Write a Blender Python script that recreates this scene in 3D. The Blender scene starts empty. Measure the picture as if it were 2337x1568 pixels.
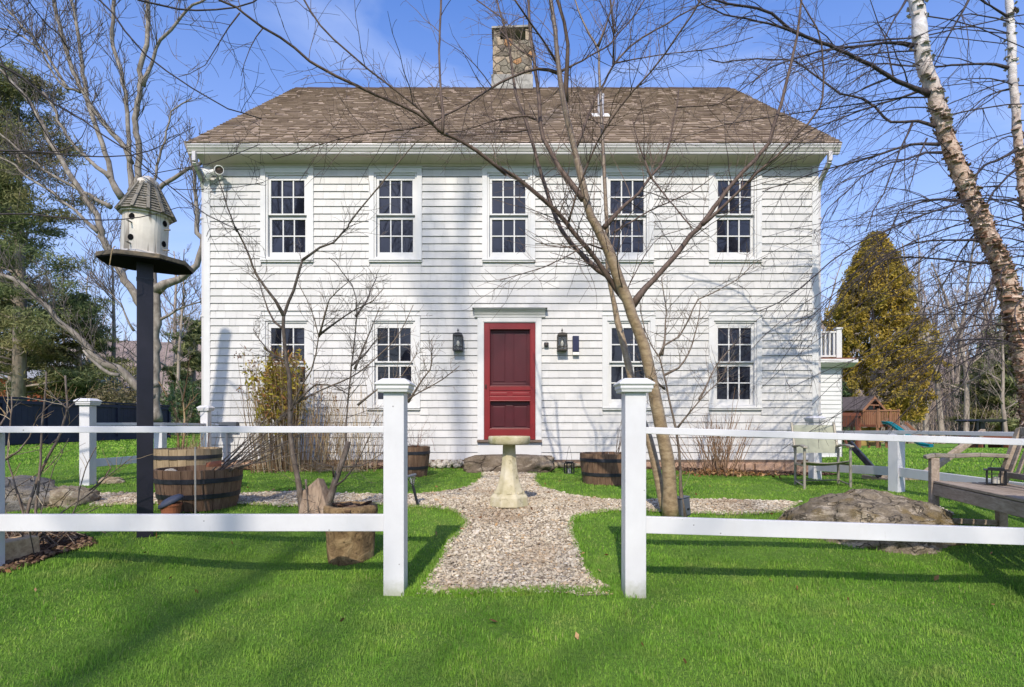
import bpy, math, random
import numpy as np
from mathutils import Vector, Matrix, noise
R = random.Random(11)
NR = np.random.default_rng(11)
SC = bpy.context.scene
COL = SC.collection
S = 1.3145
F = 1300.0; HX = 1168.5; HY = 965.0; CZ = 1.064

def W(x, y, Y):
    """picture direction (x, y) taken at the distance Y -> a point of the place"""
    return np.array([(x - HX) * Y / F, Y, CZ - (y - HY) * Y / F])
ZONES = {'A': (0, 0, 2.24), 'B': (760, 0, 2.24), 'C': (1500, 0, 2.24), 'D': (2272, 0, 2.24),
         'E': (0, 680, 2.24), 'F': (760, 680, 2.24), 'G': (1500, 680, 2.24), 'H': (2272, 680, 2.24),
         'L': (0, 1150, 2.614), 'M': (700, 1200, 2.852), 'N': (1800, 1200, 3.135), 'O': (2372, 1150, 2.851)}
def zz(zone, pts):
    x0, y0, s = ZONES[zone]
    return [((x0 + x / s) / S, (y0 + y / s) / S) for x, y in pts]

# ---------------------------------------------------------------- ground height
def sstep(a, b, x):
    t = np.clip((x - a) / (b - a), 0, 1)
    return t * t * (3 - 2 * t)
_GY = [-60, -10, 0, 2.0, 3.5, 4.3, 5.6, 7.5, 9.85, 12, 20, 37, 60, 140, 700]
_GR = [-.6, -.3, -.2, -.12, 0, .09, .25, .285, .30, .26, .10, -.60, -1.2, -1.6, -2]
_GL = [-.6, -.3, -.2, -.12, 0, .09, .25, .285, .33, .33, .24, .30, .6, 1.5, 1.5]
def g(x, y):
    x = np.asarray(x, float); y = np.asarray(y, float)
    a = np.interp(y, _GY, _GR); b = np.interp(y, _GY, _GL)
    t = sstep(-7, 3, x)
    z = b * (1 - t) + a * t
    z = z + .13 * sstep(-1.6, -3.2, x) * sstep(-2, 3, y) * sstep(6.0, 4.2, y)
    z = z - .075 * sstep(.9, 3.2, x) * sstep(5.5, 3.6, y)
    z = z - .09 * sstep(2.0, 5.2, x) * sstep(7.0, 9.0, y) * sstep(14, 10.5, y)
    return z + .008 * np.sin(x * 3.1 + y * 1.7) * np.sin(y * 2.3 - x * 1.1)
def gz(x, y): return float(g(x, y))
def gp(px, py):
    """where the ray through (px, py) meets the ground"""
    Y = 2.0
    def d(Y):
        p = W(px, py, Y); return p[2] - gz(p[0], Y)
    while d(Y) > 0 and Y < 90: Y += .04
    a, b = Y - .04, Y
    for _ in range(20):
        m = (a + b) / 2
        if d(m) > 0: a = m
        else: b = m
    p = W(px, py, a); p[2] = gz(p[0], a)
    return p

# ---------------------------------------------------------------- mesh builder
class MB:
    def __init__(s): s.V = []; s.Fc = []; s.n = 0
    def add(s, v, *faces):
        v = np.asarray(v, float).reshape(-1, 3)
        for f in faces:
            f = np.asarray(f, dtype=np.int64)
            if f.ndim == 1: f = f[None, :]
            s.Fc.append(f + s.n)
        s.V.append(v); s.n += len(v)
        return s
    def boxm(s, M, sx, sy, sz):
        c = np.array([[-1,-1,-1],[1,-1,-1],[1,1,-1],[-1,1,-1],[-1,-1,1],[1,-1,1],[1,1,1],[-1,1,1]]) * .5 * np.array([sx, sy, sz])
        M = np.array(M)
        v = c @ M[:3, :3].T + M[:3, 3]
        return s.add(v, [[0,3,2,1],[4,5,6,7],[0,1,5,4],[1,2,6,5],[2,3,7,6],[3,0,4,7]])
    def box(s, x0, x1, y0, y1, z0, z1):
        return s.boxm(Matrix.Translation(((x0+x1)/2, (y0+y1)/2, (z0+z1)/2)), abs(x1-x0), abs(y1-y0), abs(z1-z0))
    def bar(s, p0, p1, w, h, up=(0, 0, 1)):
        """a rectangular bar from p0 to p1, w across, h along 'up'"""
        p0 = Vector(p0); p1 = Vector(p1); d = p1 - p0; L = d.length; d = d / L
        u = Vector(up); sd = d.cross(u)
        if sd.length < 1e-4: sd = d.cross(Vector((1, 0, 0)))
        sd.normalize(); u = sd.cross(d).normalized()
        m = (p0 + p1) / 2
        M = Matrix(((d.x, sd.x, u.x, m.x), (d.y, sd.y, u.y, m.y), (d.z, sd.z, u.z, m.z), (0, 0, 0, 1)))
        return s.boxm(M, L, w, h)
    def tube(s, P, r, n=6, cap=True):
        P = np.asarray(P, float); k = len(P)
        r = np.broadcast_to(np.asarray(r, float), (k,))
        T = np.empty_like(P); T[1:-1] = P[2:] - P[:-2]; T[0] = P[1] - P[0]; T[-1] = P[-1] - P[-2]
        T /= np.linalg.norm(T, axis=1)[:, None] + 1e-12
        ref = np.array([.0, .0, 1.]) if abs(T[0][2]) < .9 else np.array([1., 0, 0])
        u = np.cross(T[0], ref); u /= np.linalg.norm(u)
        a = np.arange(n) * 2 * math.pi / n; ca = np.cos(a)[:, None]; sa = np.sin(a)[:, None]
        V = np.empty((k, n, 3))
        for i in range(k):
            u = u - T[i] * (u @ T[i]); u /= np.linalg.norm(u) + 1e-12
            w = np.cross(T[i], u)
            V[i] = P[i] + r[i] * (ca * u + sa * w)
        i0 = (np.arange(k - 1) * n)[:, None] + np.arange(n)[None, :]
        i1 = (np.arange(k - 1) * n)[:, None] + ((np.arange(n) + 1) % n)[None, :]
        q = np.stack([i0, i1, i1 + n, i0 + n], -1).reshape(-1, 4)
        fs = [q]
        if cap and n > 3: fs += [np.arange(n)[::-1], np.arange(n) + (k - 1) * n]
        return s.add(V.reshape(-1, 3), *fs)
    def lathe(s, prof, n=32, c=(0, 0, 0), capb=True, capt=True, rot=0, fn=None):
        V = []
        for r, z in prof:
            for j in range(n):
                a = rot + 2 * math.pi * j / n
                rr = r * (fn(a, z) if fn else 1)
                V.append((c[0] + rr * math.cos(a), c[1] + rr * math.sin(a), c[2] + z))
        q = [(i*n+j, i*n+(j+1) % n, (i+1)*n+(j+1) % n, (i+1)*n+j) for i in range(len(prof)-1) for j in range(n)]
        fs = [q]
        if capb: fs.append(list(range(n))[::-1])
        if capt: fs.append([(len(prof)-1)*n+j for j in range(n)])
        return s.add(V, *fs)
    def prism(s, poly, axis, a0, a1):
        """polygon in the two other axes, extruded along axis (0 x, 1 y, 2 z)"""
        n = len(poly); V = []
        for a in (a0, a1):
            for p in poly:
                q = list(p); q.insert(axis, a); V.append(q)
        q = [(i, (i+1) % n, n+(i+1) % n, n+i) for i in range(n)]
        return s.add(V, q, list(range(n))[::-1], list(range(n, 2*n)))
    def build(s, name, mat, parent=None, local=False, smooth=False, bevel=0, at=None, fixn=True):
        V = np.concatenate(s.V) if s.V else np.zeros((0, 3))
        org = np.zeros(3)
        if parent is not None and not local: org = np.array(ORG.get(parent.name, (0, 0, 0)))
        if at is not None: org = np.array(at, float)
        V = V - org
        me = bpy.data.meshes.new(name)
        me.vertices.add(len(V)); me.vertices.foreach_set('co', V.astype(np.float32).ravel())
        loops = np.concatenate([f.ravel() for f in s.Fc]).astype(np.int32)
        tot = np.concatenate([np.full(len(f), f.shape[1]) for f in s.Fc]).astype(np.int32)
        st = np.concatenate([[0], np.cumsum(tot)[:-1]]).astype(np.int32)
        me.loops.add(len(loops)); me.loops.foreach_set('vertex_index', loops)
        me.polygons.add(len(tot)); me.polygons.foreach_set('loop_start', st)
        try: me.polygons.foreach_set('loop_total', tot)
        except Exception: pass
        me.polygons.foreach_set('use_smooth', np.full(len(tot), bool(smooth)))
        me.update(calc_edges=True); me.validate()
        if mat is not None: me.materials.append(mat)
        o = bpy.data.objects.new(name, me); COL.objects.link(o)
        if at is not None: o.location = at
        if parent is not None:
            o.parent = parent
            ORG[o.name] = tuple(np.array(ORG.get(parent.name, (0, 0, 0)))) if not local else (0, 0, 0)
            if at is not None:
                o.location = Vector(at) - Vector(ORG.get(parent.name, (0, 0, 0)))
        if bevel:
            m = o.modifiers.new('bevel', 'BEVEL'); m.width = bevel; m.segments = 2; m.limit_method = 'ANGLE'; m.angle_limit = .6
        return o
ORG = {}
def thing(name, label, cat, loc=(0, 0, 0), rotz=0, group=None):
    o = bpy.data.objects.new(name, None); COL.objects.link(o)
    o.location = tuple(float(c) for c in loc); o.rotation_euler = (0, 0, rotz); o.empty_display_size = .2
    o['label'] = label; o['category'] = cat
    if group: o['group'] = group
    ORG[o.name] = tuple(float(c) for c in loc)
    return o
def tag(o, label, cat, group=None):
    o['label'] = label; o['category'] = cat
    if group: o['group'] = group
    return o
def struct(o): o['kind'] = 'structure'; return o
def stuff(o): o['kind'] = 'stuff'; return o
def dup(root, loc, rotz=None, label=None, scale=None):
    r = root.copy(); COL.objects.link(r); r.location = tuple(float(c) for c in loc)
    if rotz is not None: r.rotation_euler = (0, 0, rotz)
    if scale: r.scale = (scale,) * 3 if not hasattr(scale, '__len__') else scale
    if label: r['label'] = label
    for ch in list(root.children):
        c = ch.copy(); COL.objects.link(c); c.parent = r
        for gch in ch.children:
            d = gch.copy(); COL.objects.link(d); d.parent = c
    return r
def smoothline(P, step):
    """Catmull-Rom through P (k,3), about 'step' between samples; also returns the parameter 0..1"""
    P = np.asarray(P, float); out = []; k = len(P)
    for i in range(k - 1):
        p0 = P[max(i-1, 0)]; p1 = P[i]; p2 = P[i+1]; p3 = P[min(i+2, k-1)]
        m = max(1, int(np.linalg.norm(p2 - p1) / step))
        for j in range(m):
            t = j / m
            out.append(.5*((2*p1)+(-p0+p2)*t+(2*p0-5*p1+4*p2-p3)*t*t+(-p0+3*p1-3*p2+p3)*t**3))
    out.append(P[-1]); out = np.array(out)
    d = np.concatenate([[0], np.cumsum(np.linalg.norm(np.diff(out, axis=0), axis=1))])
    return out, d / d[-1]
def inpoly(x, y, poly):
    x = np.asarray(x); y = np.asarray(y); c = np.zeros(x.shape, bool); n = len(poly)
    for i in range(n):
        x0, y0 = poly[i]; x1, y1 = poly[(i+1) % n]
        if y0 == y1: continue
        m = ((y0 > y) != (y1 > y)) & (x < (x1-x0)*(y-y0)/(y1-y0)+x0)
        c ^= m
    return c
# ---------------------------------------------------------------- materials
class NT:
    def __init__(s, name):
        s.m = bpy.data.materials.new(name); s.m.use_nodes = True
        s.t = s.m.node_tree; s.b = s.t.nodes['Principled BSDF']
        s.co = None
    def n(s, ty, **k):
        x = s.t.nodes.new(ty)
        for a, v in k.items(): setattr(x, a, v)
        return x
    def l(s, a, b): s.t.links.new(a, b)
    def coord(s, kind='Object'):
        if kind == 'World':
            return s.n('ShaderNodeNewGeometry').outputs['Position']
        return s.n('ShaderNodeTexCoord').outputs[kind]
    def map(s, src, scale=(1, 1, 1), rot=(0, 0, 0)):
        m = s.n('ShaderNodeMapping'); m.inputs['Scale'].default_value = scale; m.inputs['Rotation'].default_value = rot
        s.l(src, m.inputs['Vector']); return m.outputs['Vector']
    def noise(s, src, scale, detail=4, rough=.55, dist=0):
        x = s.n('ShaderNodeTexNoise'); x.inputs['Scale'].default_value = scale; x.inputs['Detail'].default_value = detail
        x.inputs['Roughness'].default_value = rough; x.inputs['Distortion'].default_value = dist
        s.l(src, x.inputs['Vector']); return x.outputs['Fac']
    def vor(s, src, scale, feature='F1', out='Distance', rand=1):
        x = s.n('ShaderNodeTexVoronoi'); x.feature = feature; x.inputs['Scale'].default_value = scale
        x.inputs['Randomness'].default_value = rand
        s.l(src, x.inputs['Vector']); return x.outputs[out]
    def ramp(s, src, stops, interp='LINEAR'):
        x = s.n('ShaderNodeValToRGB'); cr = x.color_ramp; cr.interpolation = interp
        while len(cr.elements) < len(stops): cr.elements.new(.5)
        for e, (p, c) in zip(cr.elements, stops):
            e.position = p; e.color = (c, c, c, 1) if not hasattr(c, '__len__') else (*c, 1)
        s.l(src, x.inputs['Fac']); return x.outputs['Color']
    def mix(s, fac, a, b, mode='MIX'):
        x = s.n('ShaderNodeMix', data_type='RGBA', blend_type=mode)
        for i, v in ((0, fac), (6, a), (7, b)):
            if hasattr(v, 'is_output') or hasattr(v, 'links'): s.l(v, x.inputs[i])
            elif i == 0: x.inputs[0].default_value = v
            else: x.inputs[i].default_value = (v, v, v, 1) if not hasattr(v, '__len__') else (*v[:3], 1)
        return x.outputs[2]
    def math(s, op, a, b=0.0):
        x = s.n('ShaderNodeMath', operation=op)
        for i, v in ((0, a), (1, b)):
            if hasattr(v, 'links'): s.l(v, x.inputs[i])
            else: x.inputs[i].default_value = v
        return x.outputs[0]
    def island(s): return s.n('ShaderNodeNewGeometry').outputs['Random Per Island']
    def bump(s, h, strength=.5, dist=.01):
        x = s.n('ShaderNodeBump'); x.inputs['Strength'].default_value = strength; x.inputs['Distance'].default_value = dist
        s.l(h, x.inputs['Height']); s.l(x.outputs['Normal'], s.b.inputs['Normal'])
    def set(s, color=None, rough=.6, spec=.5, metal=0, **k):
        b = s.b
        if color is not None:
            if hasattr(color, 'links'): s.l(color, b.inputs['Base Color'])
            else: b.inputs['Base Color'].default_value = (*color, 1)
        if hasattr(rough, 'links'): s.l(rough, b.inputs['Roughness'])
        else: b.inputs['Roughness'].default_value = rough
        b.inputs['Specular IOR Level'].default_value = spec; b.inputs['Metallic'].default_value = metal
        for a, v in k.items(): b.inputs[a.replace('_', ' ')].default_value = v
        return s.m

def plain(name, c, rough=.6, spec=.4, metal=0, var=.15, scale=6, bump=.15, bdist=.004):
    t = NT(name); p = t.coord('World'); f = t.noise(p, scale, 5, .6)
    lo = [x * (1 - var) for x in c]; hi = [min(1, x * (1 + var)) for x in c]
    col = t.ramp(f, [(.3, lo), (.7, hi)])
    if bump: t.bump(t.noise(p, scale * 9, 4), bump, bdist)
    return t.set(col, rough, spec, metal)
M = {}
# white painted shingles: each shingle keeps its own faint tone, old paint runs a little grey
t = NT('white_shingle_paint'); p = t.coord('World')
st = t.noise(t.map(p, (7, 1, .9)), 1.0, 5, .6)
c = t.ramp(t.island(), [(0, (.47, .465, .453)), (.5, (.51, .503, .49)), (1, (.545, .537, .522))])
c = t.mix(t.ramp(st, [(.35, .0), (.75, .30)]), c, (.435, .435, .435), 'MIX')
t.bump(t.noise(t.map(p, (60, 60, 6)), 1.0, 4), .12, .002)
M['siding'] = t.set(c, .55, .3)
t = NT('white_trim_paint'); p = t.coord('World')
c = t.ramp(t.noise(p, 3.0, 5, .65), [(.3, (.53, .53, .525)), (.7, (.60, .597, .588))])
t.bump(t.noise(t.map(p, (30, 30, 5)), 1.0, 4), .06, .002)
M['trim'] = t.set(c, .42, .4)
t = NT('white_fence_paint'); p = t.coord('World')
c = t.ramp(t.noise(p, 2.2, 6, .65), [(.3, (.515, .512, .53)), (.7, (.595, .592, .605))])
dirt = t.ramp(t.noise(t.map(p, (60, 60, 9)), 1.0, 3, .6), [(.66, 0), (.74, .55)])
spk = t.ramp(t.vor(p, 9, 'F1'), [(.035, 1), (.05, 0)])
c = t.mix(t.math('MULTIPLY', dirt, .45), c, (.40, .38, .35))
c = t.mix(t.ramp(t.noise(t.map(p, (3, 3, 1.1)), 1.0, 6, .7, .6), [(.5, 0), (.72, .4)]), c, (.50, .49, .48))
c = t.mix(t.math('MULTIPLY', spk, .8), c, (.16, .15, .14))
s4 = t.n('ShaderNodeSeparateXYZ'); t.l(p, s4.inputs[0]); lowz = t.ramp(t.math('ADD', t.math('MULTIPLY', s4.outputs[2], 3.2), t.math('MULTIPLY', t.noise(p, 24, 5, .7), .5)), [(.28, .7), (.62, 0)])
c = t.mix(lowz, c, (.25, .26, .16))
t.bump(t.noise(t.map(p, (20, 20, 4)), 1.0, 4), .16, .003)
M['fence'] = t.set(c, .38, .45)
M['course_shade'] = plain('course_shade_paint', (.085, .082, .078), .9, .1, var=.3)  # dark colour standing in for the shade under each shingle course
M['soffit'] = plain('beige_soffit', (.50, .445, .385), .6, .3, var=.06)
M['gutter'] = plain('gutter_metal', (.53, .505, .49), .28, .6, .15, var=.10, scale=1.2, bump=.05)
t = NT('roof_shingles'); p = t.coord('World')
c = t.ramp(t.island(), [(0, (.115, .084, .060)), (.12, (.150, .110, .080)), (.2, (.205, .156, .113)), (.6, (.232, .178, .131)), (1, (.262, .204, .152))])
c = t.mix(t.ramp(t.noise(p, .5, 4), [(.35, .0), (.7, .30)]), c, (.155, .110, .078))
c = t.mix(.5, c, t.ramp(t.noise(p, 90, 3, .7), [(.25, .25), (.75, .85)]), 'OVERLAY')
t.bump(t.noise(p, 120, 3, .7), .4, .003)
M['roof'] = t.set(c, .9, .2)
M['roof_dark'] = plain('roof_slot', (.075, .052, .040), .95, .1, var=.3, scale=40)
t = NT('chimney_stone'); p = t.coord('Object')
pp = t.map(p, (1, 1, 1.25))
wv = t.noise(pp, 3, 3, .5)
ad = t.n('ShaderNodeVectorMath', operation='ADD'); t.l(pp, ad.inputs[0])
sc_ = t.n('ShaderNodeVectorMath', operation='SCALE'); t.l(t.n('ShaderNodeTexNoise').outputs['Color'], sc_.inputs[0]); sc_.inputs['Scale'].default_value = .12
t.l(sc_.outputs[0], ad.inputs[1]); vp = ad.outputs[0]
cc = t.vor(vp, 4.6, 'F1', 'Color'); ed = t.vor(vp, 4.6, 'DISTANCE_TO_EDGE', 'Distance')
sep = t.n('ShaderNodeSeparateColor'); t.l(cc, sep.inputs[0])
c = t.ramp(sep.outputs[0], [(0, (.125, .105, .080)), (.25, (.185, .165, .128)), (.5, (.225, .188, .138)), (.68, (.27, .22, .16)), (.78, (.33, .18, .082)), (.88, (.30, .24, .175)), (1, (.12, .075, .055))], 'CONSTANT')
c = t.mix(.55, c, t.ramp(t.noise(p, 14, 6, .7), [(.25, .2), (.75, .85)]), 'OVERLAY')
c = t.mix(t.ramp(ed, [(.008, 1), (.032, 0)]), c, (.175, .155, .125))
h = t.math('ADD', t.math('MULTIPLY', t.ramp(ed, [(0, 0), (.10, 1)]), 1.0), t.math('MULTIPLY', t.noise(p, 20, 5), .4))
t.bump(h, .9, .04)
M['chimney'] = t.set(c, .85, .25)
t = NT('pale_lead_stone'); p = t.coord('World')
c = t.ramp(t.noise(p, 3.2, 5, .6, 1.5), [(.3, (.12, .12, .115)), (.5, (.26, .25, .23)), (.7, (.38, .37, .345))])
t.bump(t.noise(p, 9, 5), .5, .03); M['lead'] = t.set(c, .7, .3)
# window glass: dark room behind a reflecting pane
t = NT('window_glass'); p = t.coord('World')
c = t.ramp(t.noise(p, 1.6, 3), [(.35, (.006, .007, .011)), (.7, (.020, .022, .036))])
t.bump(t.noise(p, 1.3, 2), .10, .02)
M['glass'] = t.set(c, .02, .5, IOR=1.5)
M['red'] = plain('red_door_paint', (.175, .008, .010), .35, .5, var=.10, scale=5, bump=.05)
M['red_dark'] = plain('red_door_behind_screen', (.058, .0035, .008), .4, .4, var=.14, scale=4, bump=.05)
M['threshold'] = plain('worn_threshold_wood', (.15, .11, .085), .8, .2, var=.3, scale=14)
M['foundation'] = plain('foundation_stone', (.40, .265, .185), .9, .2, var=.35, scale=9, bump=.8, bdist=.02)
M['black'] = plain('black_metal', (.012, .012, .014), .38, .5, var=.2)
M['bronze'] = plain('bronze_metal', (.040, .034, .026), .4, .5, .4, var=.2)
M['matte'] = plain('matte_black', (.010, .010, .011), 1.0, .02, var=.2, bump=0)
M['navy'] = plain('navy_paint', (.010, .014, .050), .45, .4, var=.15)
M['navyfence'] = plain('navy_fence_paint', (.020, .022, .045), .6, .3, var=.2, scale=2)
M['bulb'] = plain('frosted_bulb', (.75, .70, .58), .3, .4, var=.03, bump=0)
t = NT('lantern_glass'); M['lglass'] = t.set((.55, .58, .60), .06, .6, Transmission_Weight=.88, Alpha=.45)
M['plastic_white'] = plain('white_plastic', (.74, .73, .69), .35, .4, var=.05, bump=0)
M['lens'] = plain('lamp_lens', (.09, .065, .05), .15, .6, var=.2, bump=0)
def wood(name, lo, mid, hi, axis='z', rough=.8, per=True, sc=1.0):
    t = NT(name); p = t.coord('Object')
    s_ = {'z': (38, 38, 2.2), 'x': (2.2, 38, 38), 'y': (38, 2.2, 38)}[axis]
    f = t.noise(t.map(p, [q * sc for q in s_]), 1.0, 6, .65, .6)
    c = t.ramp(f, [(.25, lo), (.5, mid), (.75, hi)])
    if per:
        c = t.mix(t.math('MULTIPLY', t.island(), .45), c, [q * .55 for q in mid])
    c = t.mix(t.ramp(t.noise(t.coord('World'), 5, 4), [(.5, 0), (.75, .35)]), c, lo)
    t.bump(f, .45, .006)
    return t.set(c, rough, .25)
M['barrel'] = wood('barrel_oak', (.075, .042, .027), (.165, .100, .062), (.25, .165, .105))
M['barrel_pale'] = wood('barrel_oak_weathered', (.18, .13, .075), (.31, .235, .14), (.42, .33, .21))
M['teak'] = wood('weathered_teak', (.18, .135, .095), (.36, .285, .215), (.52, .435, .34), 'y')
M['teak_pale'] = wood('weathered_teak_pale', (.16, .135, .105), (.29, .25, .20), (.40, .36, .29), 'x')
M['playwood'] = wood('red_cedar_play', (.10, .033, .020), (.17, .058, .034), (.24, .10, .06), 'z')
M['playwood2'] = wood('orange_cedar_play', (.19, .085, .045), (.29, .14, .075), (.37, .20, .12), 'z')
M['oldpale'] = wood('split_firewood', (.14, .095, .065), (.26, .19, .135), (.37, .29, .215), 'z', per=False)
M['timber'] = wood('garden_timber', (.26, .165, .09), (.48, .335, .195), (.62, .46, .29), 'x', per=False)
M['postblack'] = plain('black_painted_post', (.012, .011, .018), .42, .4, var=.25, scale=8)
M['hoop'] = plain('barrel_hoop_steel', (.035, .036, .046), .5, .5, .5, var=.35, scale=12)
M['soil'] = plain('planter_soil', (.085, .055, .038), .95, .1, var=.5, scale=30, bump=1, bdist=.03)
t = NT('birdhouse_cream'); p = t.coord('World')
c = t.ramp(t.noise(p, 5, 6, .6), [(.3, (.52, .47, .40)), (.65, (.70, .655, .58))])
cr = t.ramp(t.noise(t.map(p, (26, 26, 1.6)), 1.0, 3, .5, .5), [(.545, 0), (.60, 1)])
c = t.mix(t.math('MULTIPLY', cr, .75), c, (.16, .13, .10))
t.bump(t.noise(t.map(p, (20, 20, 3)), 1.0, 5), .3, .006); M['cream'] = t.set(c, .7, .25)
M['greyshake'] = wood('birdhouse_shake', (.10, .090, .074), (.22, .200, .165), (.33, .305, .255), 'z')
M['platform'] = wood('platform_board', (.05, .042, .033), (.14, .115, .085), (.30, .21, .13), 'x', per=False)
t = NT('mossy_concrete'); p = t.coord('World')
c = t.ramp(t.noise(p, 7, 7, .65), [(.25, (.30, .265, .15)), (.5, (.45, .40, .27)), (.75, (.55, .51, .40))])
c = t.mix(t.ramp(t.noise(p, 16, 6, .7), [(.56, 0), (.70, .8)]), c, (.12, .105, .055))
c = t.mix(t.ramp(t.noise(t.map(p, (1, 1, .6)), 4.5, 4, .6), [(.5, 0), (.68, .5)]), c, (.30, .29, .11))
t.bump(t.noise(p, 60, 5, .7), .4, .006); M['concrete'] = t.set(c, .9, .2)
def rockmat(name, cols, sc=5, patch=None):
    t = NT(name); p = t.coord('Object')
    f = t.noise(p, sc, 8, .65, .4)
    c = t.ramp(f, [(.25, cols[0]), (.5, cols[1]), (.75, cols[2])])
    if patch: c = t.mix(t.ramp(t.noise(p, sc * .55, 4, .55), [(.5, 0), (.62, .8)]), c, patch)
    wv_ = t.n('ShaderNodeVectorMath', operation='ADD'); wn_ = t.n('ShaderNodeTexNoise'); wn_.inputs['Scale'].default_value = sc; wn_.inputs['Detail'].default_value = 6; t.l(p, wn_.inputs['Vector']); ws_ = t.n('ShaderNodeVectorMath', operation='SCALE'); ws_.inputs['Scale'].default_value = .35; t.l(wn_.outputs['Color'], ws_.inputs[0]); t.l(p, wv_.inputs[0]); t.l(ws_.outputs[0], wv_.inputs[1])
    cr = t.vor(t.map(wv_.outputs[0], (1, 1, 1.9), (.3, .25, 0)), sc * .62, 'DISTANCE_TO_EDGE', 'Distance')
    c = t.mix(t.ramp(t.noise(t.map(p, (1, 1, 2.4)), sc * .8, 6, .7, 1.6), [(.53, 0), (.62, .8)]), c, [min(.62, q * 1.35) for q in cols[2]])
    c = t.mix(t.ramp(cr, [(.0, .75), (.016, 0)]), c, [q * .35 for q in cols[0]])
    c = t.mix(t.ramp(t.noise(p, sc * 9, 4, .7), [(.35, .35), (.6, 0)]), c, [q * .5 for q in cols[0]])
    h = t.math('ADD', t.ramp(cr, [(0, 0), (.03, .5)]), t.noise(p, sc * 3, 8, .75))
    t.bump(h, 1.0, .05)
    return t.set(c, .9, .2)
M['boulder'] = rockmat('mossy_boulder', [(.11, .088, .058), (.25, .205, .145), (.40, .34, .26)], 5, (.22, .155, .055))
M['rock_grey'] = rockmat('grey_boulder', [(.10, .092, .085), (.20, .187, .17), (.32, .30, .27)], 4, (.30, .25, .17))
M['rock_tan'] = rockmat('tan_rock', [(.22, .165, .10), (.37, .295, .195), (.48, .42, .32)], 4)
M['step'] = rockmat('step_stone', [(.085, .066, .048), (.19, .148, .105), (.31, .258, .195)], 3)
M['pebble'] = rockmat('pale_stone', [(.42, .36, .28), (.60, .54, .45), (.72, .67, .59)], 8)
t = NT('stump_bark'); p = t.coord('Object')
f = t.noise(p, 9, 7, .7, .8); c = t.ramp(f, [(.3, (.060, .036, .020)), (.5, (.20, .135, .070)), (.72, (.36, .265, .145))])
c = t.mix(t.ramp(t.vor(p, 26, 'F1'), [(.12, .8), (.2, 0)]), c, (.06, .04, .025))
t.bump(f, .9, .03); M['stump'] = t.set(c, .92, .15)
# lawn
t = NT('lawn_ground'); p = t.coord('World')
f1 = t.noise(p, .7, 4, .6); f2 = t.noise(p, 16, 6, .7); f3 = t.noise(t.map(p, (160, 60, 60)), 1.0, 3, .6)
c = t.ramp(f1, [(.3, (.110, .225, .028)), (.7, (.185, .325, .050))])
c = t.mix(t.ramp(f2, [(.40, .0), (.75, .5)]), c, (.21, .30, .052))
c = t.mix(t.ramp(f3, [(.3, .6), (.6, 0)]), c, (.060, .140, .016))
t.bump(t.math('ADD', f2, f3), .9, .04); M['lawn'] = t.set(c, .85, .15)
t = NT('grass_blades'); p = t.coord('World')
c = t.ramp(t.island(), [(0, (.125, .280, .024)), (.45, (.220, .425, .046)), (.85, (.315, .520, .075)), (.96, (.40, .48, .13)), (1, (.50, .45, .22))])
c = t.mix(t.ramp(t.noise(p, .9, 4, .6), [(.38, 0), (.68, .55)]), c, (.31, .425, .080))
c = t.mix(t.ramp(t.noise(p, 3.7, 5, .65), [(.52, 0), (.70, .65)]), c, (.36, .37, .13))
c = t.mix(t.ramp(t.noise(p, 2.7, 3, .6), [(.40, .55), (.6, 0)]), c, (.105, .255, .035))
M['grass'] = t.set(c, .75, .10, Subsurface_Weight=0.0)
tr = t.n('ShaderNodeBsdfTranslucent'); t.l(c, tr.inputs['Color']); ms = t.n('ShaderNodeMixShader'); ms.inputs[0].default_value = .4
out = t.t.nodes['Material Output']; t.l(t.b.outputs[0], ms.inputs[1]); t.l(tr.outputs[0], ms.inputs[2]); t.l(ms.outputs[0], out.inputs['Surface'])
t = NT('gravel_base'); p = t.coord('World')
cc = t.vor(p, 42, 'F1', 'Color'); sp = t.n('ShaderNodeSeparateColor'); t.l(cc, sp.inputs[0])
c = t.ramp(sp.outputs[0], [(0, (.12, .095, .07)), (.5, (.27, .225, .17)), (1, (.40, .36, .29))])
c = t.mix(t.ramp(t.noise(p, 2.2, 4), [(.5, 0), (.7, .5)]), c, (.15, .09, .045))
t.bump(t.vor(p, 42, 'F1'), .9, -.02); M['gravel'] = t.set(c, .9, .2)
t = NT('gravel_stones'); p = t.coord('World')
c = t.ramp(t.island(), [(0, (.21, .17, .12)), (.2, (.32, .27, .20)), (.5, (.43, .375, .280)), (.8, (.53, .47, .37)), (.93, (.38, .26, .14)), (1, (.60, .56, .48))])
c = t.mix(.35, c, t.ramp(t.noise(p, 60, 3), [(.3, .25), (.7, .8)]), 'OVERLAY')
c = t.mix(t.ramp(t.noise(p, 1.9, 4), [(.50, 0), (.70, .55)]), c, (.20, .125, .065))
M['stones'] = t.set(c, .85, .25)
M['mulch'] = plain('mulch_soil', (.060, .034, .022), .95, .1, var=.5, scale=25, bump=1, bdist=.03)
t = NT('mulch_chips'); M['chips'] = t.set(t.ramp(t.island(), [(0, (.028, .017, .012)), (.5, (.095, .055, .035)), (1, (.23, .155, .10))]), .9, .1)
t = NT('dry_leaves'); M['leafdry'] = t.set(t.ramp(t.island(), [(0, (.10, .045, .018)), (.5, (.24, .115, .045)), (1, (.42, .27, .13))]), .8, .2)
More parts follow.
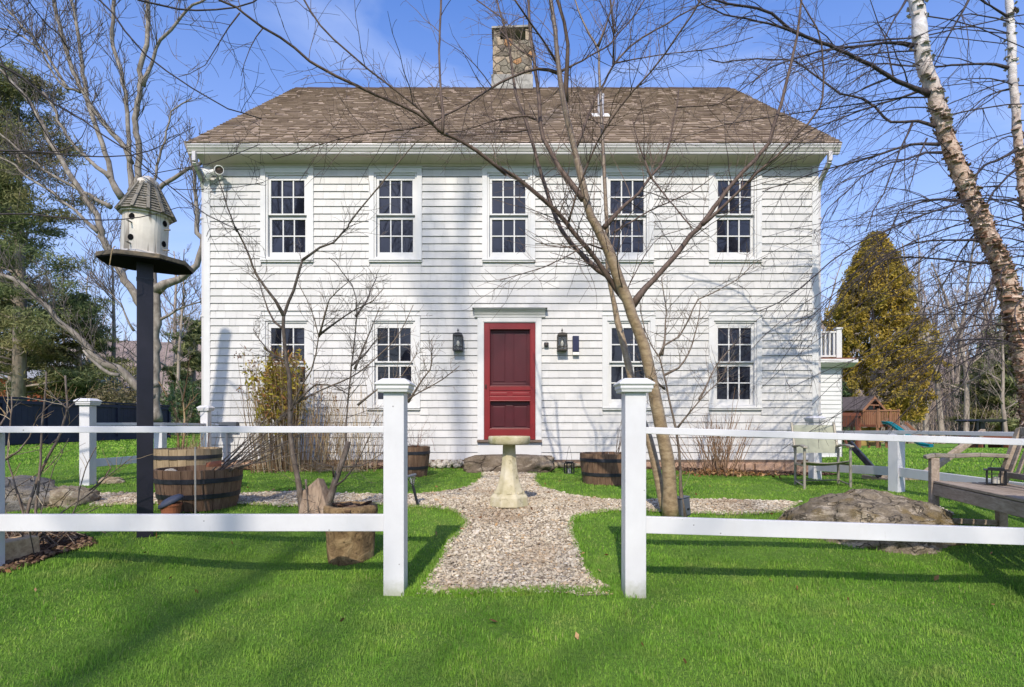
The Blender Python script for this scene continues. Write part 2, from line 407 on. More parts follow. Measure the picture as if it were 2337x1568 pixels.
def barkmat(name, lo, mid, top, sc=(30, 30, 5), lent=None, rough=.8, spec=.2, bump=.5, hi=None):
    t = NT(name); p = t.coord('World')
    f = t.noise(t.map(p, sc), 1.0, 6, .65, .4)
    c = t.ramp(f, [(.28, lo), (.5, mid), (.72, top)])
    if hi:
        s3 = t.n('ShaderNodeSeparateXYZ'); t.l(p, s3.inputs[0]); c = t.mix(t.ramp(t.math('MULTIPLY', t.math('SUBTRACT', s3.outputs[2], 2.0), .4), [(0, 0), (1, .85)]), c, hi)
    if lent: c = t.mix(t.ramp(t.noise(t.map(p, (14, 14, 85)), 1.0, 2, .5), [(.60, 0), (.70, .42)]), c, lent)
    t.bump(f, bump, .008)
    return t.set(c, rough, spec)
M['cherry'] = barkmat('smooth_bronze_bark', (.130, .088, .052), (.245, .175, .102), (.37, .285, .175), (14, 14, 26), (.34, .29, .21), .34, .5, .25, hi=(.105, .078, .066))
M['cherrytwig'] = barkmat('dark_twig', (.050, .033, .026), (.095, .066, .052), (.15, .11, .088), rough=.6, bump=.2)
M['twigbl'] = barkmat('blackish_twig', (.020, .016, .018), (.045, .036, .038), (.085, .070, .068), rough=.6, bump=.2)
M['maple'] = barkmat('pale_grey_bark', (.095, .080, .066), (.195, .170, .145), (.33, .30, .265), (5, 5, 2.2), None, .85, .15, .6)
M['mapletwig'] = barkmat('grey_twig', (.045, .038, .036), (.095, .080, .074), (.155, .135, .123), bump=.1)
M['bgbark'] = barkmat('grey_forest_bark', (.14, .110, .090), (.26, .215, .18), (.38, .33, .285), (4, 4, 1.2), bump=.3)
M['bgtwig'] = barkmat('purple_grey_twig', (.17, .130, .122), (.25, .200, .187), (.34, .285, .27), (1, 1, 1), bump=0)
M['bgtwig2'] = barkmat('brown_grey_twig', (.165, .125, .100), (.26, .205, .168), (.37, .31, .26), (1, 1, 1), bump=0)
M['saplingbark'] = barkmat('sapling_bark', (.065, .048, .038), (.135, .105, .082), (.24, .20, .165), (30, 30, 12), bump=.3)
t = NT('birch_bark'); p = t.coord('World')
f = t.noise(t.map(p, (7, 7, 9)), 1.0, 6, .65, 1.2)
pale = t.ramp(f, [(.3, (.40, .36, .34)), (.5, (.52, .50, .50)), (.62, (.62, .61, .62)), (.75, (.33, .21, .14))])
tan = t.ramp(f, [(.25, (.06, .034, .024)), (.40, (.22, .128, .085)), (.54, (.50, .385, .31)), (.64, (.32, .20, .135)), (.76, (.09, .05, .032))])
sp = t.n('ShaderNodeSeparateXYZ'); t.l(p, sp.inputs[0])
hz = t.ramp(t.math('MULTIPLY', t.math('SUBTRACT', sp.outputs[2], 4.5), .8), [(0, 1), (1, 0)])
c = t.mix(hz, pale, tan)
t.bump(f, .8, .02); M['birch'] = t.set(c, .65, .3)
t = NT('birch_curl'); p = t.coord('World')
sp = t.n('ShaderNodeSeparateXYZ'); t.l(p, sp.inputs[0])
hz = t.ramp(t.math('MULTIPLY', t.math('SUBTRACT', sp.outputs[2], 4.3), .9), [(0, 1), (1, 0)])
c = t.mix(hz, t.ramp(t.island(), [(0, (.16, .11, .085)), (.3, (.45, .39, .35)), (1, (.60, .56, .53))]), t.ramp(t.island(), [(0, (.10, .052, .034)), (.5, (.30, .18, .12)), (.85, (.50, .38, .30)), (1, (.60, .50, .43))]))
M['curl'] = t.set(c, .7, .25)
def leafmat(name, stops, trans=.25, patch=None, psc=1.2):
    t = NT(name); p = t.coord('World')
    c = t.ramp(t.island(), stops)
    if patch: c = t.mix(t.ramp(t.noise(p, psc, 4, .6), [(.42, 0), (.62, .75)]), c, patch)
    m = t.set(c, .7, .2)
    tr = t.n('ShaderNodeBsdfTranslucent'); t.l(c, tr.inputs['Color']); ms = t.n('ShaderNodeMixShader'); ms.inputs[0].default_value = trans
    out = t.t.nodes['Material Output']; t.l(t.b.outputs[0], ms.inputs[1]); t.l(tr.outputs[0], ms.inputs[2]); t.l(ms.outputs[0], out.inputs['Surface'])
    return m
M['cedar'] = leafmat('golden_cedar_leaf', [(0, (.18, .118, .018)), (.5, (.36, .25, .040)), (1, (.52, .375, .072))], .3, (.27, .22, .040), .35)
M['pine'] = leafmat('pine_needles', [(0, (.070, .10, .050)), (.5, (.165, .205, .085)), (1, (.30, .32, .14))], .3, (.20, .165, .065), .22)
M['hydra'] = leafmat('yellowed_leaf', [(0, (.17, .155, .015)), (.4, (.34, .29, .030)), (.68, (.46, .36, .075)), (.85, (.44, .25, .10)), (1, (.30, .13, .06))], .35)
M['straw'] = leafmat('straw_stem', [(0, (.14, .080, .040)), (.4, (.30, .205, .105)), (.75, (.43, .325, .19)), (1, (.50, .43, .32))], .1)
M['evergreen'] = leafmat('evergreen_leaf', [(0, (.035, .070, .028)), (.6, (.075, .125, .048)), (1, (.14, .185, .075))], .2)
M['oliveshrub'] = leafmat('olive_shrub_leaf', [(0, (.12, .105, .050)), (.6, (.20, .170, .085)), (1, (.29, .245, .14))], .2)
M['brownleaf'] = leafmat('brown_leaf', [(0, (.08, .030, .018)), (.6, (.17, .065, .035)), (1, (.26, .12, .06))], .2)
M['brownstem'] = barkmat('brown_shrub_stem', (.13, .075, .045), (.24, .150, .092), (.36, .245, .16), (20, 20, 8), bump=.2)
M['sling'] = plain('olive_sling_fabric', (.30, .31, .235), .75, .2, var=.12, scale=9)
M['chairmetal'] = plain('taupe_chair_frame', (.28, .255, .205), .5, .4, .2, var=.12)
M['terracotta'] = plain('terracotta', (.30, .105, .05), .85, .2, var=.25, scale=9)
M['slate'] = plain('blue_grey_cap', (.055, .065, .095), .6, .3, var=.2)
M['greybox'] = plain('grey_plastic_box', (.07, .08, .10), .5, .4, var=.15)
M['teal'] = plain('teal_plastic_slide', (.005, .165, .205), .35, .4, var=.06, bump=0)
M['playroof'] = plain('brown_grey_shingle', (.085, .070, .066), .9, .15, var=.25, scale=5)
M['yellowwall'] = plain('ochre_play_panel', (.36, .26, .09), .8, .2, var=.2)
M['rampgrey'] = wood('grey_ramp_board', (.11, .085, .075), (.20, .165, .15), (.30, .26, .235), 'z')
M['shedbrown'] = plain('brown_shed_wall', (.16, .085, .05), .85, .2, var=.2)
M['brickred'] = plain('red_brick_far', (.30, .075, .035), .9, .2, var=.25, scale=2)
M['greyroof'] = plain('grey_far_roof', (.22, .23, .25), .85, .2, var=.15)
M['tagwhite'] = plain('rod_metal', (.42, .39, .35), .4, .5, .3, var=.1)
M['forestfloor'] = plain('leaf_litter_hillside', (.25, .195, .170), .95, .1, var=.35, scale=.35, bump=.8, bdist=.4)
# ---------------------------------------------------------------- the house
YW = 9.85
def wx(x): return (x - HX) * YW / F
def wz(y): return CZ - (y - HY) * YW / F
X0, X1 = wx(467), wx(1866)
ZB, ZT = wz(1050), 5.51
house = thing('white_house', 'two storey white shingled house with brown roof, red front door and stone chimney', 'house', (0, YW, .3))
WIN = [(wx(c), 5.465) for c in (656, 903, 1161, 1431.5, 1677)] + [(wx(c), 2.911) for c in (656, 899, 1434.5, 1677)]
DX0, DX1 = wx(1090), wx(1236.5)
holes = [(x - .45, x + .45, z - 1.61, z - .01) for x, z in WIN] + [(DX0 + .01, DX1 - .01, wz(1040), wz(722))]
row = .1287; zr0 = 1.587 - 10 * row
mb = MB(); rr = random.Random(3); shadem = MB()
k = -1
while True:
    z0 = zr0 + k * row; z1 = z0 + row; k += 1
    if z1 < ZB + .02: continue
    z0 = max(z0, ZB)
    if z0 > ZT - .02: break
    z1 = min(z1, ZT)
    iv = [(X0 + .10, X1 - .10)]
    for a, b, c, d in holes:
        if z1 > c and z0 < d:
            nv = []
            for p, q in iv:
                if b <= p or a >= q: nv.append((p, q)); continue
                if p < a: nv.append((p, a))
                if q > b: nv.append((b, q))
            iv = nv
    for p, q in iv:
        shadem.add([(p, YW - .0015, z1 - .012), (q, YW - .0015, z1 - .012), (q, YW - .0015, z1 + .004), (p, YW - .0015, z1 + .004)], [0, 1, 2, 3])  # added dark strip, paints the shadow line below the butt edges
        x = p
        while x < q - 1e-4:
            w = rr.uniform(.09, .24); e = min(q, x + w)
            if q - e < .06: e = q
            th = .023 + rr.uniform(-.0014, .0014); dz = rr.uniform(-.0012, .0008) if rr.random() < .4 else 0
            gp_ = rr.choice((.0007, .0012, .0020))
            a, b = x + gp_, e - gp_
            yb, yt = YW - th, YW - .006
            mb.add([(a, yb, z0+dz), (b, yb, z0+dz), (b, yt, z1-.0055), (a, yt, z1-.0055), (a, YW, z0+dz), (b, YW, z0+dz)],
                   [[0, 1, 2, 3], [0, 4, 5, 1]])
            x = e
siding = mb.build('siding', M['siding'], house); shadem.build('course_shade_strip', M['course_shade'], house)
# wall body behind the shingles
DEP = 18.9
mb = MB()
mb.box(X0 + .01, X1 - .01, YW + .002, DEP, ZB - .05, ZT + .16)
RY, RZ = 14.2, 9.40
mb.prism([(YW + .01, ZT + .16), (DEP - .01, ZT + .16), (RY, RZ - .14)], 0, X0 + .02, X1 - .02)
mb.build('wall', M['trim'], house)
mb = MB()
mb.box(X0 - .004, X0 + .105, YW - .026, YW + .0, ZB - .01, ZT)
mb.box(X0 - .004, X0 + .022, YW + .0, YW + .12, ZB - .01, ZT)
mb.build('corner_board', M['trim'], house, bevel=.003)
mb = MB(); mb.box(X1 - .105, X1 + .004, YW - .026, YW, ZB - .01, ZT); mb.box(X1 - .022, X1 + .004, YW, YW + .12, ZB - .01, ZT)
mb.build('corner_board', M['trim'], house, bevel=.003)
mb = MB(); mb.box(X0 + .02, X1 - .02, YW - .008, YW + .3, -.2, ZB - .012)
for i in range(60):   # uneven ledge stones under the sill
    x = X0 + .05 + i * (X1 - X0 - .1) / 60; w = rr.uniform(.10, .17)
    h = rr.uniform(.06, .20) if x > wx(1480) else rr.uniform(.03, .07)
    mb.box(x, x + w, YW - .008 - rr.uniform(.01, .07), YW - .008, -.1, ZB - .02 - rr.uniform(.01, .05))
mb.build('foundation', M['foundation'], house, bevel=.008)
mb = MB(); mb.box(X0 + .03, X1 - .03, YW - .014, YW, ZB - .035, ZB); mb.build('sill_board', M['threshold'], house)
# cornice: frieze board, slanted crown, gutter
EX0, EX1 = -5.415, 5.485
mb = MB()
mb.prism([(YW - .03, ZT - .02), (YW - .03, ZT + .012), (YW - .27, ZT + .075), (YW - .27, ZT + .16), (YW, ZT + .16), (YW, ZT - .02)], 0, X0 - .02, X1 + .02)
mb.build('soffit', M['soffit'], house)
gy = 9.585
prof = [(gy, 5.575), (gy - .055, 5.575), (gy - .060, 5.602), (gy - .068, 5.604), (gy - .074, 5.628), (gy - .098, 5.655), (gy - .104, 5.660), (gy - .106, 5.690), (gy - .118, 5.694), (gy - .118, 5.712), (gy - .100, 5.712), (gy - .096, 5.600), (gy - .02, 5.600), (gy - .01, 5.70), (gy, 5.70)]
prof = [(gy, 5.57), (gy - .052, 5.57), (gy - .056, 5.598), (gy - .066, 5.602), (gy - .082, 5.635), (gy - .098, 5.655), (gy - .104, 5.685), (gy - .116, 5.690), (gy - .116, 5.712), (gy, 5.712)]
mb = MB(); mb.prism(prof, 0, EX0, EX1)
mb.build('gutter', M['gutter'], house, bevel=.003)
def spout(sgn, xg):
    xs = (X0 - .045) if sgn < 0 else (X1 + .045)
    mb = MB(); P = [(xg, gy - .05, 5.60), (xg, gy - .05, 5.44), ((xg + xs) / 2, YW - .02, 5.24), (xs, YW + .07, 5.08), (xs, YW + .07, .45)]
    for a, b in zip(P[:-1], P[1:]): mb.bar(a, b, .06, .075, (0, 1, 0))
    for z in (4.6, 2.9, 1.2): mb.box(xs - .045, xs + .045, YW + .02, YW + .12, z, z + .03)
    mb.build('downspout', M['gutter'], house, bevel=.006)
spout(-1, W(448, 0, gy)[0]); spout(1, W(1890, 0, gy)[0])
# roof
ey, ez = 9.475, 5.722
sl = math.hypot(RY - ey, RZ - ez); uy, uz = (RY - ey) / sl, (RZ - ez) / sl
ny, nz = -uz, uy
mb = MB()
mb.prism([(ey, ez), (RY, RZ), (19.2, ez), (19.2, ez - .05), (RY, RZ - .06), (ey, ez - .03)], 0, EX0 - .008, EX1 + .008)
roof = mb.build('roof', M['roof_dark'], house)
mb = MB(); rh = .142; nrow = int(sl / rh)
for i in range(nrow):
    s0 = i * rh - .012; s1 = min(sl - .01, (i + 1) * rh + .012)
    x = EX0 - .012
    while x < EX1 - .0:
        tab = rr.random() < .74
        w = rr.uniform(.08, .24) if tab else rr.uniform(.05, .16)
        e = min(EX1 + .012, x + w)
        lo = (.024 if tab else .0085) + rr.uniform(-.002, .003); hi = .005
        so = s0 + rr.uniform(-.008, .008)
        if not tab: so += .014
        def pt(xx, s, hgt): return (xx, ey + uy * s + ny * hgt, ez + uz * s + nz * hgt)
        mb.add([pt(x, so, lo), pt(e, so, lo), pt(e, s1, hi), pt(x, s1, hi), pt(x, so, 0.001), pt(e, so, .001)],
               [[0, 1, 2, 3], [0, 4, 5, 1]], [[0, 3, 4], [1, 5, 2]])
        x = e
mb.build('shingles', M['roof'], roof)
mb = MB()
for i in range(36):
    x = EX0 + .02 + i * .3; e = min(EX1 - .02, x + .31)
    if x >= e: break
    h = .012 + .006 * (i % 2)
    mb.add([(x, RY - .15, RZ - .15 * uz / uy + h + .012), (e, RY - .15, RZ - .15 * uz / uy + h + .004), (e, RY, RZ + h + .012), (x, RY, RZ + h + .02), (x, RY + .15, RZ - .12 + h), (e, RY + .15, RZ - .12 + h), (x, RY - .15, RZ - .15 * uz / uy), (e, RY - .15, RZ - .15 * uz / uy)],
           [[0, 1, 2, 3], [3, 2, 5, 4], [6, 7, 1, 0]])
mb.build('ridge_cap', M['roof_dark'], roof)
for sg, xx in ((-1, EX0), (1, EX1)):
    mb = MB(); xa, xb = (xx, xx + .03) if sg < 0 else (xx - .03, xx)
    mb.prism([(ey + .05, ez - .03), (ey + .06, ez + .012), (RY, RZ - .035), (19.2, ez - .04), (19.2, ez - .19), (RY, RZ - .20), (ey + .15, ez - .03)], 0, xa, xb)
    mb.build('rake_board', M['gutter'], house)
# vent pipe on the slope
p = W(1370, 290, 11.0); s_ = 2.35
yy = ey + uy * s_; zz_ = ez + uz * s_; xv = (1371 - HX) * yy / F
mb = MB(); mb.boxm(Matrix.Translation((xv, yy, zz_ + .02)) @ Matrix.Rotation(math.atan2(uz, uy), 4, 'X'), .34, .30, .012)
mb.build('vent_flashing', M['plastic_white'], roof)
mb = MB(); mb.lathe([(.062, -.05), (.062, .38), (.070, .38), (.070, .42), (.05, .42), (.05, .37)], 20, (xv, yy, zz_)); mb.build('vent_pipe', M['gutter'], roof, smooth=False)
# chimney
cy = 13.95; cx0, cx1 = (1122 - HX) * cy / F, (1216 - HX) * cy / F
zb = 8.8; zw = CZ + (HY - 170) * cy / F; zp = CZ + (HY - 90) * cy / F; zc = CZ + (HY - 62) * cy / F
rc = random.Random(5)
def stonebox(mb, x0, x1, y0, y1, z0, z1, j=.02, st=.12):
    nx = max(1, int((x1-x0)/st)); nz_ = max(1, int((z1-z0)/st)); ny_ = max(1, int((y1-y0)/st))
    def grid(f, nu, nv):
        V = [f(i/nu, k/nv) for k in range(nv+1) for i in range(nu+1)]
        V = [tuple(c + rc.uniform(-j, j) * (0 < i % (nu+1) < nu) for c in v) for i, v in enumerate(V)]
        q = [(k*(nu+1)+i, k*(nu+1)+i+1, (k+1)*(nu+1)+i+1, (k+1)*(nu+1)+i) for k in range(nv) for i in range(nu)]
        mb.add(V, q)
    grid(lambda u, v: (x0+(x1-x0)*u, y0, z0+(z1-z0)*v), nx, nz_)
    grid(lambda u, v: (x1-(x1-x0)*u, y1, z0+(z1-z0)*v), nx, nz_)
    grid(lambda u, v: (x0, y1-(y1-y0)*u, z0+(z1-z0)*v), ny_, nz_)
    grid(lambda u, v: (x1, y0+(y1-y0)*u, z0+(z1-z0)*v), ny_, nz_)
    grid(lambda u, v: (x0+(x1-x0)*u, y0+(y1-y0)*v, z1), nx, ny_)
mb = MB(); stonebox(mb, cx0 + .03, cx1 - .02, cy, cy + .8, zb, zp)
pw = .16
for (a, b, h) in ((cx0 + .05, cx0 + .05 + pw, .0), (cx1 - .02 - pw, cx1 - .03, -.0)):
    for (c, d) in ((cy + .01, cy + .2), (cy + .6, cy + .79)):
        stonebox(mb, a, b, c, d, zp - .01, zc - .035, .008, .09)
chim = mb.build('chimney', M['chimney'], roof)
mb = MB(); mb.prism([(cx0 - .0, zc - .04), (cx1 - .01, zc + .0), (cx1 - .01, zc + .045), (cx0 - .0, zc + .005)], 1, cy - .03, cy + .84); mb.build('chimney_cap', M['lead'], roof)
mb = MB(); mb.box(cx0 + .17, cx1 - .16, cy + .25, cy + .75, zp + .002, zp + .02)
mb.lathe([(.17, 0), (.17, .16), (.14, .16), (.14, 0)], 16, ((cx0+cx1)/2 - .17, cy + .5, zp)); mb.build('chimney_flue', M['black'], roof)
mb = MB(); mb.box(cx0 - .005, cx1 + .005, cy - .02, cy + .82, 8.8, zw); mb.build('chimney_flashing', M['lead'], roof, bevel=.01)
mb = MB(); zf = ez + uz / uy * (cy - ey); mb.box(cx0 - .02, cx1 + .02, cy - .05, cy - .02, zf - .03, zf + .02); mb.build('flashing_strip', M['roof_dark'], roof)
# windows: casing with head, jamb, sill; two sashes of six panes
def win_parts():
    c = MB(); HW = .458
    c.box(-HW, -HW + .088, -.034, .03, -1.575, 0); c.box(HW - .088, HW, -.034, .03, -1.575, 0)
    c.box(-HW + .088, HW - .088, -.034, .03, -.088, 0)
    c.box(-HW - .004, HW + .004, -.046, .03, 0, .016)
    c.box(-HW, HW, -.05, .03, -1.60, -1.575); c.box(-HW, HW, -.036, .03, -1.627, -1.60)
    for s in (-1, 1):
        a, b = sorted((s * .370, s * .336)); c.box(a, b, -.012, .12, -1.575, -.088)
    c.box(-.336, .336, -.012, .12, -.118, -.088); c.box(-.336, .336, -.02, .12, -1.575, -1.535)
    u = MB(); y0, y1 = .010, .045
    u.box(-.334, -.288, y0, y1, -.806, -.119); u.box(.288, .334, y0, y1, -.806, -.119)
    u.box(-.288, .288, y0, y1, -.206, -.119); u.box(-.288, .288, y0, y1, -.806, -.779)
    for i in (1, 2):
        x = -.288 + i * .192; u.box(x - .011, x + .011, y0 + .006, y1, -.779, -.206)
    u.box(-.288, .288, y0 + .008, y1 - .002, -.503, -.482)
    l = MB(); y0, y1 = .052, .090
    l.box(-.334, -.290, y0, y1, -1.534, -.812); l.box(.290, .334, y0, y1, -1.534, -.812)
    l.box(-.290, .290, y0, y1, -.870, -.812); l.box(-.290, .290, y0, y1, -1.534, -1.438)
    for i in (1, 2):
        x = -.290 + i * .1933; l.box(x - .011, x + .011, y0 + .006, y1, -1.438, -.870)
    l.box(-.290, .290, y0 + .008, y1 - .002, -1.164, -1.143)
    gl = MB(); rg_ = random.Random(9)
    for zt_, zm_, zb_2, yg, hw2 in ((-.2, -.4925, -.79, .036, .29), (-.86, -1.1535, -1.45, .080, .295)):
        for i in range(3):
            for a_, b_ in ((zt_, zm_), (zm_, zb_2)):
                xa_, xb_ = -hw2 + i * hw2 * 2 / 3, -hw2 + (i + 1) * hw2 * 2 / 3; d1, d2, d3 = [rg_.uniform(-.0035, .0035) for _ in range(3)]
                gl.add([(xa_, yg + d1, b_), (xb_, yg + d2, b_), (xb_, yg + d2 + d3, a_), (xa_, yg + d1 + d3, a_)], [0, 1, 2, 3])
    return c, u, l, gl
c_, u_, l_, g_ = win_parts()
w0 = None
for i, (x, z) in enumerate(WIN):
    loc = (x, 0 - .0, z - .3)
    if i == 0:
        w0 = c_.build('window', M['trim'], None, bevel=.003); w0.parent = house; w0.location = loc
        for nm, mm, mt in (('sash', u_, 'trim'), ('sash', l_, 'trim'), ('pane', g_, 'glass')):
            o = mm.build(nm, M[mt], None, bevel=.002 if nm == 'sash' else 0); o.parent = w0
    else:
        w = w0.copy(); COL.objects.link(w); w.parent = house; w.location = loc
        for ch in w0.children:
            c = ch.copy(); COL.objects.link(c); c.parent = w
# openings: cut the wall body behind each window so the sashes sit in real recesses
cut = MB()
for x, z in WIN: cut.box(x - .40, x + .40, YW - .1, YW + .11, z - 1.58, z - .05)
cut.box(wx(1103) - .0, wx(1224.5), YW - .1, YW + .12, wz(1004), wz(736.5))
wall = bpy.data.objects['wall']
co = cut.build('cutter', None, None); co.location = (0, 0, 0)
bm_ = wall.modifiers.new('openings', 'BOOLEAN'); bm_.operation = 'DIFFERENCE'; bm_.object = co; bm_.solver = 'EXACT'
bpy.context.view_layer.update()
dg = bpy.context.evaluated_depsgraph_get()
me2 = bpy.data.meshes.new_from_object(wall.evaluated_get(dg)); wall.modifiers.clear(); wall.data = me2
bpy.data.objects.remove(co, do_unlink=True)
# door
k_ = .001838
def dx(z): return wx((1340 + z / 3.136) / S)
def dz(z): return wz((900 + z / 3.136) / S)
mb = MB()
mb.box(dx(290), dx(345), YW - .036, YW + .02, dz(1315), dz(166)); mb.box(dx(842), dx(892), YW - .036, YW + .02, dz(1315), dz(166))
mb.box(dx(345), dx(842), YW - .036, YW + .02, dz(208), dz(166))
mb.box(dx(345) , dx(345) + .012, YW - .03, YW + .10, dz(1315), dz(208)); mb.box(dx(842) - .012, dx(842), YW - .03, YW + .10, dz(1315), dz(208)); mb.box(dx(345), dx(842), YW - .03, YW + .10, dz(213), dz(208))
mb.build('door_casing', M['trim'], house, bevel=.003)
mb = MB()
mb.prism([(YW, dz(166)), (YW - .045, dz(166)), (YW - .05, dz(150)), (YW - .07, dz(135)), (YW - .075, dz(128)), (YW - .115, dz(104)), (YW - .135, dz(98)), (YW - .135, dz(90)), (YW, dz(85))], 0, dx(262), dx(926))
mb.build('door_header', M['trim'], house, bevel=.002)
mb = MB(); mb.prism([(YW, dz(84)), (YW - .15, dz(90)), (YW - .15, dz(86)), (YW, dz(78))], 0, dx(243), dx(945)); mb.build('header_flashing', M['lead'], house)
mb = MB(); mb.box(dx(288), dx(894), YW - .09, YW + .1, dz(1338), dz(1316)); mb.build('threshold', M['threshold'], house, bevel=.004)
mb = MB(); mb.box(dx(292), dx(890), YW - .03, YW + .02, dz(1470), dz(1340)); mb.box(dx(520), dx(528), YW - .032, YW - .029, dz(1470), dz(1340)); mb.build('riser_board', M['trim'], house)
mb = MB(); a, b = dx(345) + .014, dx(842) - .014; y0, y1 = YW - .012, YW + .022
mb.box(a, dx(402), y0, y1, dz(1312), dz(214)); mb.box(dx(790), b, y0, y1, dz(1312), dz(214))
for u, v in ((214, 270), (815, 850), (908, 945), (1215, 1312)): mb.box(dx(402), dx(790), y0, y1, dz(v), dz(u))
for (x0, x1, u, v) in ((402, 790, 270, 815), (402, 790, 945, 1215)):   # bead round the screens
    for q in ((x0, x0 + 7, u, v), (x1 - 7, x1, u, v), (x0 + 7, x1 - 7, u, u + 7), (x0 + 7, x1 - 7, v - 7, v)):
        mb.box(dx(q[0]), dx(q[1]), y0 - .004, y0 + .008, dz(q[3]), dz(q[2]))
mb.box(dx(402), dx(790), y0 + .012, y1 - .005, dz(908), dz(850))
for (x0, x1) in ((412, 568), (620, 778)): mb.box(dx(x0), dx(x1), y0 + .004, y0 + .02, dz(896), dz(872))
door = mb.build('door', M['red'], house, bevel=.003)
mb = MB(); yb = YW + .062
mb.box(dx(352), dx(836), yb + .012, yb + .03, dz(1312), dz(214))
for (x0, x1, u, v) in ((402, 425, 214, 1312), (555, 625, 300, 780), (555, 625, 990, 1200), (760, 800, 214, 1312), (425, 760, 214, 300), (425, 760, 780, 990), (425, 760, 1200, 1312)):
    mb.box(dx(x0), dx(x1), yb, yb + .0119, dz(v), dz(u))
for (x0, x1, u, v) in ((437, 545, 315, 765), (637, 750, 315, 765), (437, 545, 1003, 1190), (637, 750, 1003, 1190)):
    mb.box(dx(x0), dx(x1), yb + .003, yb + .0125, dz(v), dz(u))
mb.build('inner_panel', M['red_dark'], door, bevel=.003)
mb = MB(); mb.box(dx(362), dx(376), y0 - .01, y0, dz(830), dz(795)); mb.tube([(dx(369), y0 - .012, dz(800)), (dx(369), y0 - .045, dz(806)), (dx(369), y0 - .045, dz(822)), (dx(369), y0 - .012, dz(828))], .006, 6); mb.build('handle', M['bronze'], door)
for z in (333, 755, 1198):
    mb = MB(); mb.lathe([(.008, -.045), (.008, .045)], 10, (dx(845), y0 - .008, dz(z))); mb.box(dx(838), dx(850), y0 - .004, y0, dz(z + 24), dz(z - 24)); mb.build('hinge', M['red'], door)
# side wing with the roof deck
yw2 = 14.0
def w2x(x): return (x - HX) * yw2 / F
def w2z(y): return CZ - (y - HY) * yw2 / F
mb = MB(); mb.box(X1 - .02, w2x(1922), yw2 + .02, 18.0, -.2, w2z(838))
mb.build('side_wing_wall', M['trim'], house)
mb = MB(); z = -.1
while z < w2z(840):
    mb.add([(X1, yw2 + .0, z), (w2x(1920), yw2, z), (w2x(1920), yw2 + .016, z + .108), (X1, yw2 + .016, z + .108), (X1, yw2 + .02, z), (w2x(1920), yw2 + .02, z)], [[0, 1, 2, 3], [0, 4, 5, 1]])
    mb.add([(w2x(1922) + .016, yw2, z), (w2x(1922) + .016, 18, z), (w2x(1922), 18, z + .108), (w2x(1922), yw2, z + .108)], [0, 1, 2, 3]); z += .108
mb.build('side_wing_siding', M['trim'], house)
mb = MB(); mb.prism([(yw2 - .30, w2z(822)), (yw2 - .30, w2z(830)), (yw2 - .22, w2z(833)), (yw2 - .12, w2z(838)), (18.2, w2z(838)), (18.2, w2z(822))], 0, X1, w2x(1942))
mb.build('deck_fascia', M['trim'], house, bevel=.004)
mb = MB(); mb.box(X1, w2x(1940), yw2 - .26, 18.1, w2z(822), w2z(819)); mb.build('deck_boards', M['playwood'], house)
mb = MB(); yr = yw2 + .0
mb.box(w2x(1907), w2x(1919), yr - .05, yr + .07, w2z(819), w2z(752)); mb.box(w2x(1905.5), w2x(1920.5), yr - .07, yr + .09, w2z(752), w2z(748))
mb.box(X1, w2x(1907), yr - .03, yr + .05, w2z(760), w2z(756)); mb.box(X1, w2x(1907), yr - .02, yr + .03, w2z(815), w2z(811))
x = w2x(1903)
while x > w2x(1862): mb.box(x - .02, x + .02, yr - .015, yr + .02, w2z(811), w2z(760)); x -= .105
for i in range(30): mb.box(w2x(1913) - .02, w2x(1913) + .02, yr + .12 + i * .12, yr + .15 + i * .12, w2z(811), w2z(760))
mb.box(w2x(1910), w2x(1916), yr + .07, 17.8, w2z(760), w2z(756))
mb.build('deck_railing', M['trim'], house, bevel=.004)
# things fixed to the front wall
def lantern(cx, label, metal):
    x = dx(cx); zt = dz(345); zb_ = dz(480); yc = YW - .105; w = .077
    L = thing('wall_lantern', label, 'wall lantern', (x, YW, zb_), 0, 'wall lanterns flanking the front door')
    m = MB()
    for sx in (-1, 1):
        for sy in (-1, 1): m.box(x + sx * w - .007, x + sx * w + .007, yc + sy * w * .85 - .007, yc + sy * w * .85 + .007, zb_, zt)
    m.box(x - w - .01, x + w + .01, yc - w, yc + w, zb_ - .012, zb_ + .012)
    for z in (zb_ + .05, zt - .02): m.box(x - w, x + w, yc - w * .85 - .006, yc - w * .85 + .006, z, z + .012)
    m.build('frame', metal, L, bevel=.002)
    m = MB(); m.lathe([(w * 1.5, 0), (w * 1.48, .02), (w * 1.0, .05), (w * .35, .06), (.012, .062), (.012, .08), (.02, .09), (.02, .105), (.008, .12), (.004, .14)], 4, (x, yc, zt - .005), rot=math.pi / 4); m.build('cap', metal, L)
    m = MB(); m.box(x - .05, x + .05, YW - .03, YW - .012, zb_ + .02, zt - .01); m.bar((x, YW - .02, zt - .02), (x, yc, zt + .045), .016, .016); m.build('back_plate', metal, L)
    m = MB()
    for q in ((-1, 0), (1, 0), (0, -1)):
        if q[0]: m.box(x + q[0] * w - .002, x + q[0] * w + .002, yc - w * .8, yc + w * .8, zb_ + .012, zt - .01)
        else: m.box(x - w + .006, x + w - .006, yc - w * .85 + .003, yc - w * .85 + .006, zb_ + .012, zt - .01)
    m.build('glass', M['lglass'], L)
    m = MB(); m.lathe([(.014, 0), (.016, .05), (.026, .07), (.028, .095), (.018, .125), (.004, .14)], 12, (x, yc, zb_ + .03)); m.build('bulb', M['bulb'], L, smooth=True)
lantern(112, 'black box wall lantern with a clear bulb, left of the red door', M['black'])
lantern(1081, 'bronze box wall lantern between the doorbell and the navy wall box', M['bronze'])
L = thing('doorbell_camera', 'small black doorbell camera on the shingles right of the red door', 'doorbell', (dx(935), YW, dz(440)))
m = MB(); m.box(dx(915), dx(957), YW - .075, YW - .012, dz(442), dz(402)); m.build('housing', M['black'], L, bevel=.012)
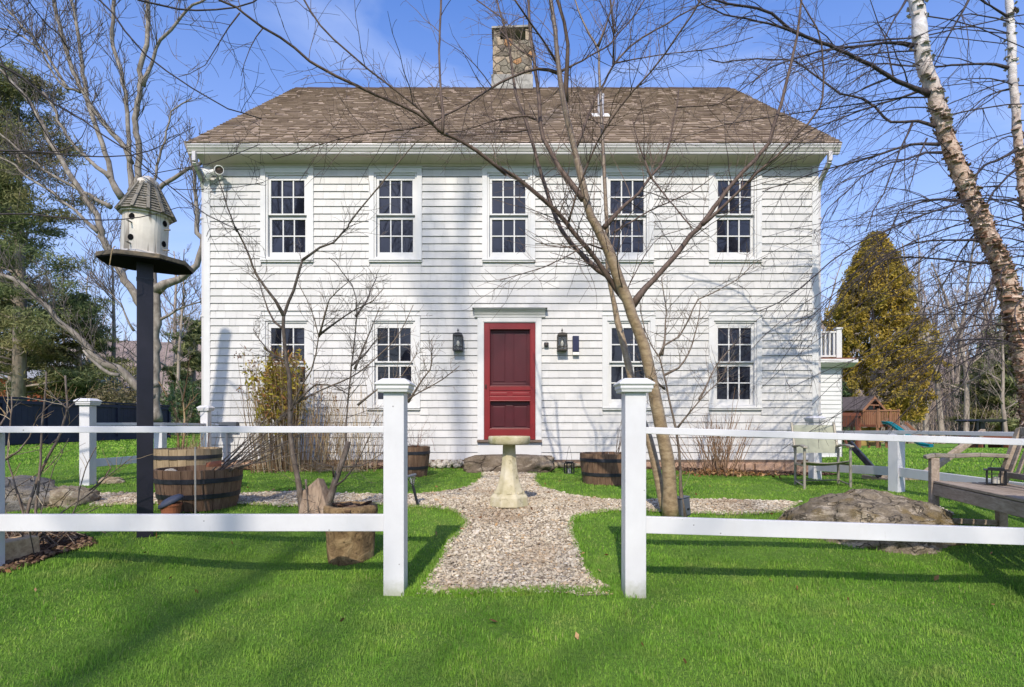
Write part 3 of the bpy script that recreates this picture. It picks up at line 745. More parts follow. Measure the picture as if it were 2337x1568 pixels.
m = MB(); m.boxm(Matrix.Translation((dx(936), YW - .077, dz(420))), .03, .006, .03); m.build('camera_lens', M['lens'], L, bevel=.002)
L = thing('wall_box', 'narrow navy wall box with a pale lower edge right of the bronze lantern', 'mailbox', (dx(1210), YW, dz(520)))
m = MB(); m.box(dx(1181), dx(1239), YW - .10, YW - .012, dz(493), dz(345)); m.build('box', M['navy'], L, bevel=.004)
m = MB(); m.box(dx(1182), dx(1240), YW - .09, YW - .012, dz(522), dz(494)); m.build('lower_edge', M['plastic_white'], L, bevel=.003)
fx, fz = (550 + 920 / 8.25) / S, (410 + 990 / 8.25) / S
bx, bz = wx(fx), wz(fz)
L = thing('floodlight', 'white twin security floodlight high on the left house corner', 'floodlight', (bx, YW, bz))
m = MB(); m.lathe([(.05, 0), (.05, .03), (.03, .04)], 16, (0, 0, 0)); v = np.concatenate(m.V); m.V = [np.stack([v[:, 0] + bx, YW - .018 - v[:, 2], v[:, 1] + bz - .02], 1)]; m.build('base', M['plastic_white'], L)
def head(d, c, prof, mat, nm, n=18):
    d = Vector(d).normalized(); q = Vector((0, 0, 1)).rotation_difference(d).to_matrix()
    m = MB(); m.lathe(prof, n); v = np.concatenate(m.V) @ np.array(q).T + np.array(c); m.V = [v]; return m.build(nm, mat, L, smooth=True)
cl = (bx - .06, YW - .13, bz + .02); cr_ = (bx + .07, YW - .13, bz + .02)
m = MB(); m.tube([(bx - .01, YW - .05, bz), (bx - .03, YW - .1, bz + .02), cl], .03, 10); m.tube([(bx + .01, YW - .05, bz), (bx + .04, YW - .1, bz + .02), cr_], .03, 10); m.build('arm', M['plastic_white'], L, smooth=True)
hp = [(.03, -.05), (.045, -.03), (.05, .05), (.105, .13), (.108, .15), (.095, .15), (.09, .12)]
a1 = head((-.85, -.35, -.45), cl, hp, M['plastic_white'], 'lamp_head'); a2 = head((.25, -1, -.1), cr_, [(q * .72, w * .8) for q, w in hp], M['plastic_white'], 'lamp_head')
head((-.85, -.35, -.45), cl, [(.001, .1225), (.09, .1226)], M['lens'], 'lamp_lens'); head((.25, -1, -.1), cr_, [(.001, .0985), (.066, .0986)], M['lens'], 'lamp_lens')
# ---------------------------------------------------------------- ground, path, beds
def axis_samples(a, b, c, d, fine, n_out):
    mid = np.arange(b, c + 1e-6, fine)
    lo = b - np.geomspace(fine, b - a, n_out)[::-1]; hi = c + np.geomspace(fine, d - c, n_out)
    return np.concatenate([lo, mid, hi])
gx = axis_samples(-500, -11, 11, 500, .22, 26); gyv = axis_samples(-200, -3, 13, 700, .22, 30)
XX, YY = np.meshgrid(gx, gyv); ZZ = g(XX, YY)
nx = len(gx); idx = np.arange(nx * len(gyv)).reshape(len(gyv), nx)
mb = MB(); mb.add(np.stack([XX, YY, ZZ], -1).reshape(-1, 3), np.stack([idx[:-1, :-1], idx[:-1, 1:], idx[1:, 1:], idx[1:, :-1]], -1).reshape(-1, 4))
struct(mb.build('lawn', M['lawn'], None, smooth=True))
def gpoly(pts): return [tuple(gp(x, y)[:2]) for x, y in pts]
PATH = gpoly([(950, 1360), (975, 1325), (1000, 1290), (1022, 1240), (1040, 1222), (1058, 1200), (1056, 1188), (1035, 1170), (1000, 1162), (930, 1158), (860, 1153), (760, 1155), (640, 1158), (540, 1152), (420, 1150), (300, 1155), (205, 1158),
              (205, 1128), (300, 1127), (420, 1127), (540, 1128), (640, 1124), (700, 1120), (760, 1127), (860, 1130), (960, 1129), (1030, 1121), (1075, 1110), (1100, 1092), (1098, 1076),
              (1180, 1078), (1225, 1082), (1222, 1100), (1235, 1112), (1290, 1128), (1360, 1140), (1430, 1142), (1560, 1141), (1700, 1143), (1830, 1148),
              (1800, 1172), (1700, 1176), (1560, 1174), (1450, 1166), (1380, 1170), (1322, 1180), (1306, 1192), (1308, 1215), (1318, 1240), (1330, 1285), (1352, 1318), (1392, 1346), (1400, 1362), (1290, 1358), (1170, 1357), (1060, 1360)])
BED_L = gpoly([(-40, 1215), (90, 1213), (150, 1214), (215, 1232), (220, 1246), (150, 1262), (90, 1285), (40, 1302), (-40, 1318)])
BED_F = [(X0 - .1, 9.86), (X0 - .1, 9.25), (-4.3, 9.05), (-3.2, 8.95), (-2.2, 9.25), (-1.4, 9.45), (-.9, 9.5), (-.3, 9.3), (.3, 9.3), (.75, 9.6), (1.5, 9.55), (2.3, 9.35), (3.0, 8.75), (3.7, 8.7), (4.2, 9.0), (5.0, 9.2), (5.4, 9.4), (5.4, 9.86)]
PATH_R = gpoly([(2050, 1158), (2110, 1150), (2150, 1160), (2175, 1175), (2120, 1180), (2060, 1172)])
def sheet(name, poly, mat, dz_, cell=.05):
    a = np.array(poly); x = np.arange(a[:, 0].min() - .1, a[:, 0].max() + .1, cell); y = np.arange(a[:, 1].min() - .1, a[:, 1].max() + .1, cell)
    X, Y = np.meshgrid(x, y); Z = g(X, Y) + dz_
    idx = np.arange(X.size).reshape(X.shape); q = np.stack([idx[:-1, :-1], idx[:-1, 1:], idx[1:, 1:], idx[1:, :-1]], -1).reshape(-1, 4)
    cxm = X[:-1, :-1].ravel() + cell / 2; cym = Y[:-1, :-1].ravel() + cell / 2
    q = q[inpoly(cxm, cym, poly)]
    u, inv = np.unique(q, return_inverse=True)
    mb = MB(); mb.add(np.stack([X, Y, Z], -1).reshape(-1, 3)[u], inv.reshape(q.shape)); return mb.build(name, mat, None, smooth=True)
struct(sheet('gravel_path', PATH, M['gravel'], .010)); struct(sheet('gravel_patch', PATH_R, M['gravel'], .010))
struct(sheet('garden_bed', BED_L, M['mulch'], .012)); struct(sheet('foundation_bed', BED_F, M['mulch'], .012, .07))
# loose stones on the path
ph = (1 + 5 ** .5) / 2
ico_v = np.array([[-1, ph, 0], [1, ph, 0], [-1, -ph, 0], [1, -ph, 0], [0, -1, ph], [0, 1, ph], [0, -1, -ph], [0, 1, -ph], [ph, 0, -1], [ph, 0, 1], [-ph, 0, -1], [-ph, 0, 1]]) / math.sqrt(1 + ph * ph)
ico_f = np.array([[0,11,5],[0,5,1],[0,1,7],[0,7,10],[0,10,11],[1,5,9],[5,11,4],[11,10,2],[10,7,6],[7,1,8],[3,9,4],[3,4,2],[3,2,6],[3,6,8],[3,8,9],[4,9,5],[2,4,11],[6,2,10],[8,6,7],[9,8,1]])
def pts_in(poly, dens):
    a = np.array(poly); x0, y0 = a.min(0); x1, y1 = a.max(0); n = int((x1-x0)*(y1-y0)*dens)
    x = NR.uniform(x0, x1, n); y = NR.uniform(y0, y1, n); m = inpoly(x, y, poly); return x[m], y[m]
def stones(x, y, smin, smax, flat=.6, lift=.25):
    n = len(x); s = NR.uniform(smin, smax, n) * NR.choice([1, 1, 1, 1.35], n)
    V = ico_v[None] * NR.uniform(.72, 1.25, (n, 12, 1)); V = V * np.stack([s, s * NR.uniform(.55, .95, n), s * NR.uniform(.35, .7, n)], -1)[:, None, :]
    t = NR.uniform(0, 6.283, n); c, sn = np.cos(t)[:, None], np.sin(t)[:, None]
    tl = NR.normal(0, .25, n)[:, None]
    vx = V[..., 0] * c - V[..., 1] * sn; vy = V[..., 0] * sn + V[..., 1] * c; vz = V[..., 2] + V[..., 0] * tl
    z = g(x, y) + .010 + s * lift
    P = np.stack([vx + x[:, None], vy + y[:, None], vz + z[:, None]], -1)
    return P.reshape(-1, 3), (ico_f[None] + (np.arange(n) * 12)[:, None, None]).reshape(-1, 3)
mb = MB()
x, y = pts_in(PATH, 4200); near = NR.uniform(0, 1, len(x)) < np.clip(8.0 / y ** 1.1, .3, 1.4)
v, f = stones(x[near], y[near], .006, .0125); mb.add(v, f)
x, y = pts_in(PATH, 330); v, f = stones(x, y, .013, .021, lift=.35); mb.add(v, f)
x, y = pts_in(PATH_R, 2200); v, f = stones(x, y, .008, .016); mb.add(v, f)
PATH_B = gpoly([(776, 1575), (793, 1556), (806, 1545), (820, 1550), (846, 1575)]); x = x
stuff(mb.build('gravel', M['stones'], None))
# mulch chips in the beds
def chips(poly, dens, smin, smax):
    x, y = pts_in(poly, dens); v, f = stones(x, y, smin, smax, lift=.3); return v, f
mb = MB()
for pl, d in ((BED_L, 2500), (BED_F, 500)):
    v, f = chips(pl, d, .006, .02); mb.add(v, f)
stuff(mb.build('mulch', M['chips'], None))
# ---------------------------------------------------------------- grass
def blades(x, y, h, w):
    n = len(x); z = g(x, y)
    t = NR.uniform(0, 6.283, n); L = NR.uniform(.15, .75, n) * h
    dx_, dy_ = np.cos(t), np.sin(t); sx, sy = -dy_ * w, dx_ * w
    B = np.stack([x, y, z - .004], -1); D1 = np.stack([dx_ * L * .3, dy_ * L * .3, h * .6], -1); D2 = np.stack([dx_ * L, dy_ * L, h], -1)
    Sd = np.stack([sx, sy, np.zeros(n)], -1)
    V = np.stack([B - Sd, B + Sd, B + D1 + Sd * .8, B + D1 - Sd * .8, B + D2], 1).reshape(-1, 3)
    o = (np.arange(n) * 5)[:, None]
    return V, o + np.array([0, 1, 2, 3]), o + np.array([3, 2, 4])
def lawn_pts(y0, y1, dens, xr=None):
    m = .95; A = []
    n = int((y1 - y0) * (y1 + .3) * 2 * m * dens)
    y = NR.uniform(y0, y1, n); x = NR.uniform(-1, 1, n) * (y1 * m + .3)
    k = np.abs(x) < y * m + .3; x, y = x[k], y[k]
    ok = np.ones(len(x), bool)
    fr = NR.uniform(0, 1, len(x))
    jx = x + NR.normal(0, .03, len(x)); jy = y + NR.normal(0, .03, len(x))
    for pl in (PATH, BED_L, BED_F, PATH_R): ok &= ~inpoly(jx, jy, pl)
    ok &= ~((y > YW - .2) & (x > X0 - .05) & (x < X1 + .05))
    ok &= ~((y > 13.7) & (x > X0) & (x < 8.2))
    # grass grows thin over the near end of the gravel
    return x[ok], y[ok]
mb = MB()
for y0, y1, dens, h0, h1, w in ((1.9, 2.9, 12500, .012, .031, .0016), (2.9, 4.2, 9000, .012, .031, .0020), (4.2, 6.2, 4500, .012, .028, .0028), (6.2, 9.9, 1800, .012, .025, .0045)):
    x, y = lawn_pts(y0, y1, dens); n = len(x)
    tuft = .75 + .5 * (np.sin(x * 9.1 + 3 * np.sin(y * 4.3)) * np.sin(y * 8.3 + 2 * np.sin(x * 5.1)) > .1)
    h = NR.uniform(h0, h1, n) * (1 + .6 * (NR.uniform(0, 1, n) > .95)) * tuft
    mb.add(*blades(x, y, h, NR.uniform(.7, 1.2, n) * w))
for y0, y1, dens, h0, h1, w in ((9.9, 16, 260, .03, .055, .012), (16, 34, 60, .04, .07, .03)):
    x, y = lawn_pts(y0, y1, dens); k = np.abs(x) > y * .38; x, y = x[k], y[k]; n = len(x)
    mb.add(*blades(x, y, NR.uniform(h0, h1, n), NR.uniform(.7, 1.2, n) * w))
# straggling tufts over the path edges and its near end
pe = np.array(PATH)
nxt = np.roll(pe, -1, 0); tt = NR.uniform(0, 1, (len(pe), 260, 1)); E = (pe[:, None] * (1 - tt) + nxt[:, None] * tt).reshape(-1, 2) + NR.normal(0, .022, (len(pe) * 260, 2))
mb.add(*blades(E[:, 0], E[:, 1], NR.uniform(.02, .05, len(E)), np.full(len(E), .002)))
x = NR.uniform(PATH[0][0] - .1, .65, 5200); y = 3.53 + np.abs(NR.normal(0, .05, 5200)) - .03
mb.add(*blades(x, y, NR.uniform(.02, .045, 5200), np.full(5200, .002)))
stuff(mb.build('grass', M['grass'], None))
# fallen leaves here and there
def flakes(C, size, n_per=1, squash=1.0):
    C = np.asarray(C, float); n = len(C); s = np.broadcast_to(np.asarray(size, float), (n,))
    a = NR.normal(0, 1, (n, 3)); a /= np.linalg.norm(a, axis=1)[:, None]
    b = NR.normal(0, 1, (n, 3)); b -= a * (a * b).sum(1)[:, None]; b /= np.linalg.norm(b, axis=1)[:, None]
    b *= squash
    V = np.stack([C - a * s[:, None], C - b * s[:, None] * .5, C + a * s[:, None], C + b * s[:, None] * .5], 1).reshape(-1, 3)
    return V, (np.arange(n) * 4)[:, None] + np.array([0, 1, 2, 3])
n = 90; y = NR.uniform(2.6, 9, n); x = NR.uniform(-.9, .9, n) * y; m = (np.abs(x) < 5); x, y = x[m], y[m]
x = np.concatenate([x, NR.uniform(-.7, .7, 45), NR.uniform(-4.5, 4.5, 120)]); y = np.concatenate([y, NR.uniform(3.7, 7.5, 45), NR.uniform(8.9, 9.7, 120)])
mb = MB(); v, f = flakes(np.stack([x, y, g(x, y) + .022], -1), NR.uniform(.012, .03, len(x))); mb.add(v, f)
stuff(mb.build('fallen_leaves', M['leafdry'], None))
# ---------------------------------------------------------------- fences
def post(par, x, y, z0, z1, w=.127, cap=True, mat='fence', rot=0):
    T = Matrix.Translation((x, y, 0)) @ Matrix.Rotation(rot, 4, 'Z')
    m = MB(); m.boxm(T @ Matrix.Translation((0, 0, (z0 - .1 + z1) / 2)), w, w, z1 - z0 + .1)
    p = m.build('post', M[mat], par, bevel=.004)
    if cap:
        m = MB(); h = w / 2
        lv = [(h * 1.38, 0), (h * 1.42, .004), (h * 1.46, .018), (h * 1.54, .021), (h * 1.56, .030), (h * 1.545, .033), (h * 1.56, .042), (h * 1.68, .047), (h * 1.70, .055), (h * 1.58, .062), (h * 1.12, .084), (h * 1.06, .086)]
        m.lathe([(a * math.sqrt(2), b) for a, b in lv], 4, (0, 0, 0), rot=math.pi / 4 + rot)
        v = np.concatenate(m.V) + np.array([x, y, z1]); m.V = [v]
        m.build('post_cap', M[mat], p, bevel=.002)
    return p
fl = thing('post_and_rail_fence', 'white two rail fence left of the path opening, its capped post beside the gravel', 'fence', (-2, 3.56, 0), 0, 'white wooden garden fences')
xl = (898.3 - HX) * 3.5 / F
post(fl, xl, 3.563, gz(xl, 3.56), CZ - (895.5 - HY) * 3.5 / F)
xe = (-53 - HX) * 3.5 / F
post(fl, xe, 3.563, gz(xe, 3.56) - .02, 1.000, cap=False)
m = MB(); m.box(-6.2, xl - .0635, 3.515, 3.605, 1.0025, 1.0425); m.build('top_rail', M['fence'], fl, bevel=.003)
m = MB(); m.box(xe + .06, xl - .0635, 3.545, 3.583, .388, .4925); m.box(-5.6, xe - .0635, 3.545, 3.583, .388, .4925); m.build('lower_rail', M['fence'], fl, bevel=.003)
fr_ = thing('post_and_rail_fence', 'white two rail fence right of the path opening, sloping down past the bench', 'fence', (2, 3.5, 0), 0, 'white wooden garden fences')
xr = (1451 - HX) * 3.45 / F
post(fr_, xr, 3.513, gz(xr, 3.5), CZ - (895.5 - HY) * 3.45 / F)
za, zb2 = CZ - (974.8 - HY) * 3.46 / F, CZ - (1001.6 - HY) * 3.46 / F; xa, xb = xr + .0635, (2337 - HX) * 3.46 / F
sl_ = (zb2 - za) / (xb - xa); xe2 = 5.0
m = MB(); m.bar((xa, 3.505, za - .02), (xe2, 3.505, za - .02 + sl_ * (xe2 - xa)), .09, .041); m.build('top_rail', M['fence'], fr_, bevel=.003)
zc2 = CZ - (1199.8 - HY) * 3.46 / F
m = MB(); m.bar((xa, 3.50, zc2), (xe2, 3.50, zc2 + sl_ * (xe2 - xa)), .038, .102); m.build('lower_rail', M['fence'], fr_, bevel=.003)
m = MB()
for zz2 in (zc2 - .02, zc2 + .02): m.lathe([(.003, -.001), (.003, .001)], 8, (xa + .03, 3.48, zz2))
post(fr_, 3.32, 3.513, gz(3.32, 3.5), 1.0 - .075, cap=False)
# left fence running back to the house corner
fb = thing('post_and_rail_fence', 'white fence running from the capped post beyond the boulders back to the left house corner', 'fence', (-5.3, 8, .3), 0, 'white wooden garden fences')
pA = (-5.36, 7.2); pC = ((470 - HX) * 9.3 / F, 9.3); pB = ((366 - HX) * 8.3 / F, 8.3)
post(fb, *pA, gz(*pA), CZ - (925 - HY) * 7.2 / F); post(fb, *pC, gz(*pC), CZ - (938 - HY) * 9.3 / F, w=.12); post(fb, *pB, gz(*pB), 1.02, cap=False, w=.12)
m = MB(); m.bar((*pA, 1.045), (*pB, 1.045), .09, .04); m.bar((*pB, 1.045), (*pC, 1.035), .09, .04); m.build('top_rail', M['fence'], fb, bevel=.003)
m = MB(); m.bar((*pA, .55), (*pB, .56), .038, .10); m.bar((*pB, .56), (*pC, .56), .038, .10); m.build('lower_rail', M['fence'], fb, bevel=.003)
# right fence running from the house corner towards the bench
fg = thing('post_and_rail_fence', 'white fence running from the right house corner forward behind the garden chair and bench', 'fence', (4.5, 7, .3), 0, 'white wooden garden fences')
qA = ((1860 - HX) * 8.3 / F, 8.3); qB = ((2046 - HX) * 6.6 / F, 6.6); qC = (4.56, 4.3)
post(fg, *qA, gz(*qA), CZ - (963 - HY) * 8.3 / F, rot=.15); post(fg, *qB, gz(*qB), .935, cap=False, rot=.35, w=.12); post(fg, *qC, gz(*qC), .94, cap=False, w=.12)
m = MB(); m.bar((*qA, .925), (*qB, .955), .09, .04); m.bar((*qB, .955), (*qC, .965), .09, .04); m.build('top_rail', M['fence'], fg, bevel=.003)
m = MB(); m.bar((*qA, .42), (*qB, .50), .038, .105); m.bar((*qB, .50), (*qC, .47), .038, .105); m.build('lower_rail', M['fence'], fg, bevel=.003)
# navy board fence at the back left
fn = thing('board_fence', 'navy painted solid board fence at the far left of the lawn', 'fence', (-16, 24, .2))
n0 = W(-120, 1026, 17.5); n1 = W(385, 1000, 29)
def fpt(t, z): p = n0 * (1 - t) + n1 * t; return Vector((p[0], p[1], gz(p[0], p[1]) + z))
m = MB(); N = 90; dirv = Vector((n1 - n0)); dirv.z = 0; nrm = dirv.cross(Vector((0, 0, 1))).normalized()
for i in range(N):
    a, b = fpt(i / N, .05), fpt((i + .985) / N, .05); m.bar(((a + Vector((0, 0, .78)))), (b + Vector((0, 0, .78))), .022 + .006 * (i % 2), 1.56)
m.build('board_panel', M['navyfence'], fn)
m = MB(); m.bar(fpt(0, 1.66), fpt(1, 1.66), .16, .07); m.bar(fpt(0, 1.52) + nrm * .04, fpt(1, 1.52) + nrm * .04, .05, .12); m.bar(fpt(0, .12) + nrm * .04, fpt(1, .12) + nrm * .04, .05, .14); m.build('rail', M['navyfence'], fn)
for i in range(7):
    m = MB(); a = fpt(i / 6, 0); m.box(a.x - .07, a.x + .07, a.y - .07, a.y + .07, a.z - .1, a.z + 1.70); m.build('post', M['navyfence'], fn)
# ---------------------------------------------------------------- birdhouse and its post
by = 4.66; bc = gp(331, 1222); bx_, by = bc[0], bc[1]
fp = thing('birdhouse_post', 'tall black post with a square wooden platform on top', 'post', (bx_, by, bc[2]))
zpl = CZ - (600 - HY) * by / F
T = Matrix.Translation((bx_, by, 0)) @ Matrix.Rotation(.58, 4, 'Z')
m = MB(); m.boxm(T @ Matrix.Translation((0, 0, (bc[2] - .1 + zpl) / 2)), .108, .108, zpl - bc[2] + .1); m.build('post', M['postblack'], fp, bevel=.004)
m = MB(); m.boxm(T @ Matrix.Translation((0, 0, zpl - .13)), .114, .114, .009); m.build('band', M['hoop'], fp)
T2 = Matrix.Translation((bx_ - .012, by + .02, zpl + .016)) @ Matrix.Rotation(.05, 4, 'Y') @ Matrix.Rotation(.30, 4, 'Z')
m = MB(); oc = [(-.30, -.08), (-.12, -.24), (.16, -.24), (.30, -.10), (.30, .16), (.16, .26), (-.16, .26), (-.30, .16)]
m.prism(oc, 2, -.016, .016); v = np.concatenate(m.V); Tm = np.array(T2); m.V = [v @ Tm[:3, :3].T + Tm[:3, 3]]; m.build('platform', M['platform'], fp, bevel=.003)
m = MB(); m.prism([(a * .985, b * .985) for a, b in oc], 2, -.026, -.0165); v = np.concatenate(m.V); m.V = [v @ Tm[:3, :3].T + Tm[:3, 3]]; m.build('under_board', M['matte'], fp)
m = MB(); m.tube(smoothline([(bx_ - .02, by - .30, zpl + .035), (bx_ - .02, by - .33, zpl), (bx_ - .06, by - .30, zpl - .10)], .02)[0], .004, 5); m.build('string', M['timber'], fp)
bh = thing('birdhouse', 'round cream birdhouse with a grey shingled cone roof on the black post', 'birdhouse', (bx_ - .05, by, zpl + .035))
hx, hy, hz = bx_ - .008, by, zpl + .032
k = by / F
rb = 46 * k; hb = (582 - 488) * k + .02
Tt = Matrix.Rotation(.055, 4, 'Y')
def BB(mb, nm, mat, par=bh, **kw):
    v = np.concatenate(mb.V) @ np.array(Tt)[:3, :3].T + np.array((hx, hy, hz)); mb.V = [v]; return mb.build(nm, mat, par, **kw)
m = MB(); m.lathe([(rb * 1.12, 0), (rb * 1.14, .012), (rb * 1.10, .025), (rb, .03), (rb * 1.0, hb * .5), (rb * .99, hb), (rb * .9, hb + .002)], 40, fn=lambda a, z: 1 + .008 * math.sin(9 * a + 3 * z) )
body = BB(m, 'body', M['cream'], smooth=False)
m = MB(); rr_ = 53 * k; hr = (488 - 425) * k + .02; r1 = 16.5 * k
m.lathe([(rr_ * .93, hb - .012), (rr_, hb - .02), (rr_, hb - .008), (r1, hb + hr), (r1 * .9, hb + hr)], 12); BB(m, 'roof_deck', M['cream'])
m = MB(); NS = 12
for s in range(NS):
    a0, a1 = s * 2 * math.pi / NS + .1, (s + 1) * 2 * math.pi / NS + .1
    for i in range(11):
        t0, t1 = i / 11, (i + 1.15) / 11
        def rp(a, t, o): r = rr_ * (1 - t) + r1 * t + o + .012; return (r * math.cos(a), r * math.sin(a), hb - .008 + hr * t + o * .6)
        w_ = R.uniform(-.002, .002)
        m.add([rp(a0, t0, .009 + w_), rp(a1, t0, .009 + w_), rp(a1, t1, .001), rp(a0, t1, .001), rp(a0, t0, -.002), rp(a1, t0, -.002)], [[0, 1, 2, 3], [0, 4, 5, 1]])
BB(m, 'roof', M['greyshake'])
m = MB()
for s in range(NS):
    a = s * 2 * math.pi / NS + .1
    p0 = Vector(((rr_ + .02) * math.cos(a), (rr_ + .02) * math.sin(a), hb)); p1 = Vector(((r1 + .015) * math.cos(a), (r1 + .015) * math.sin(a), hb + hr))
    m.bar(p0, p1, .022, .012, (math.cos(a), math.sin(a), .8))
BB(m, 'roof_batten', M['greyshake'])
m = MB(); m.lathe([(r1 * 1.30, hb + hr - .028), (r1 * 1.34, hb + hr - .015), (r1 * 1.26, hb + hr + .026), (r1 * 1.0, hb + hr + .036), (r1 * .62, hb + hr + .054), (r1 * .2, hb + hr + .066), (.002, hb + hr + .068)], 28, capt=False); BB(m, 'roof_collar', M['cream'], smooth=True)
for a in (-1.606, -.087, -1.606 + math.pi, 2.2):
    for zc_ in (.115, .270):
        c, s = math.cos(a), math.sin(a); m = MB()
        ring = [(.021 * math.cos(q), .021 * math.sin(q) * (1 if q > math.pi else 1.15)) for q in np.linspace(0, 2 * math.pi, 14, False)]
        V = [(c * (rb + o) - s * u, s * (rb + o) + c * u, zc_ + w) for o in (-.03, .0035) for u, w in ring]
        m.add(V, [(i, (i+1) % 14, 14+(i+1) % 14, 14+i) for i in range(14)], list(range(14, 28)))
        BB(m, 'entrance_hole', M['matte'])
        m = MB(); m.tube([(c * rb, s * rb, zc_ - .045), (c * (rb + .045), s * (rb + .045), zc_ - .045)], .006, 8); BB(m, 'perch', M['greyshake'])
# ---------------------------------------------------------------- birdbath
bp = gp(1162, 1148); by2 = 5.6
bt = W(1162, 1148, by2); bz0 = gz(bt[0], by2); k = by2 / F
bb = thing('birdbath', 'mossy concrete birdbath standing on the gravel before the red door', 'birdbath', (bt[0], by2, bz0))
hgt = (1150 - 992) * k
def oct_(a, z): return 1 + .035 * math.cos(8 * a)
m = MB(); m.lathe([(46 * k, 0), (47 * k, .01), (46 * k, 14 * k), (45 * k, 22 * k), (36 * k, 30 * k)], 8, (bt[0], by2, bz0), rot=math.pi / 8); m.build('base', M['concrete'], bb, bevel=.008)
m = MB(); m.lathe([(36 * k, 29 * k), (31 * k, 40 * k), (26 * k, 54 * k), (22 * k, 70 * k), (19 * k, 90 * k), (16.5 * k, 115 * k), (15.5 * k, 138 * k), (17 * k, 141 * k)], 8, (bt[0], by2, bz0), rot=math.pi / 8); m.build('pedestal', M['concrete'], bb, bevel=.006)
for i in range(8):
    a = -math.pi / 2 + i * math.pi / 4 ; m = MB(); c, s = math.cos(a), math.sin(a)
    m.boxm(Matrix.Translation((bt[0] + c * 35.5 * k * .93, by2 + s * 35.5 * k * .93, bz0 + 32 * k)) @ Matrix.Rotation(a, 4, 'Z') @ Matrix.Rotation(-.5, 4, 'Y'), .012, .05, .028); m.build('oval_boss', M['concrete'], bb, bevel=.006)
m = MB(); rw = random.Random(8); wob = [rw.uniform(.97, 1.03) for _ in range(40)]
m.lathe([(20 * k, 139 * k), (44 * k, 140 * k), (47.5 * k, 143 * k), (48 * k, 155 * k), (46.5 * k, 158.5 * k), (43 * k, 158 * k), (40 * k, 152 * k), (20 * k, 148 * k), (1 * k, 147 * k)], 40, (bt[0], by2, bz0), fn=lambda a, z: 1 + .012 * math.sin(5 * a) + .01 * math.sin(11 * a + z * 30)); m.build('bowl', M['concrete'], bb, smooth=True, bevel=0)
# ---------------------------------------------------------------- stone step, boulders
def rock(name, c, size, seed, mat, rough=.22, sub=4, rotz=0, flat=None, sc=1.5, clampz=None):
    bpy.context  # mesh built from a subdivided icosahedron
    import bmesh
    bm = bmesh.new(); bmesh.ops.create_icosphere(bm, subdivisions=sub, radius=1)
    for v in bm.verts:
        d = v.co.normalized(); p = d * sc + Vector((seed * 7.3, seed * 3.1, seed * 1.7))
        n1 = noise.fractal(p, 1.0, 2.0, 5); n2 = abs(noise.noise(p * 2.3)) ; n3 = noise.fractal(p * 5, .8, 2.0, 4)
        r = 1 + rough * n1 - rough * .5 * n2 + rough * .22 * n3
        q = d * r
        if flat:
            for ax, lim in flat:
                s_ = q[abs(ax) - 1]
                if ax > 0 and s_ > lim: q[ax - 1] = lim + (s_ - lim) * .12
                if ax < 0 and s_ < -lim: q[-ax - 1] = -lim + (s_ + lim) * .12
        v.co = Vector((q.x * size[0], q.y * size[1], q.z * size[2]))
    me = bpy.data.meshes.new(name); bm.to_mesh(me); bm.free()
    for p in me.polygons: p.use_smooth = sub > 3
    me.materials.append(M[mat]); o = bpy.data.objects.new(name, me); COL.objects.link(o); o.location = c; o.rotation_euler = (0, 0, rotz); return o
sY = 8.95
o = rock('stone_step', (W(1162, 0, sY)[0], sY, .385), (.76, .36, .27), 3, 'step', .17, 5, 0, [(3, .62), (-3, .8), (-2, .82), (1, .93), (-1, .93)])
tag(o, 'long flat boulder used as a step below the red door', 'stone step')
o = rock('boulder', ((1985 - HX) * 4.95 / F, 4.95, gz(3.0, 4.9) - .09), (.72, .58, .42), 12, 'boulder', .16, 6, .1, None, 1.5)
tag(o, 'large mossy brown boulder rising from the lawn in front of the bench', 'boulder')
o = rock('boulder', (W(40, 0, 5.6)[0] - .05, 5.5, gz(-4.7, 5.5) + .03), (.62, .45, .24), 21, 'rock_grey', .25, 4, .2)
tag(o, 'broad grey boulder at the left frame edge behind the fence', 'boulder')
o = rock('boulder', (W(168, 0, 5.7)[0], 5.65, gz(-4.4, 5.65) + .03), (.24, .26, .15), 25, 'rock_tan', .22, 4, .5)
tag(o, 'tan boulder beside the white post at the end of the gravel', 'boulder')
p = gp(252, 1103); o = rock('small_rock', (p[0], p[1], p[2] + .02), (.165, .12, .07), 31, 'rock_tan', .15, 4, .1)
tag(o, 'small pinkish tan rock alone on the lawn by the left white post', 'rock')
rs = random.Random(4)
for i in range(15):
    x = wx(988 + i * 5.6 + rs.uniform(-2, 2)); y = 9.52 + rs.uniform(-.10, .12)
    o = rock('pale_stone', (x, y, gz(x, y) + .05 + (.05 if i % 3 == 0 else 0)), (rs.uniform(.05, .09), rs.uniform(.05, .07), rs.uniform(.04, .06)), 40 + i, 'pebble', .18, 3, rs.uniform(0, 3))
    tag(o, 'pale rounded stone in the heap between the half barrel and the stone step', 'stone', 'pale stones along the foundation')
for i in range(10):
    x = wx(rs.choice([1262, 1275, 1290, 1312, 1335]) + rs.uniform(-6, 6)); y = 9.58 + rs.uniform(-.06, .08)
    o = rock('flat_stone', (x, y, gz(x, y) + .05), (rs.uniform(.07, .12), .06, rs.uniform(.03, .06)), 70 + i, 'rock_tan', .15, 3, rs.uniform(-.2, .2))
    tag(o, 'flat greenish tan stone under the siding right of the stone step', 'stone', 'flat stones along the foundation')
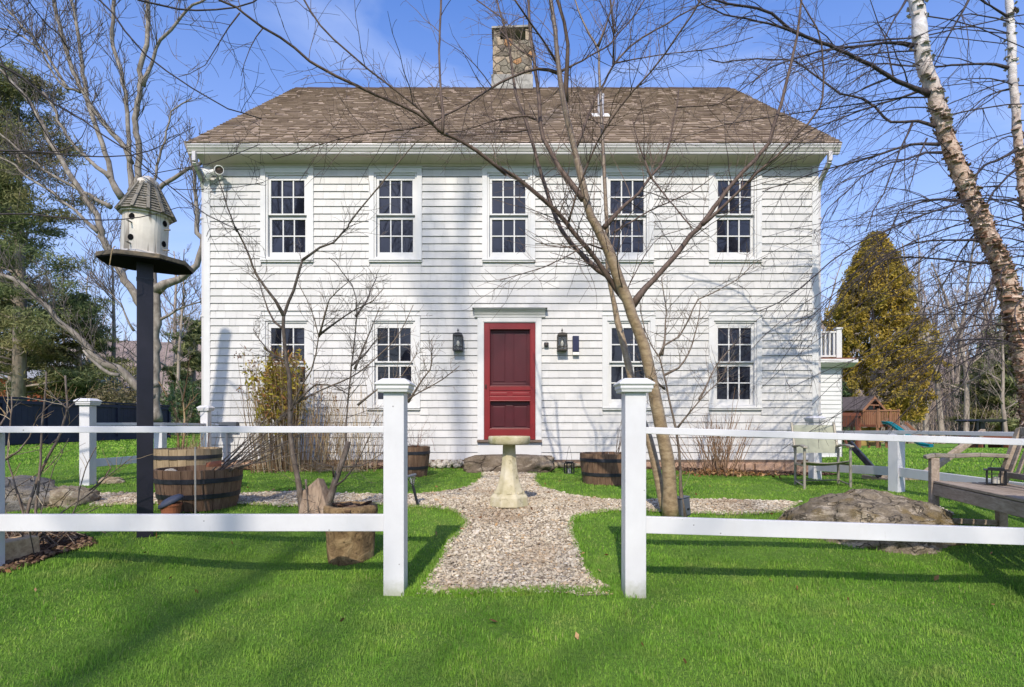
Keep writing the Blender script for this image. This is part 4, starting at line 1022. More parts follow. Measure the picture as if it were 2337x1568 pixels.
# ---------------------------------------------------------------- half barrels
def barrel(label, x, y, z0, r0, r1, h, mat='barrel', hoops=(.12, .42, .78), full=.86, nst=26):
    B = thing('half_barrel', label, 'barrel planter', (x, y, z0), R.uniform(0, 3), 'wooden half barrel planters')
    m = MB()
    for s in range(nst):
        a0 = 2 * math.pi * s / nst + .006; a1 = 2 * math.pi * (s + 1) / nst - .006; dr = R.uniform(-.003, .003)
        V = []; L = 7
        for j in range(L):
            t = j / (L - 1); rr2 = r0 + (r1 - r0) * math.sin(t * 1.45) / math.sin(1.45) + dr; hh = t * (h + R.uniform(-.004, .004) * (j == L - 1))
            for a, d in ((a0, 0), (a1, 0), (a1, .024), (a0, .024)): V.append(((rr2 - d) * math.cos(a), (rr2 - d) * math.sin(a), hh))
        q = []
        for j in range(L - 1):
            b = j * 4
            q += [(b, b+1, b+5, b+4), (b+1, b+2, b+6, b+5), (b+2, b+3, b+7, b+6), (b+3, b, b+4, b+7)]
        m.add(V, q, [(L-1)*4, (L-1)*4+1, (L-1)*4+2, (L-1)*4+3], [3, 2, 1, 0])
    m.build('staves', M[mat], B, local=True)
    for hp_ in hoops:
        m = MB(); t0 = hp_; t1 = hp_ + .042 / h * 1.0
        def rad(t): return r0 + (r1 - r0) * math.sin(t * 1.45) / math.sin(1.45)
        m.lathe([(rad(t0) - .004, h * t0), (rad(t0) + .0065, h * t0), (rad(t1) + .0065, h * t1), (rad(t1) - .004, h * t1)], 48, capb=False, capt=False); m.build('hoop', M['hoop'], B, local=True)
    m = MB(); rad_ = r0 + (r1 - r0) * full - .02
    V = [(0, 0, h * full + .02)]; 
    for ring in range(1, 6):
        for j in range(24):
            a = j * 2 * math.pi / 24; rr2 = rad_ * ring / 5; V.append((rr2 * math.cos(a), rr2 * math.sin(a), h * full + R.uniform(-.015, .02)))
    q = [(1 + (g_ - 1) * 24 + j, 1 + (g_ - 1) * 24 + (j + 1) % 24, 1 + g_ * 24 + (j + 1) % 24, 1 + g_ * 24 + j) for g_ in range(1, 5) for j in range(24)]
    m.add(V, q, [(0, 1 + j, 1 + (j + 1) % 24) for j in range(24)]); m.build('soil', M['soil'], B, local=True, smooth=True)
    return B
def at(px, Y): return W(px, 0, Y)[0]
Yb = 5.45; kx = Yb / F
xb1 = at(455, Yb); z1b = gz(xb1, Yb)
barrel('large half barrel filled with twigs beside the black birdhouse post', xb1, Yb, z1b, 79 * kx * .98, 90 * kx, CZ - (1068 - HY) * Yb / F - z1b, hoops=(.30, .68), full=.80)
Yc = 6.55; xb2 = at(428, Yc); z2b = gz(xb2, Yc); kx2 = Yc / F
barrel('pale weathered half barrel behind the large one', xb2, Yc, z2b, 60 * kx2, 71 * kx2, CZ - (1023 - HY) * Yc / F - z2b, 'barrel_pale', hoops=(.28, .78), full=.92)
Yd = 8.3; xb3 = at(934, Yd); z3b = gz(xb3, Yd)
barrel('half barrel with dry stems half hidden by the left gate post', xb3, Yd, z3b, 40 * Yd / F, 47 * Yd / F, CZ - (1019 - HY) * Yd / F - z3b, hoops=(.25, .75), full=.95)
Ye = 7.4; xb4 = at(1385, Ye); z4b = gz(xb4, Ye)
barrel('wide half barrel standing on the lawn left of the right gate post', xb4, Ye, z4b, 53 * Ye / F, 61 * Ye / F, CZ - (1034 - HY) * Ye / F - z4b, hoops=(.28, .74), full=.80)
# a thin rod stuck in before the big barrel
rx = at(446, 5.05); o = MB().tube([(rx, 5.05, gz(rx, 5.05) - .05), (rx - .002, 5.05, CZ - (1020 - HY) * 5.05 / F)], .0075, 8).build('garden_stake', M['tagwhite'])
tag(o, 'thin pale metal rod standing in front of the large half barrel', 'stake')
# tilted terracotta pot with a blue grey cap beside the post
pp = W(390, 1160, 4.95); pz = gz(pp[0], 4.95)
pt_ = thing('clay_pot', 'terracotta pot with a blue grey cap at the foot of the birdhouse post', 'pot', (pp[0], 4.95, pz), .4)
m = MB(); m.lathe([(.062, 0), (.075, .05), (.082, .10), (.088, .105), (.088, .125)], 20); m.build('pot', M['terracotta'], pt_, local=True, smooth=False)
m = MB(); m.lathe([(.092, .118), (.098, .125), (.095, .15), (.06, .175), (.02, .183)], 20); v = np.concatenate(m.V); v[:, 2] += v[:, 0] * .45; m.V = [v]; m.build('cap', M['slate'], pt_, local=True, smooth=True)
# solar path light, hanging lantern, grey box
q = gp(955, 1158); sl1 = thing('solar_light', 'leaning solar path light beside the left gate post', 'garden light', q)
b0 = Vector(q); b1 = Vector(W(942, 1108, q[1])); d = (b1 - b0).normalized()
m = MB(); m.tube([b0 - d * .05, b1], .013, 8); m.build('stake', M['black'], sl1)
m = MB()
for i in range(4):
    a = i * math.pi / 2 + .5; u = Vector((math.cos(a), math.sin(a), 0)) * .034
    m.tube([b1, b1 + u * .6 + d * .03, b1 + u + d * .085], .004, 5)
m.build('cage', M['black'], sl1)
m = MB(); m.lathe([(.012, 0), (.030, .07), (.030, .085)], 12, tuple(b1)); m.build('glass', M['lglass'], sl1)
m = MB(); m.boxm(Matrix.Translation(b1 + d * .098) @ Matrix.Rotation(-.25, 4, 'Y') @ Matrix.Rotation(.4, 4, 'Z'), .105, .105, .022); m.build('solar_cap', M['greybox'], sl1, bevel=.006)
def cage_lantern(name, label, c, w, h, hook=0, cat='lantern', n=4, rot=.3):
    L = thing(name, label, cat, c); x, y, z = c; T = Matrix.Translation(c) @ Matrix.Rotation(rot, 4, 'Z')
    m = MB()
    for sx in (-1, 1):
        for sy in (-1, 1): m.boxm(T @ Matrix.Translation((sx * w * .44, sy * w * .44, h * .42)), w * .09, w * .09, h * .84)
        for t in (-.2, .2):
            m.boxm(T @ Matrix.Translation((sx * w * .45, t * w, h * .42)), w * .03, w * .04, h * .84); m.boxm(T @ Matrix.Translation((t * w, sx * w * .45, h * .42)), w * .04, w * .03, h * .84)
        for zz2 in (.60,): m.boxm(T @ Matrix.Translation((0, sx * w * .45, h * zz2)), w * .9, w * .04, h * .03); m.boxm(T @ Matrix.Translation((sx * w * .45, 0, h * zz2)), w * .04, w * .9, h * .03)
    m.boxm(T @ Matrix.Translation((0, 0, h * .02)), w * 1.0, w * 1.0, h * .04); m.build('frame', M['black'], L)
    m = MB(); m.boxm(T @ Matrix.Translation((0, 0, h * .86)), w * 1.22, w * 1.22, h * .05); m.boxm(T @ Matrix.Translation((0, 0, h * .94)), w * .8, w * .8, h * .11); m.build('cap', M['black'], L)
    m = MB(); m.tube(smoothline([Vector(c) + Vector((-w * .32, 0, h)), Vector(c) + Vector((-w * .3, 0, h * 1.22)), Vector(c) + Vector((0, 0, h * (1.3 + hook))), Vector(c) + Vector((w * .3, 0, h * 1.22)), Vector(c) + Vector((w * .32, 0, h))], .02)[0], w * .02, 5); m.build('handle', M['black'], L)
    m = MB(); m.lathe([(w * .2, h * .04), (w * .2, h * .42), (w * .03, h * .44), (.002, h * .48)], 14, c); m.build('candle', M['bulb'], L)
    return L
hl = W(1299, 1068, 8.6); hz_ = gz(hl[0], 8.6)
cage_lantern('garden_lantern', 'small black lantern with a wire hook near the right half barrel', (hl[0], 8.6, hz_), .125, .19, .9)
q = gp(1560, 1178); gb = thing('outdoor_box', 'dark grey plastic box leaning at the foot of the main tree', 'utility box', q, .5)
m = MB(); m.boxm(Matrix.Rotation(-.12, 4, 'Y') @ Matrix.Translation((0, 0, .09)), .115, .09, .17); m.build('body', M['greybox'], gb, local=True, bevel=.014)
m = MB(); m.boxm(Matrix.Rotation(-.12, 4, 'Y') @ Matrix.Translation((.02, -.048, .07)), .028, .008, .018); m.build('latch', M['black'], gb, local=True, bevel=.003)
m = MB(); m.boxm(Matrix.Rotation(-.12, 4, 'Y') @ Matrix.Translation((0, 0, .178)), .122, .097, .012); m.build('lid', M['greybox'], gb, local=True, bevel=.005)
# ---------------------------------------------------------------- stump planter and firewood block
sp_ = gp(783, 1293); ks = sp_[1] / F
st = thing('log_planter', 'hollow cut log planter standing on the grass behind the left fence', 'log planter', (sp_[0] + .0, sp_[1] + .17, sp_[2]))
sx, sy = sp_[0], sp_[1] + .17; hs = 133 * sp_[1] / F
def lg(a, z): return 1 + .05 * math.sin(3 * a + 1) + .035 * math.sin(7 * a + z * 5) + .02 * math.sin(17 * a + z * 14)
m = MB(); m.lathe([(.150, -.03), (.158, .03), (.163, .10), (.168, .2), (.178, .3), (.186, hs * .9), (.182, hs), (.150, hs + .005), (.140, hs - .05), (.02, hs - .06)], 56, (sx, sy, sp_[2]), fn=lg); m.build('log', M['stump'], st, smooth=True)
m = MB(); rg = random.Random(6)
for i in range(16):
    a = rg.uniform(0, 6.28); r_ = rg.uniform(.03, .16); c = Vector((sx + r_ * math.cos(a), sy + r_ * math.sin(a), sp_[2] + hs - .01)); d = Vector((rg.uniform(-1, 1), rg.uniform(-1, 1), rg.uniform(-.1, .25))).normalized()
    m.bar(c - d * rg.uniform(.03, .07), c + d * rg.uniform(.03, .08), rg.uniform(.02, .05), rg.uniform(.008, .02))
m.build('bark_litter', M['chips'], st)
q = gp(722, 1172); fw = MB(); kf = q[1] / F
bm_v = [(-34 * kf, -.09, 0), (38 * kf, -.12, 0), (46 * kf, .08, 0), (-28 * kf, .12, 0), (-30 * kf, -.02, 52 * kf), (6 * kf, -.03, 83 * kf), (14 * kf, .05, 78 * kf), (-24 * kf, .10, 50 * kf)]
fw.add(np.array(bm_v) + q, [0, 1, 5, 4], [1, 2, 6, 5], [2, 3, 7, 6], [3, 0, 4, 7], [4, 5, 6, 7], [3, 2, 1, 0])
o = fw.build('split_log', M['oldpale'], None, bevel=.008); tag(o, 'pale split log wedge lying between the two trunks of the budding sapling', 'split log')
# landscape timber at the bottom left
a = gp(-20, 1312); b = gp(78, 1262); b2 = np.array(b) + np.array([.0, .0, 0])
o = MB().bar(Vector(a) + Vector((-.35, -.32, .055)), Vector(b) + Vector((0, 0, .055)), .14, .14).build('garden_timber', M['timber'], None, bevel=.008)
tag(o, 'squared timber edging the mulch bed at the lower left', 'timber')
# ---------------------------------------------------------------- garden chair
fl1, fr1 = Vector(gp(1836, 1117)), Vector(gp(1941, 1114))
ch = thing('garden_chair', 'olive sling garden chair facing the lawn at the right house corner', 'chair', tuple((fl1 + fr1) / 2))
bk = Vector((.14, .50, 0)); bl1, br1 = fl1 + bk, fr1 + bk
bl1.z = gz(bl1.x, bl1.y); br1.z = gz(br1.x, br1.y)
kc = fl1.y / F
def up(v, h): return v + Vector((0, 0, h))
for nm, a, b, r_ in (('front_leg', fl1, up(fl1, .50), .016), ('front_leg', fr1, up(fr1, .50), .016), ('rear_leg', bl1, up(bl1, .46), .016), ('rear_leg', br1, up(br1, .46), .016)):
    m = MB(); m.tube([a, b], r_, 8); m.build(nm, M['chairmetal'], ch)
for a, b in ((fl1, bl1), (fr1, br1)):
    m = MB(); dd = (b - a); P = [up(a - dd * .12, .50), up(a + dd * .3, .515), up(a + dd * .8, .50), up(a + dd * 1.15, .48)]
    for i in range(3): m.bar(P[i], P[i + 1], .052, .022)
    m.build('armrest', M['chairmetal'], ch, bevel=.008)
m = MB(); m.tube([fl1 + Vector((0, .02, .04)), bl1 + Vector((0, 0, .05)), br1 + Vector((0, 0, .05)), fr1 + Vector((0, .02, .04))], .010, 6); m.tube([up(fl1, .28), up(bl1, .26)], .011, 6); m.tube([up(fr1, .28), up(br1, .26)], .011, 6); m.build('stretcher', M['chairmetal'], ch)
m = MB(); N = 10
V = []
for j in range(N):
    t = j / (N - 1); A = fl1.lerp(bl1, t); B = fr1.lerp(br1, t); hh = .335 - .05 * t - .02 * math.sin(math.pi * t)
    for i in range(7):
        u = i / 6; p = A.lerp(B, u); V.append((p.x, p.y, p.z + hh - .025 * math.sin(math.pi * u)))
V2 = [(x, y, z - .012) for x, y, z in V]
m.add(V + V2, [(j*7+i, j*7+i+1, (j+1)*7+i+1, (j+1)*7+i) for j in range(N-1) for i in range(6)], [(70+j*7+i, 70+(j+1)*7+i, 70+(j+1)*7+i+1, 70+j*7+i+1) for j in range(N-1) for i in range(6)], [(i, 70+i, 71+i, i+1) for i in range(6)])
m.build('seat', M['chairmetal'], ch, smooth=True)
m = MB(); bt_ = Vector((.03, .16, 0)); V = []
for j in range(8):
    t = j / 7
    for i in range(9):
        u = i / 8; p = bl1.lerp(br1, u) + bt_ * t; V.append((p.x, p.y + .045 * math.sin(math.pi * u), p.z + .40 + .36 * t))
V2 = [(x, y + .012, z) for x, y, z in V]; n_ = 72
m.add(V + V2, [(j*9+i, j*9+i+1, (j+1)*9+i+1, (j+1)*9+i) for j in range(7) for i in range(8)], [(n_+j*9+i, n_+(j+1)*9+i, n_+(j+1)*9+i+1, n_+j*9+i+1) for j in range(7) for i in range(8)], [(63+i, 64+i, n_+64+i, n_+63+i) for i in range(8)])
m.build('backrest', M['sling'], ch, smooth=True)
for b in (bl1, br1):
    m = MB(); m.tube([up(b, .24), up(b, .40), up(b + bt_, .79)], .016, 8); m.build('back_post', M['chairmetal'], ch)
# ---------------------------------------------------------------- bench
Fp = Vector((3.74, 5.05, 0)); Ld = Vector((-.24, -.97, 0)).normalized(); Dd = Vector((.955, -.295, 0)).normalized()
zs = gz(4.0, 4.6)
be = thing('park_bench', 'weathered grey slatted wooden bench cut off by the right frame edge', 'bench', (Fp.x, Fp.y, zs))
L_ = 1.42; D_ = .50; hs_ = .44; ha = .665
def bpt(l, d, z): v = Fp + Ld * l + Dd * d; return Vector((v.x, v.y, zs + z))
upz = Vector((0, 0, 1))
for l in (0, L_):
    m = MB(); m.bar(bpt(l, 0, -.06), bpt(l, 0, ha), .065, .065, Ld); m.build('front_leg', M['teak'], be, bevel=.005)
    m = MB(); m.bar(bpt(l, D_, -.06), bpt(l, D_ - .01, hs_), .065, .07, Ld); m.bar(bpt(l, D_ - .01, hs_ - .01), bpt(l, D_ + .14, .92), .065, .06, Ld); m.build('rear_leg', M['teak'], be, bevel=.005)
    m = MB(); P = [bpt(l, -.07, ha + .0), bpt(l, .0, ha + .022), bpt(l, .15, ha + .016), bpt(l, .33, ha + .030), bpt(l, D_ + .04, ha + .022)]
    for i in range(4): m.bar(P[i], P[i + 1], .075, .035)
    m.build('armrest', M['teak_pale'], be, bevel=.008)
    m = MB(); m.bar(bpt(l, .03, .11), bpt(l, D_ - .03, .11), .03, .045)
    m.build('end_stretcher', M['teak'], be, bevel=.004)
    m = MB(); m.bar(bpt(l, .03, hs_ - .06), bpt(l, D_ - .03, hs_ - .06), .035, .09); m.build('side_rail', M['teak'], be, bevel=.004)
m = MB(); m.bar(bpt(.03, 0, hs_ - .055), bpt(L_ - .03, 0, hs_ - .055), .035, .10); m.build('front_apron', M['teak'], be, bevel=.005)
m = MB(); m.bar(bpt(.03, D_, hs_ - .055), bpt(L_ - .03, D_, hs_ - .055), .035, .09); m.build('rear_apron', M['teak'], be, bevel=.005)
for i in range(6):
    m = MB(); d = -.02 + i * .088; m.bar(bpt(-.02, d + .04, hs_ + .012 - .01 * math.sin(i * .6)), bpt(L_ + .02, d + .04, hs_ + .012 - .01 * math.sin(i * .6)), .074, .022); m.build('seat_slat', M['teak'], be, bevel=.004)
m = MB(); m.bar(bpt(0, D_ + .13, .90), bpt(L_, D_ + .13, .90), .04, .07); m.bar(bpt(0, D_ + .015, hs_ + .09), bpt(L_, D_ + .015, hs_ + .09), .035, .05); m.build('back_rail', M['teak_pale'], be, bevel=.006)
for i in range(14):
    m = MB(); l = .07 + i * (L_ - .14) / 13; m.bar(bpt(l, D_ + .02, hs_ + .10), bpt(l, D_ + .125, .88), .050, .014, Dd); m.build('back_slat', M['teak'], be, bevel=.003)
lc = bpt(.20, .36, hs_ + .024)
cage_lantern('candle_lantern', 'black candle lantern standing on the bench seat', tuple(lc), .135, .135, .35, rot=.9)
# hammock stand beyond the garden fence
p0, p1, p2, p3 = W(1938, 1010, 8.6), W(2010, 1085, 8.3), W(2100, 1108, 8.1), W(2245, 985, 8.9)
hm = thing('hammock_stand', 'dark wooden hammock stand with two slanting arms beyond the chair', 'hammock stand', (p1[0], p1[1], gz(p1[0], p1[1])))
p1[2] = gz(p1[0], p1[1]) + .05; p2[2] = gz(p2[0], p2[1]) + .05
m = MB(); m.bar(p1, p0, .07, .08); m.build('arm', M['postblack'], hm, bevel=.01)
m = MB(); m.bar(p2, p3, .07, .09); m.build('arm', M['teak'], hm, bevel=.01)
m = MB(); m.bar(p1, p2, .07, .08); m.build('base_beam', M['teak'], hm, bevel=.01)
m = MB(); m.bar(Vector(p1) + Vector((0, -.4, -.03)), Vector(p1) + Vector((0, .4, -.03)), .07, .06); m.bar(Vector(p2) + Vector((0, -.4, -.03)), Vector(p2) + Vector((0, .4, -.03)), .07, .06); m.build('foot', M['teak'], hm, bevel=.008)
# ---------------------------------------------------------------- play set, far lawn
Yp = 37.0
pc = W(1987, 0, Yp); pzg = CZ - (1020 - HY) * Yp / F
ps = thing('play_set', 'red cedar play house with a teal slide under the golden cedar', 'playset', (pc[0], Yp, pzg), math.radians(28))
def pm(nm, m, mat, **k): return m.build(nm, M[mat], ps, local=True, **k)
hw, dp, dk, ev, ap = 1.10, 1.9, 1.45, 2.55, 3.30
m = MB(); m.prism([(-hw, dk), (hw, dk), (hw, ev), (0, ap - .12), (-hw, ev)], 1, 0, .05); m.box(-hw, -hw + .05, .05, dp, dk, ev); m.box(hw - .05, hw, .05, dp, dk, ev); m.prism([(-hw, dk), (hw, dk), (hw, ev), (0, ap - .12), (-hw, ev)], 1, dp, dp + .05); pm('house_wall', m, 'playwood')
m = MB()
for s in (-1, 1): m.prism([(0, ap), (s * (hw + .22), ev - .12), (s * (hw + .22), ev - .20), (0, ap - .09)], 1, -.25, dp + .25)
pm('roof', m, 'playroof')
m = MB()
for s in (-1, 1): m.prism([(0, ap - .02), (s * (hw + .2), ev - .15), (s * (hw + .2), ev - .32), (0, ap - .20)], 1, -.29, -.25)
m.box(-.5, .5, -.27, -.22, ev + .12, ev + .2); pm('gable_trim', m, 'playwood2')
m = MB()
for (x0, x1) in ((-.85, -.42), (-.26, .28), (.42, .85)): m.box(x0, x1, -.012, -.002, 2.42, 2.62 + .16 * (x0 > -.4 and x1 < .4))
pm('window_opening', m, 'black')
for x in (-hw, -.1, hw): 
    for y in (-1.05, .05, dp): m = MB(); m.box(x - .06, x + .06, y - .06, y + .06, -.1, dk); pm('leg', m, 'playwood2')
m = MB(); m.box(-hw - .05, hw + .05, -1.15, dp, dk - .14, dk); pm('deck', m, 'playwood')
m = MB()
for i in range(13):
    if i in (0, 6, 12): continue
    x = -hw + i * (2 * hw + .0) / 12; m.box(x - .035, x + .035, -1.14, -1.10, dk, dk + .85)
for x in (-hw, hw * .15, hw): m.box(x - .06, x + .06, -1.16, -1.05, dk - .2, dk + 1.0)
m.box(-hw - .05, hw + .06, -1.18, -1.04, dk + .85, dk + .93)
for i in range(8): m.box(-hw - .02, -hw + .02, -1.0 + i * .13, -.92 + i * .13, dk, dk + .85)
m.box(-hw - .04, -hw + .04, -1.1, 0, dk + .85, dk + .92); pm('railing', m, 'playwood2')
m = MB(); m.box(-hw + .1, hw, .0, .03, .1, dk - .2); m.box(-hw, hw - .3, -.9, -.5, .35, .42); pm('lower_panel', m, 'yellowwall')
m = MB()
def slp(y, z, w=.27):
    return [(-w, y, z + .14), (-w + .05, y, z + .14), (-w + .07, y, z), (w - .07, y, z), (w - .05, y, z + .14), (w, y, z + .14)]
cs = [(0, 1.50), (-.35, 1.46), (-.8, 1.16), (-1.3, .78), (-1.8, .42), (-2.2, .2), (-2.7, .14)]
sm, _ = smoothline([(0, a, b) for a, b in cs], .12); V = [p for q in sm for p in slp(q[1] - 1.1, q[2])]; V = [(x - .55, y, z) for x, y, z in V]
n6 = 6; m.add(V, [(j*6+i, j*6+i+1, (j+1)*6+i+1, (j+1)*6+i) for j in range(len(sm)-1) for i in range(5)])
sld = pm('slide', m, 'teal'); md = sld.modifiers.new('thick', 'SOLIDIFY'); md.thickness = .03
m = MB()
for i in range(7): 
    x = hw - .32 + i * .16; m.bar((x, -1.15, dk - .05), (x, -2.7, .05), .145, .04, (0, 0, 1))
pm('climbing_ramp', m, 'rampgrey')
m = MB(); m.bar((hw - .42, -1.1, dk + .15), (hw - .42, -2.75, .1), .06, .14); m.bar((hw + .78, -1.1, dk + .15), (hw + .78, -2.75, .1), .06, .14); pm('ramp_rail', m, 'playwood2')
m = MB(); m.box(-hw - 2.6, -hw + .1, -.08, .08, 2.0, 2.2); 
for y in (-.75, .75): m.bar((-hw - 2.5, y, -.05), (-hw - 2.5, 0, 2.1), .1, .1)
m.box(-hw - .45, -hw - .33, -.06, .06, -.1, 2.0); m.bar((-hw - .35, 0, .8), (-hw + .15, 0, 1.9), .07, .07); pm('swing_beam', m, 'playwood')
m = MB()
for x in (-hw - 1.9, -hw - 1.3): m.box(x - .2, x + .2, -.1, .1, .5, .53); m.tube([(x - .18, 0, .53), (x - .18, 0, 2.0)], .012, 4); m.tube([(x + .18, 0, .53), (x + .18, 0, 2.0)], .012, 4)
pm('swing', m, 'black')
# picnic table with red sides and a dark roofed stand further right
Yq = 38; q = W(2238, 0, Yq); qz = gz(q[0], Yq)
gs = thing('garden_stand', 'dark roofed stand with a red bench on the far right lawn', 'garden stand', (q[0], Yq, qz), .2)
zt = CZ - (966 - HY) * Yq / F - qz + .1
m = MB(); m.box(-1.15, 1.15, -.7, .7, zt - .02, zt + .06); m.prism([(-1.25, zt + .06), (1.25, zt + .06), (1.0, zt + .16), (-1.0, zt + .16)], 1, -.8, .8); m.build('roof', M['black'], gs, local=True)
for x in (-1, 1):
    for y in (-.6, .6): m = MB(); m.box(x - .05, x + .05, y - .05, y + .05, -.1, zt); m.build('post', M['black'], gs, local=True)
m = MB(); m.box(-.12, .12, -.1, .1, 0, zt - .02); m.build('centre_post', M['black'], gs, local=True)
m = MB(); m.box(-1.2, 1.4, -1.0, .5, .55, .85); m.box(-1.0, -.9, -.9, .4, -.05, .55); m.box(1.1, 1.2, -.9, .4, -.05, .55); m.build('bench', M['playwood'], gs, local=True)
# neighbouring buildings at the far left
Yh = 60; h0 = W(-90, 0, Yh); h1 = W(130, 0, Yh); hz0 = gz(h0[0], Yh)
nb = thing('far_house', 'grey roofed red brick house glimpsed behind the pine at the far left', 'house', ((h0[0] + h1[0]) / 2, Yh, hz0))
zt1 = CZ - (862 - HY) * Yh / F; zt2 = CZ - (818 - HY) * Yh / F
m = MB(); m.box(h0[0], h1[0], Yh, Yh + 9, hz0 - .5, zt1); m.build('wall', M['brickred'], nb)
m = MB(); m.prism([(Yh - .5, zt1 - .1), (Yh + 9.5, zt1 - .1), (Yh + 4.5, zt2 + 1.2)], 0, h0[0] - .5, h1[0] + .5); m.build('roof', M['greyroof'], nb)
m = MB()
for i in range(5):
    x = h0[0] + 1 + i * 1.9; m.box(x, x + .9, Yh - .04, Yh + .02, zt1 - 1.9, zt1 - .5)
m.build('window', M['glass'], nb)
Ys = 34; s0 = W(98, 0, Ys); s1 = W(228, 0, Ys); sz0 = gz(s0[0], Ys)
sh = thing('garden_shed', 'low brown shed with a pale flat roof edge behind the navy fence', 'shed', ((s0[0] + s1[0]) / 2, Ys, sz0))
zr1 = CZ - (880 - HY) * Ys / F; zr2 = CZ - (889 - HY) * Ys / F
m = MB(); m.box(s0[0], s1[0], Ys, Ys + 3, sz0 - .3, zr2 - .05); m.build('wall', M['shedbrown'], sh)
m = MB(); m.add([(s0[0] - .2, Ys - .3, zr1), (s1[0] + .2, Ys - .3, zr2), (s1[0] + .2, Ys + 3.2, zr2 + .3), (s0[0] - .2, Ys + 3.2, zr1 + .3), (s0[0] - .2, Ys - .3, zr1 - .14), (s1[0] + .2, Ys - .3, zr2 - .14), (s1[0] + .2, Ys + 3.2, zr2 + .16), (s0[0] - .2, Ys + 3.2, zr1 + .16)], [0, 1, 2, 3], [4, 7, 6, 5], [0, 4, 5, 1], [1, 5, 6, 2], [2, 6, 7, 3], [3, 7, 4, 0]); m.build('roof', M['greyroof'], sh)
# grey utility meter low on the left end of the front wall
mx, mz = wx(528), wz(968)
mt = thing('utility_meter', 'grey utility box with pipes low on the left end of the front wall', 'utility meter', (mx, YW, mz))
m = MB(); m.box(mx - .16, mx + .14, YW - .12, YW - .01, mz - .10, mz + .04); m.build('box', M['greybox'], mt, bevel=.008)
m = MB(); m.tube([(mx - .14, YW - .06, mz - .02), (mx - .32, YW - .05, mz + .0)], .014, 8); m.tube([(mx - .06, YW - .06, mz - .1), (mx - .06, YW - .06, gz(mx, YW - .06) - .05)], .022, 8); m.build('pipe', M['gutter'], mt)
# ---------------------------------------------------------------- trees
def perp(d, rng):
    a = np.array([rng.gauss(0, 1), rng.gauss(0, 1), rng.gauss(0, 1)]); a -= d * (a @ d); return a / (np.linalg.norm(a) + 1e-9)
def limb(mb, P, r0, r1, n=8, step=.12, jig=0, rng=R):
    L, t = smoothline(P, step)
    if jig: L = L + np.array([[rng.gauss(0, jig) * (0 < i < len(L) - 1) for _ in range(3)] for i in range(len(L))])
    r = r0 + (r1 - r0) * t
    r[0] *= 1.5; r[1] *= 1.25
    if len(r) > 4: r[2] *= 1.1
    mb.tube(L, r, n); return L, r
def spawn(mb, L, r, n, lmin, lmax, levels, rng, up=.25, t0=.1, t1=1.0, fwd=.7, rmin=.0016, droop=0.0, nsub=(3, 5), sides=4, buds=0, minr=None, bias=(0, 0, 0)):
    k = len(L)
    for _ in range(n):
        t = rng.uniform(t0, t1); i = min(int(t * (k - 1)), k - 2); f = t * (k - 1) - i
        p = L[i] * (1 - f) + L[i + 1] * f; d = L[i + 1] - L[i]; d = d / (np.linalg.norm(d) + 1e-9)
        q = d * fwd * rng.uniform(.5, 1.2) + perp(d, rng) * rng.uniform(.5, 1.0) + np.array([0, 0, up]) + np.array(bias); q /= np.linalg.norm(q)
        le = rng.uniform(lmin, lmax) * (1 - .45 * t); rr = min(r[i] * .55, max(rmin * 1.6, le * .0085)); rr = max(rr, rmin)
        m = 5; P = [p]; v = q
        for j in range(m):
            v = v + perp(v, rng) * .16 + np.array([0, 0, up * .12 - droop * (j + 1) * .12]); v /= np.linalg.norm(v)
            P.append(P[-1] + v * le / m)
        P = np.array(P); rad = np.linspace(rr, max(rmin * .8, rr * .35), m + 1)
        mb.tube(P, rad, sides if rr > .006 else 3, cap=False)
        if levels > 1:
            spawn(mb, P, rad, rng.randint(*nsub), lmin * .42, lmax * .45, levels - 1, rng, up, .25, 1, fwd, rmin, droop, nsub, 3, 0, None, bias)
def bd(zone, pts, Y0, Y1, w0, w1, top=False):
    """a limb seen along 'pts' of a zoomed view; distance runs from Y0 to Y1; widths in that view"""
    D = zz(zone, pts) if isinstance(zone, str) else [q for z_, p_ in pts for q in zz(z_, p_)]
    s = ZONES[zone][2] if isinstance(zone, str) else ZONES[pts[0][0]][2]
    d = [0.0]
    for a, b in zip(D[:-1], D[1:]): d.append(d[-1] + math.hypot(b[0] - a[0], b[1] - a[1]))
    Ys = [Y0 + (Y1 - Y0) * q / d[-1] for q in d]
    P = [W(x, y, Y) for (x, y), Y in zip(D, Ys)]
    if top:
        v = P[-1] - P[-3 if len(P) > 2 else -2]; v = v / np.linalg.norm(v); v = v + np.array([0, 0, .15])
        P += [P[-1] + v * .7, P[-1] + v * 1.6]
    return np.array(P), w0 / s / S / 2 * Y0 / F, w1 / s / S / 2 * Y1 / F
def MZ(*a): return (None, list(a))
rt = random.Random(21)
# ---- the young bronze barked tree in front of the house
tb = gp(1525, 1184); YT = tb[1]
ct = thing('young_tree', 'leaning bronze barked bare tree in front of the house right of the path', 'tree', tb)
tw = MB(); trunk = MB(); limbs = MB()
G_ = 'G'; C_ = 'C'
def T(mz, Y0, Y1, w0, w1, mb, n=8, top=False, tw_n=0, lmin=.25, lmax=.8, lev=2, up=.2, t0=.1, nsub=(2, 4)):
    P, r0, r1 = bd(mz[0], mz[1], Y0, Y1, w0, w1, top)
    L, r = limb(mb, P, r0, r1, n, .09, .0015, rt)
    if tw_n: spawn(tw, L, r, tw_n, lmin, lmax, lev, rt, up, t0, 1.0, .7, .0016, 0, nsub)
    return L, r
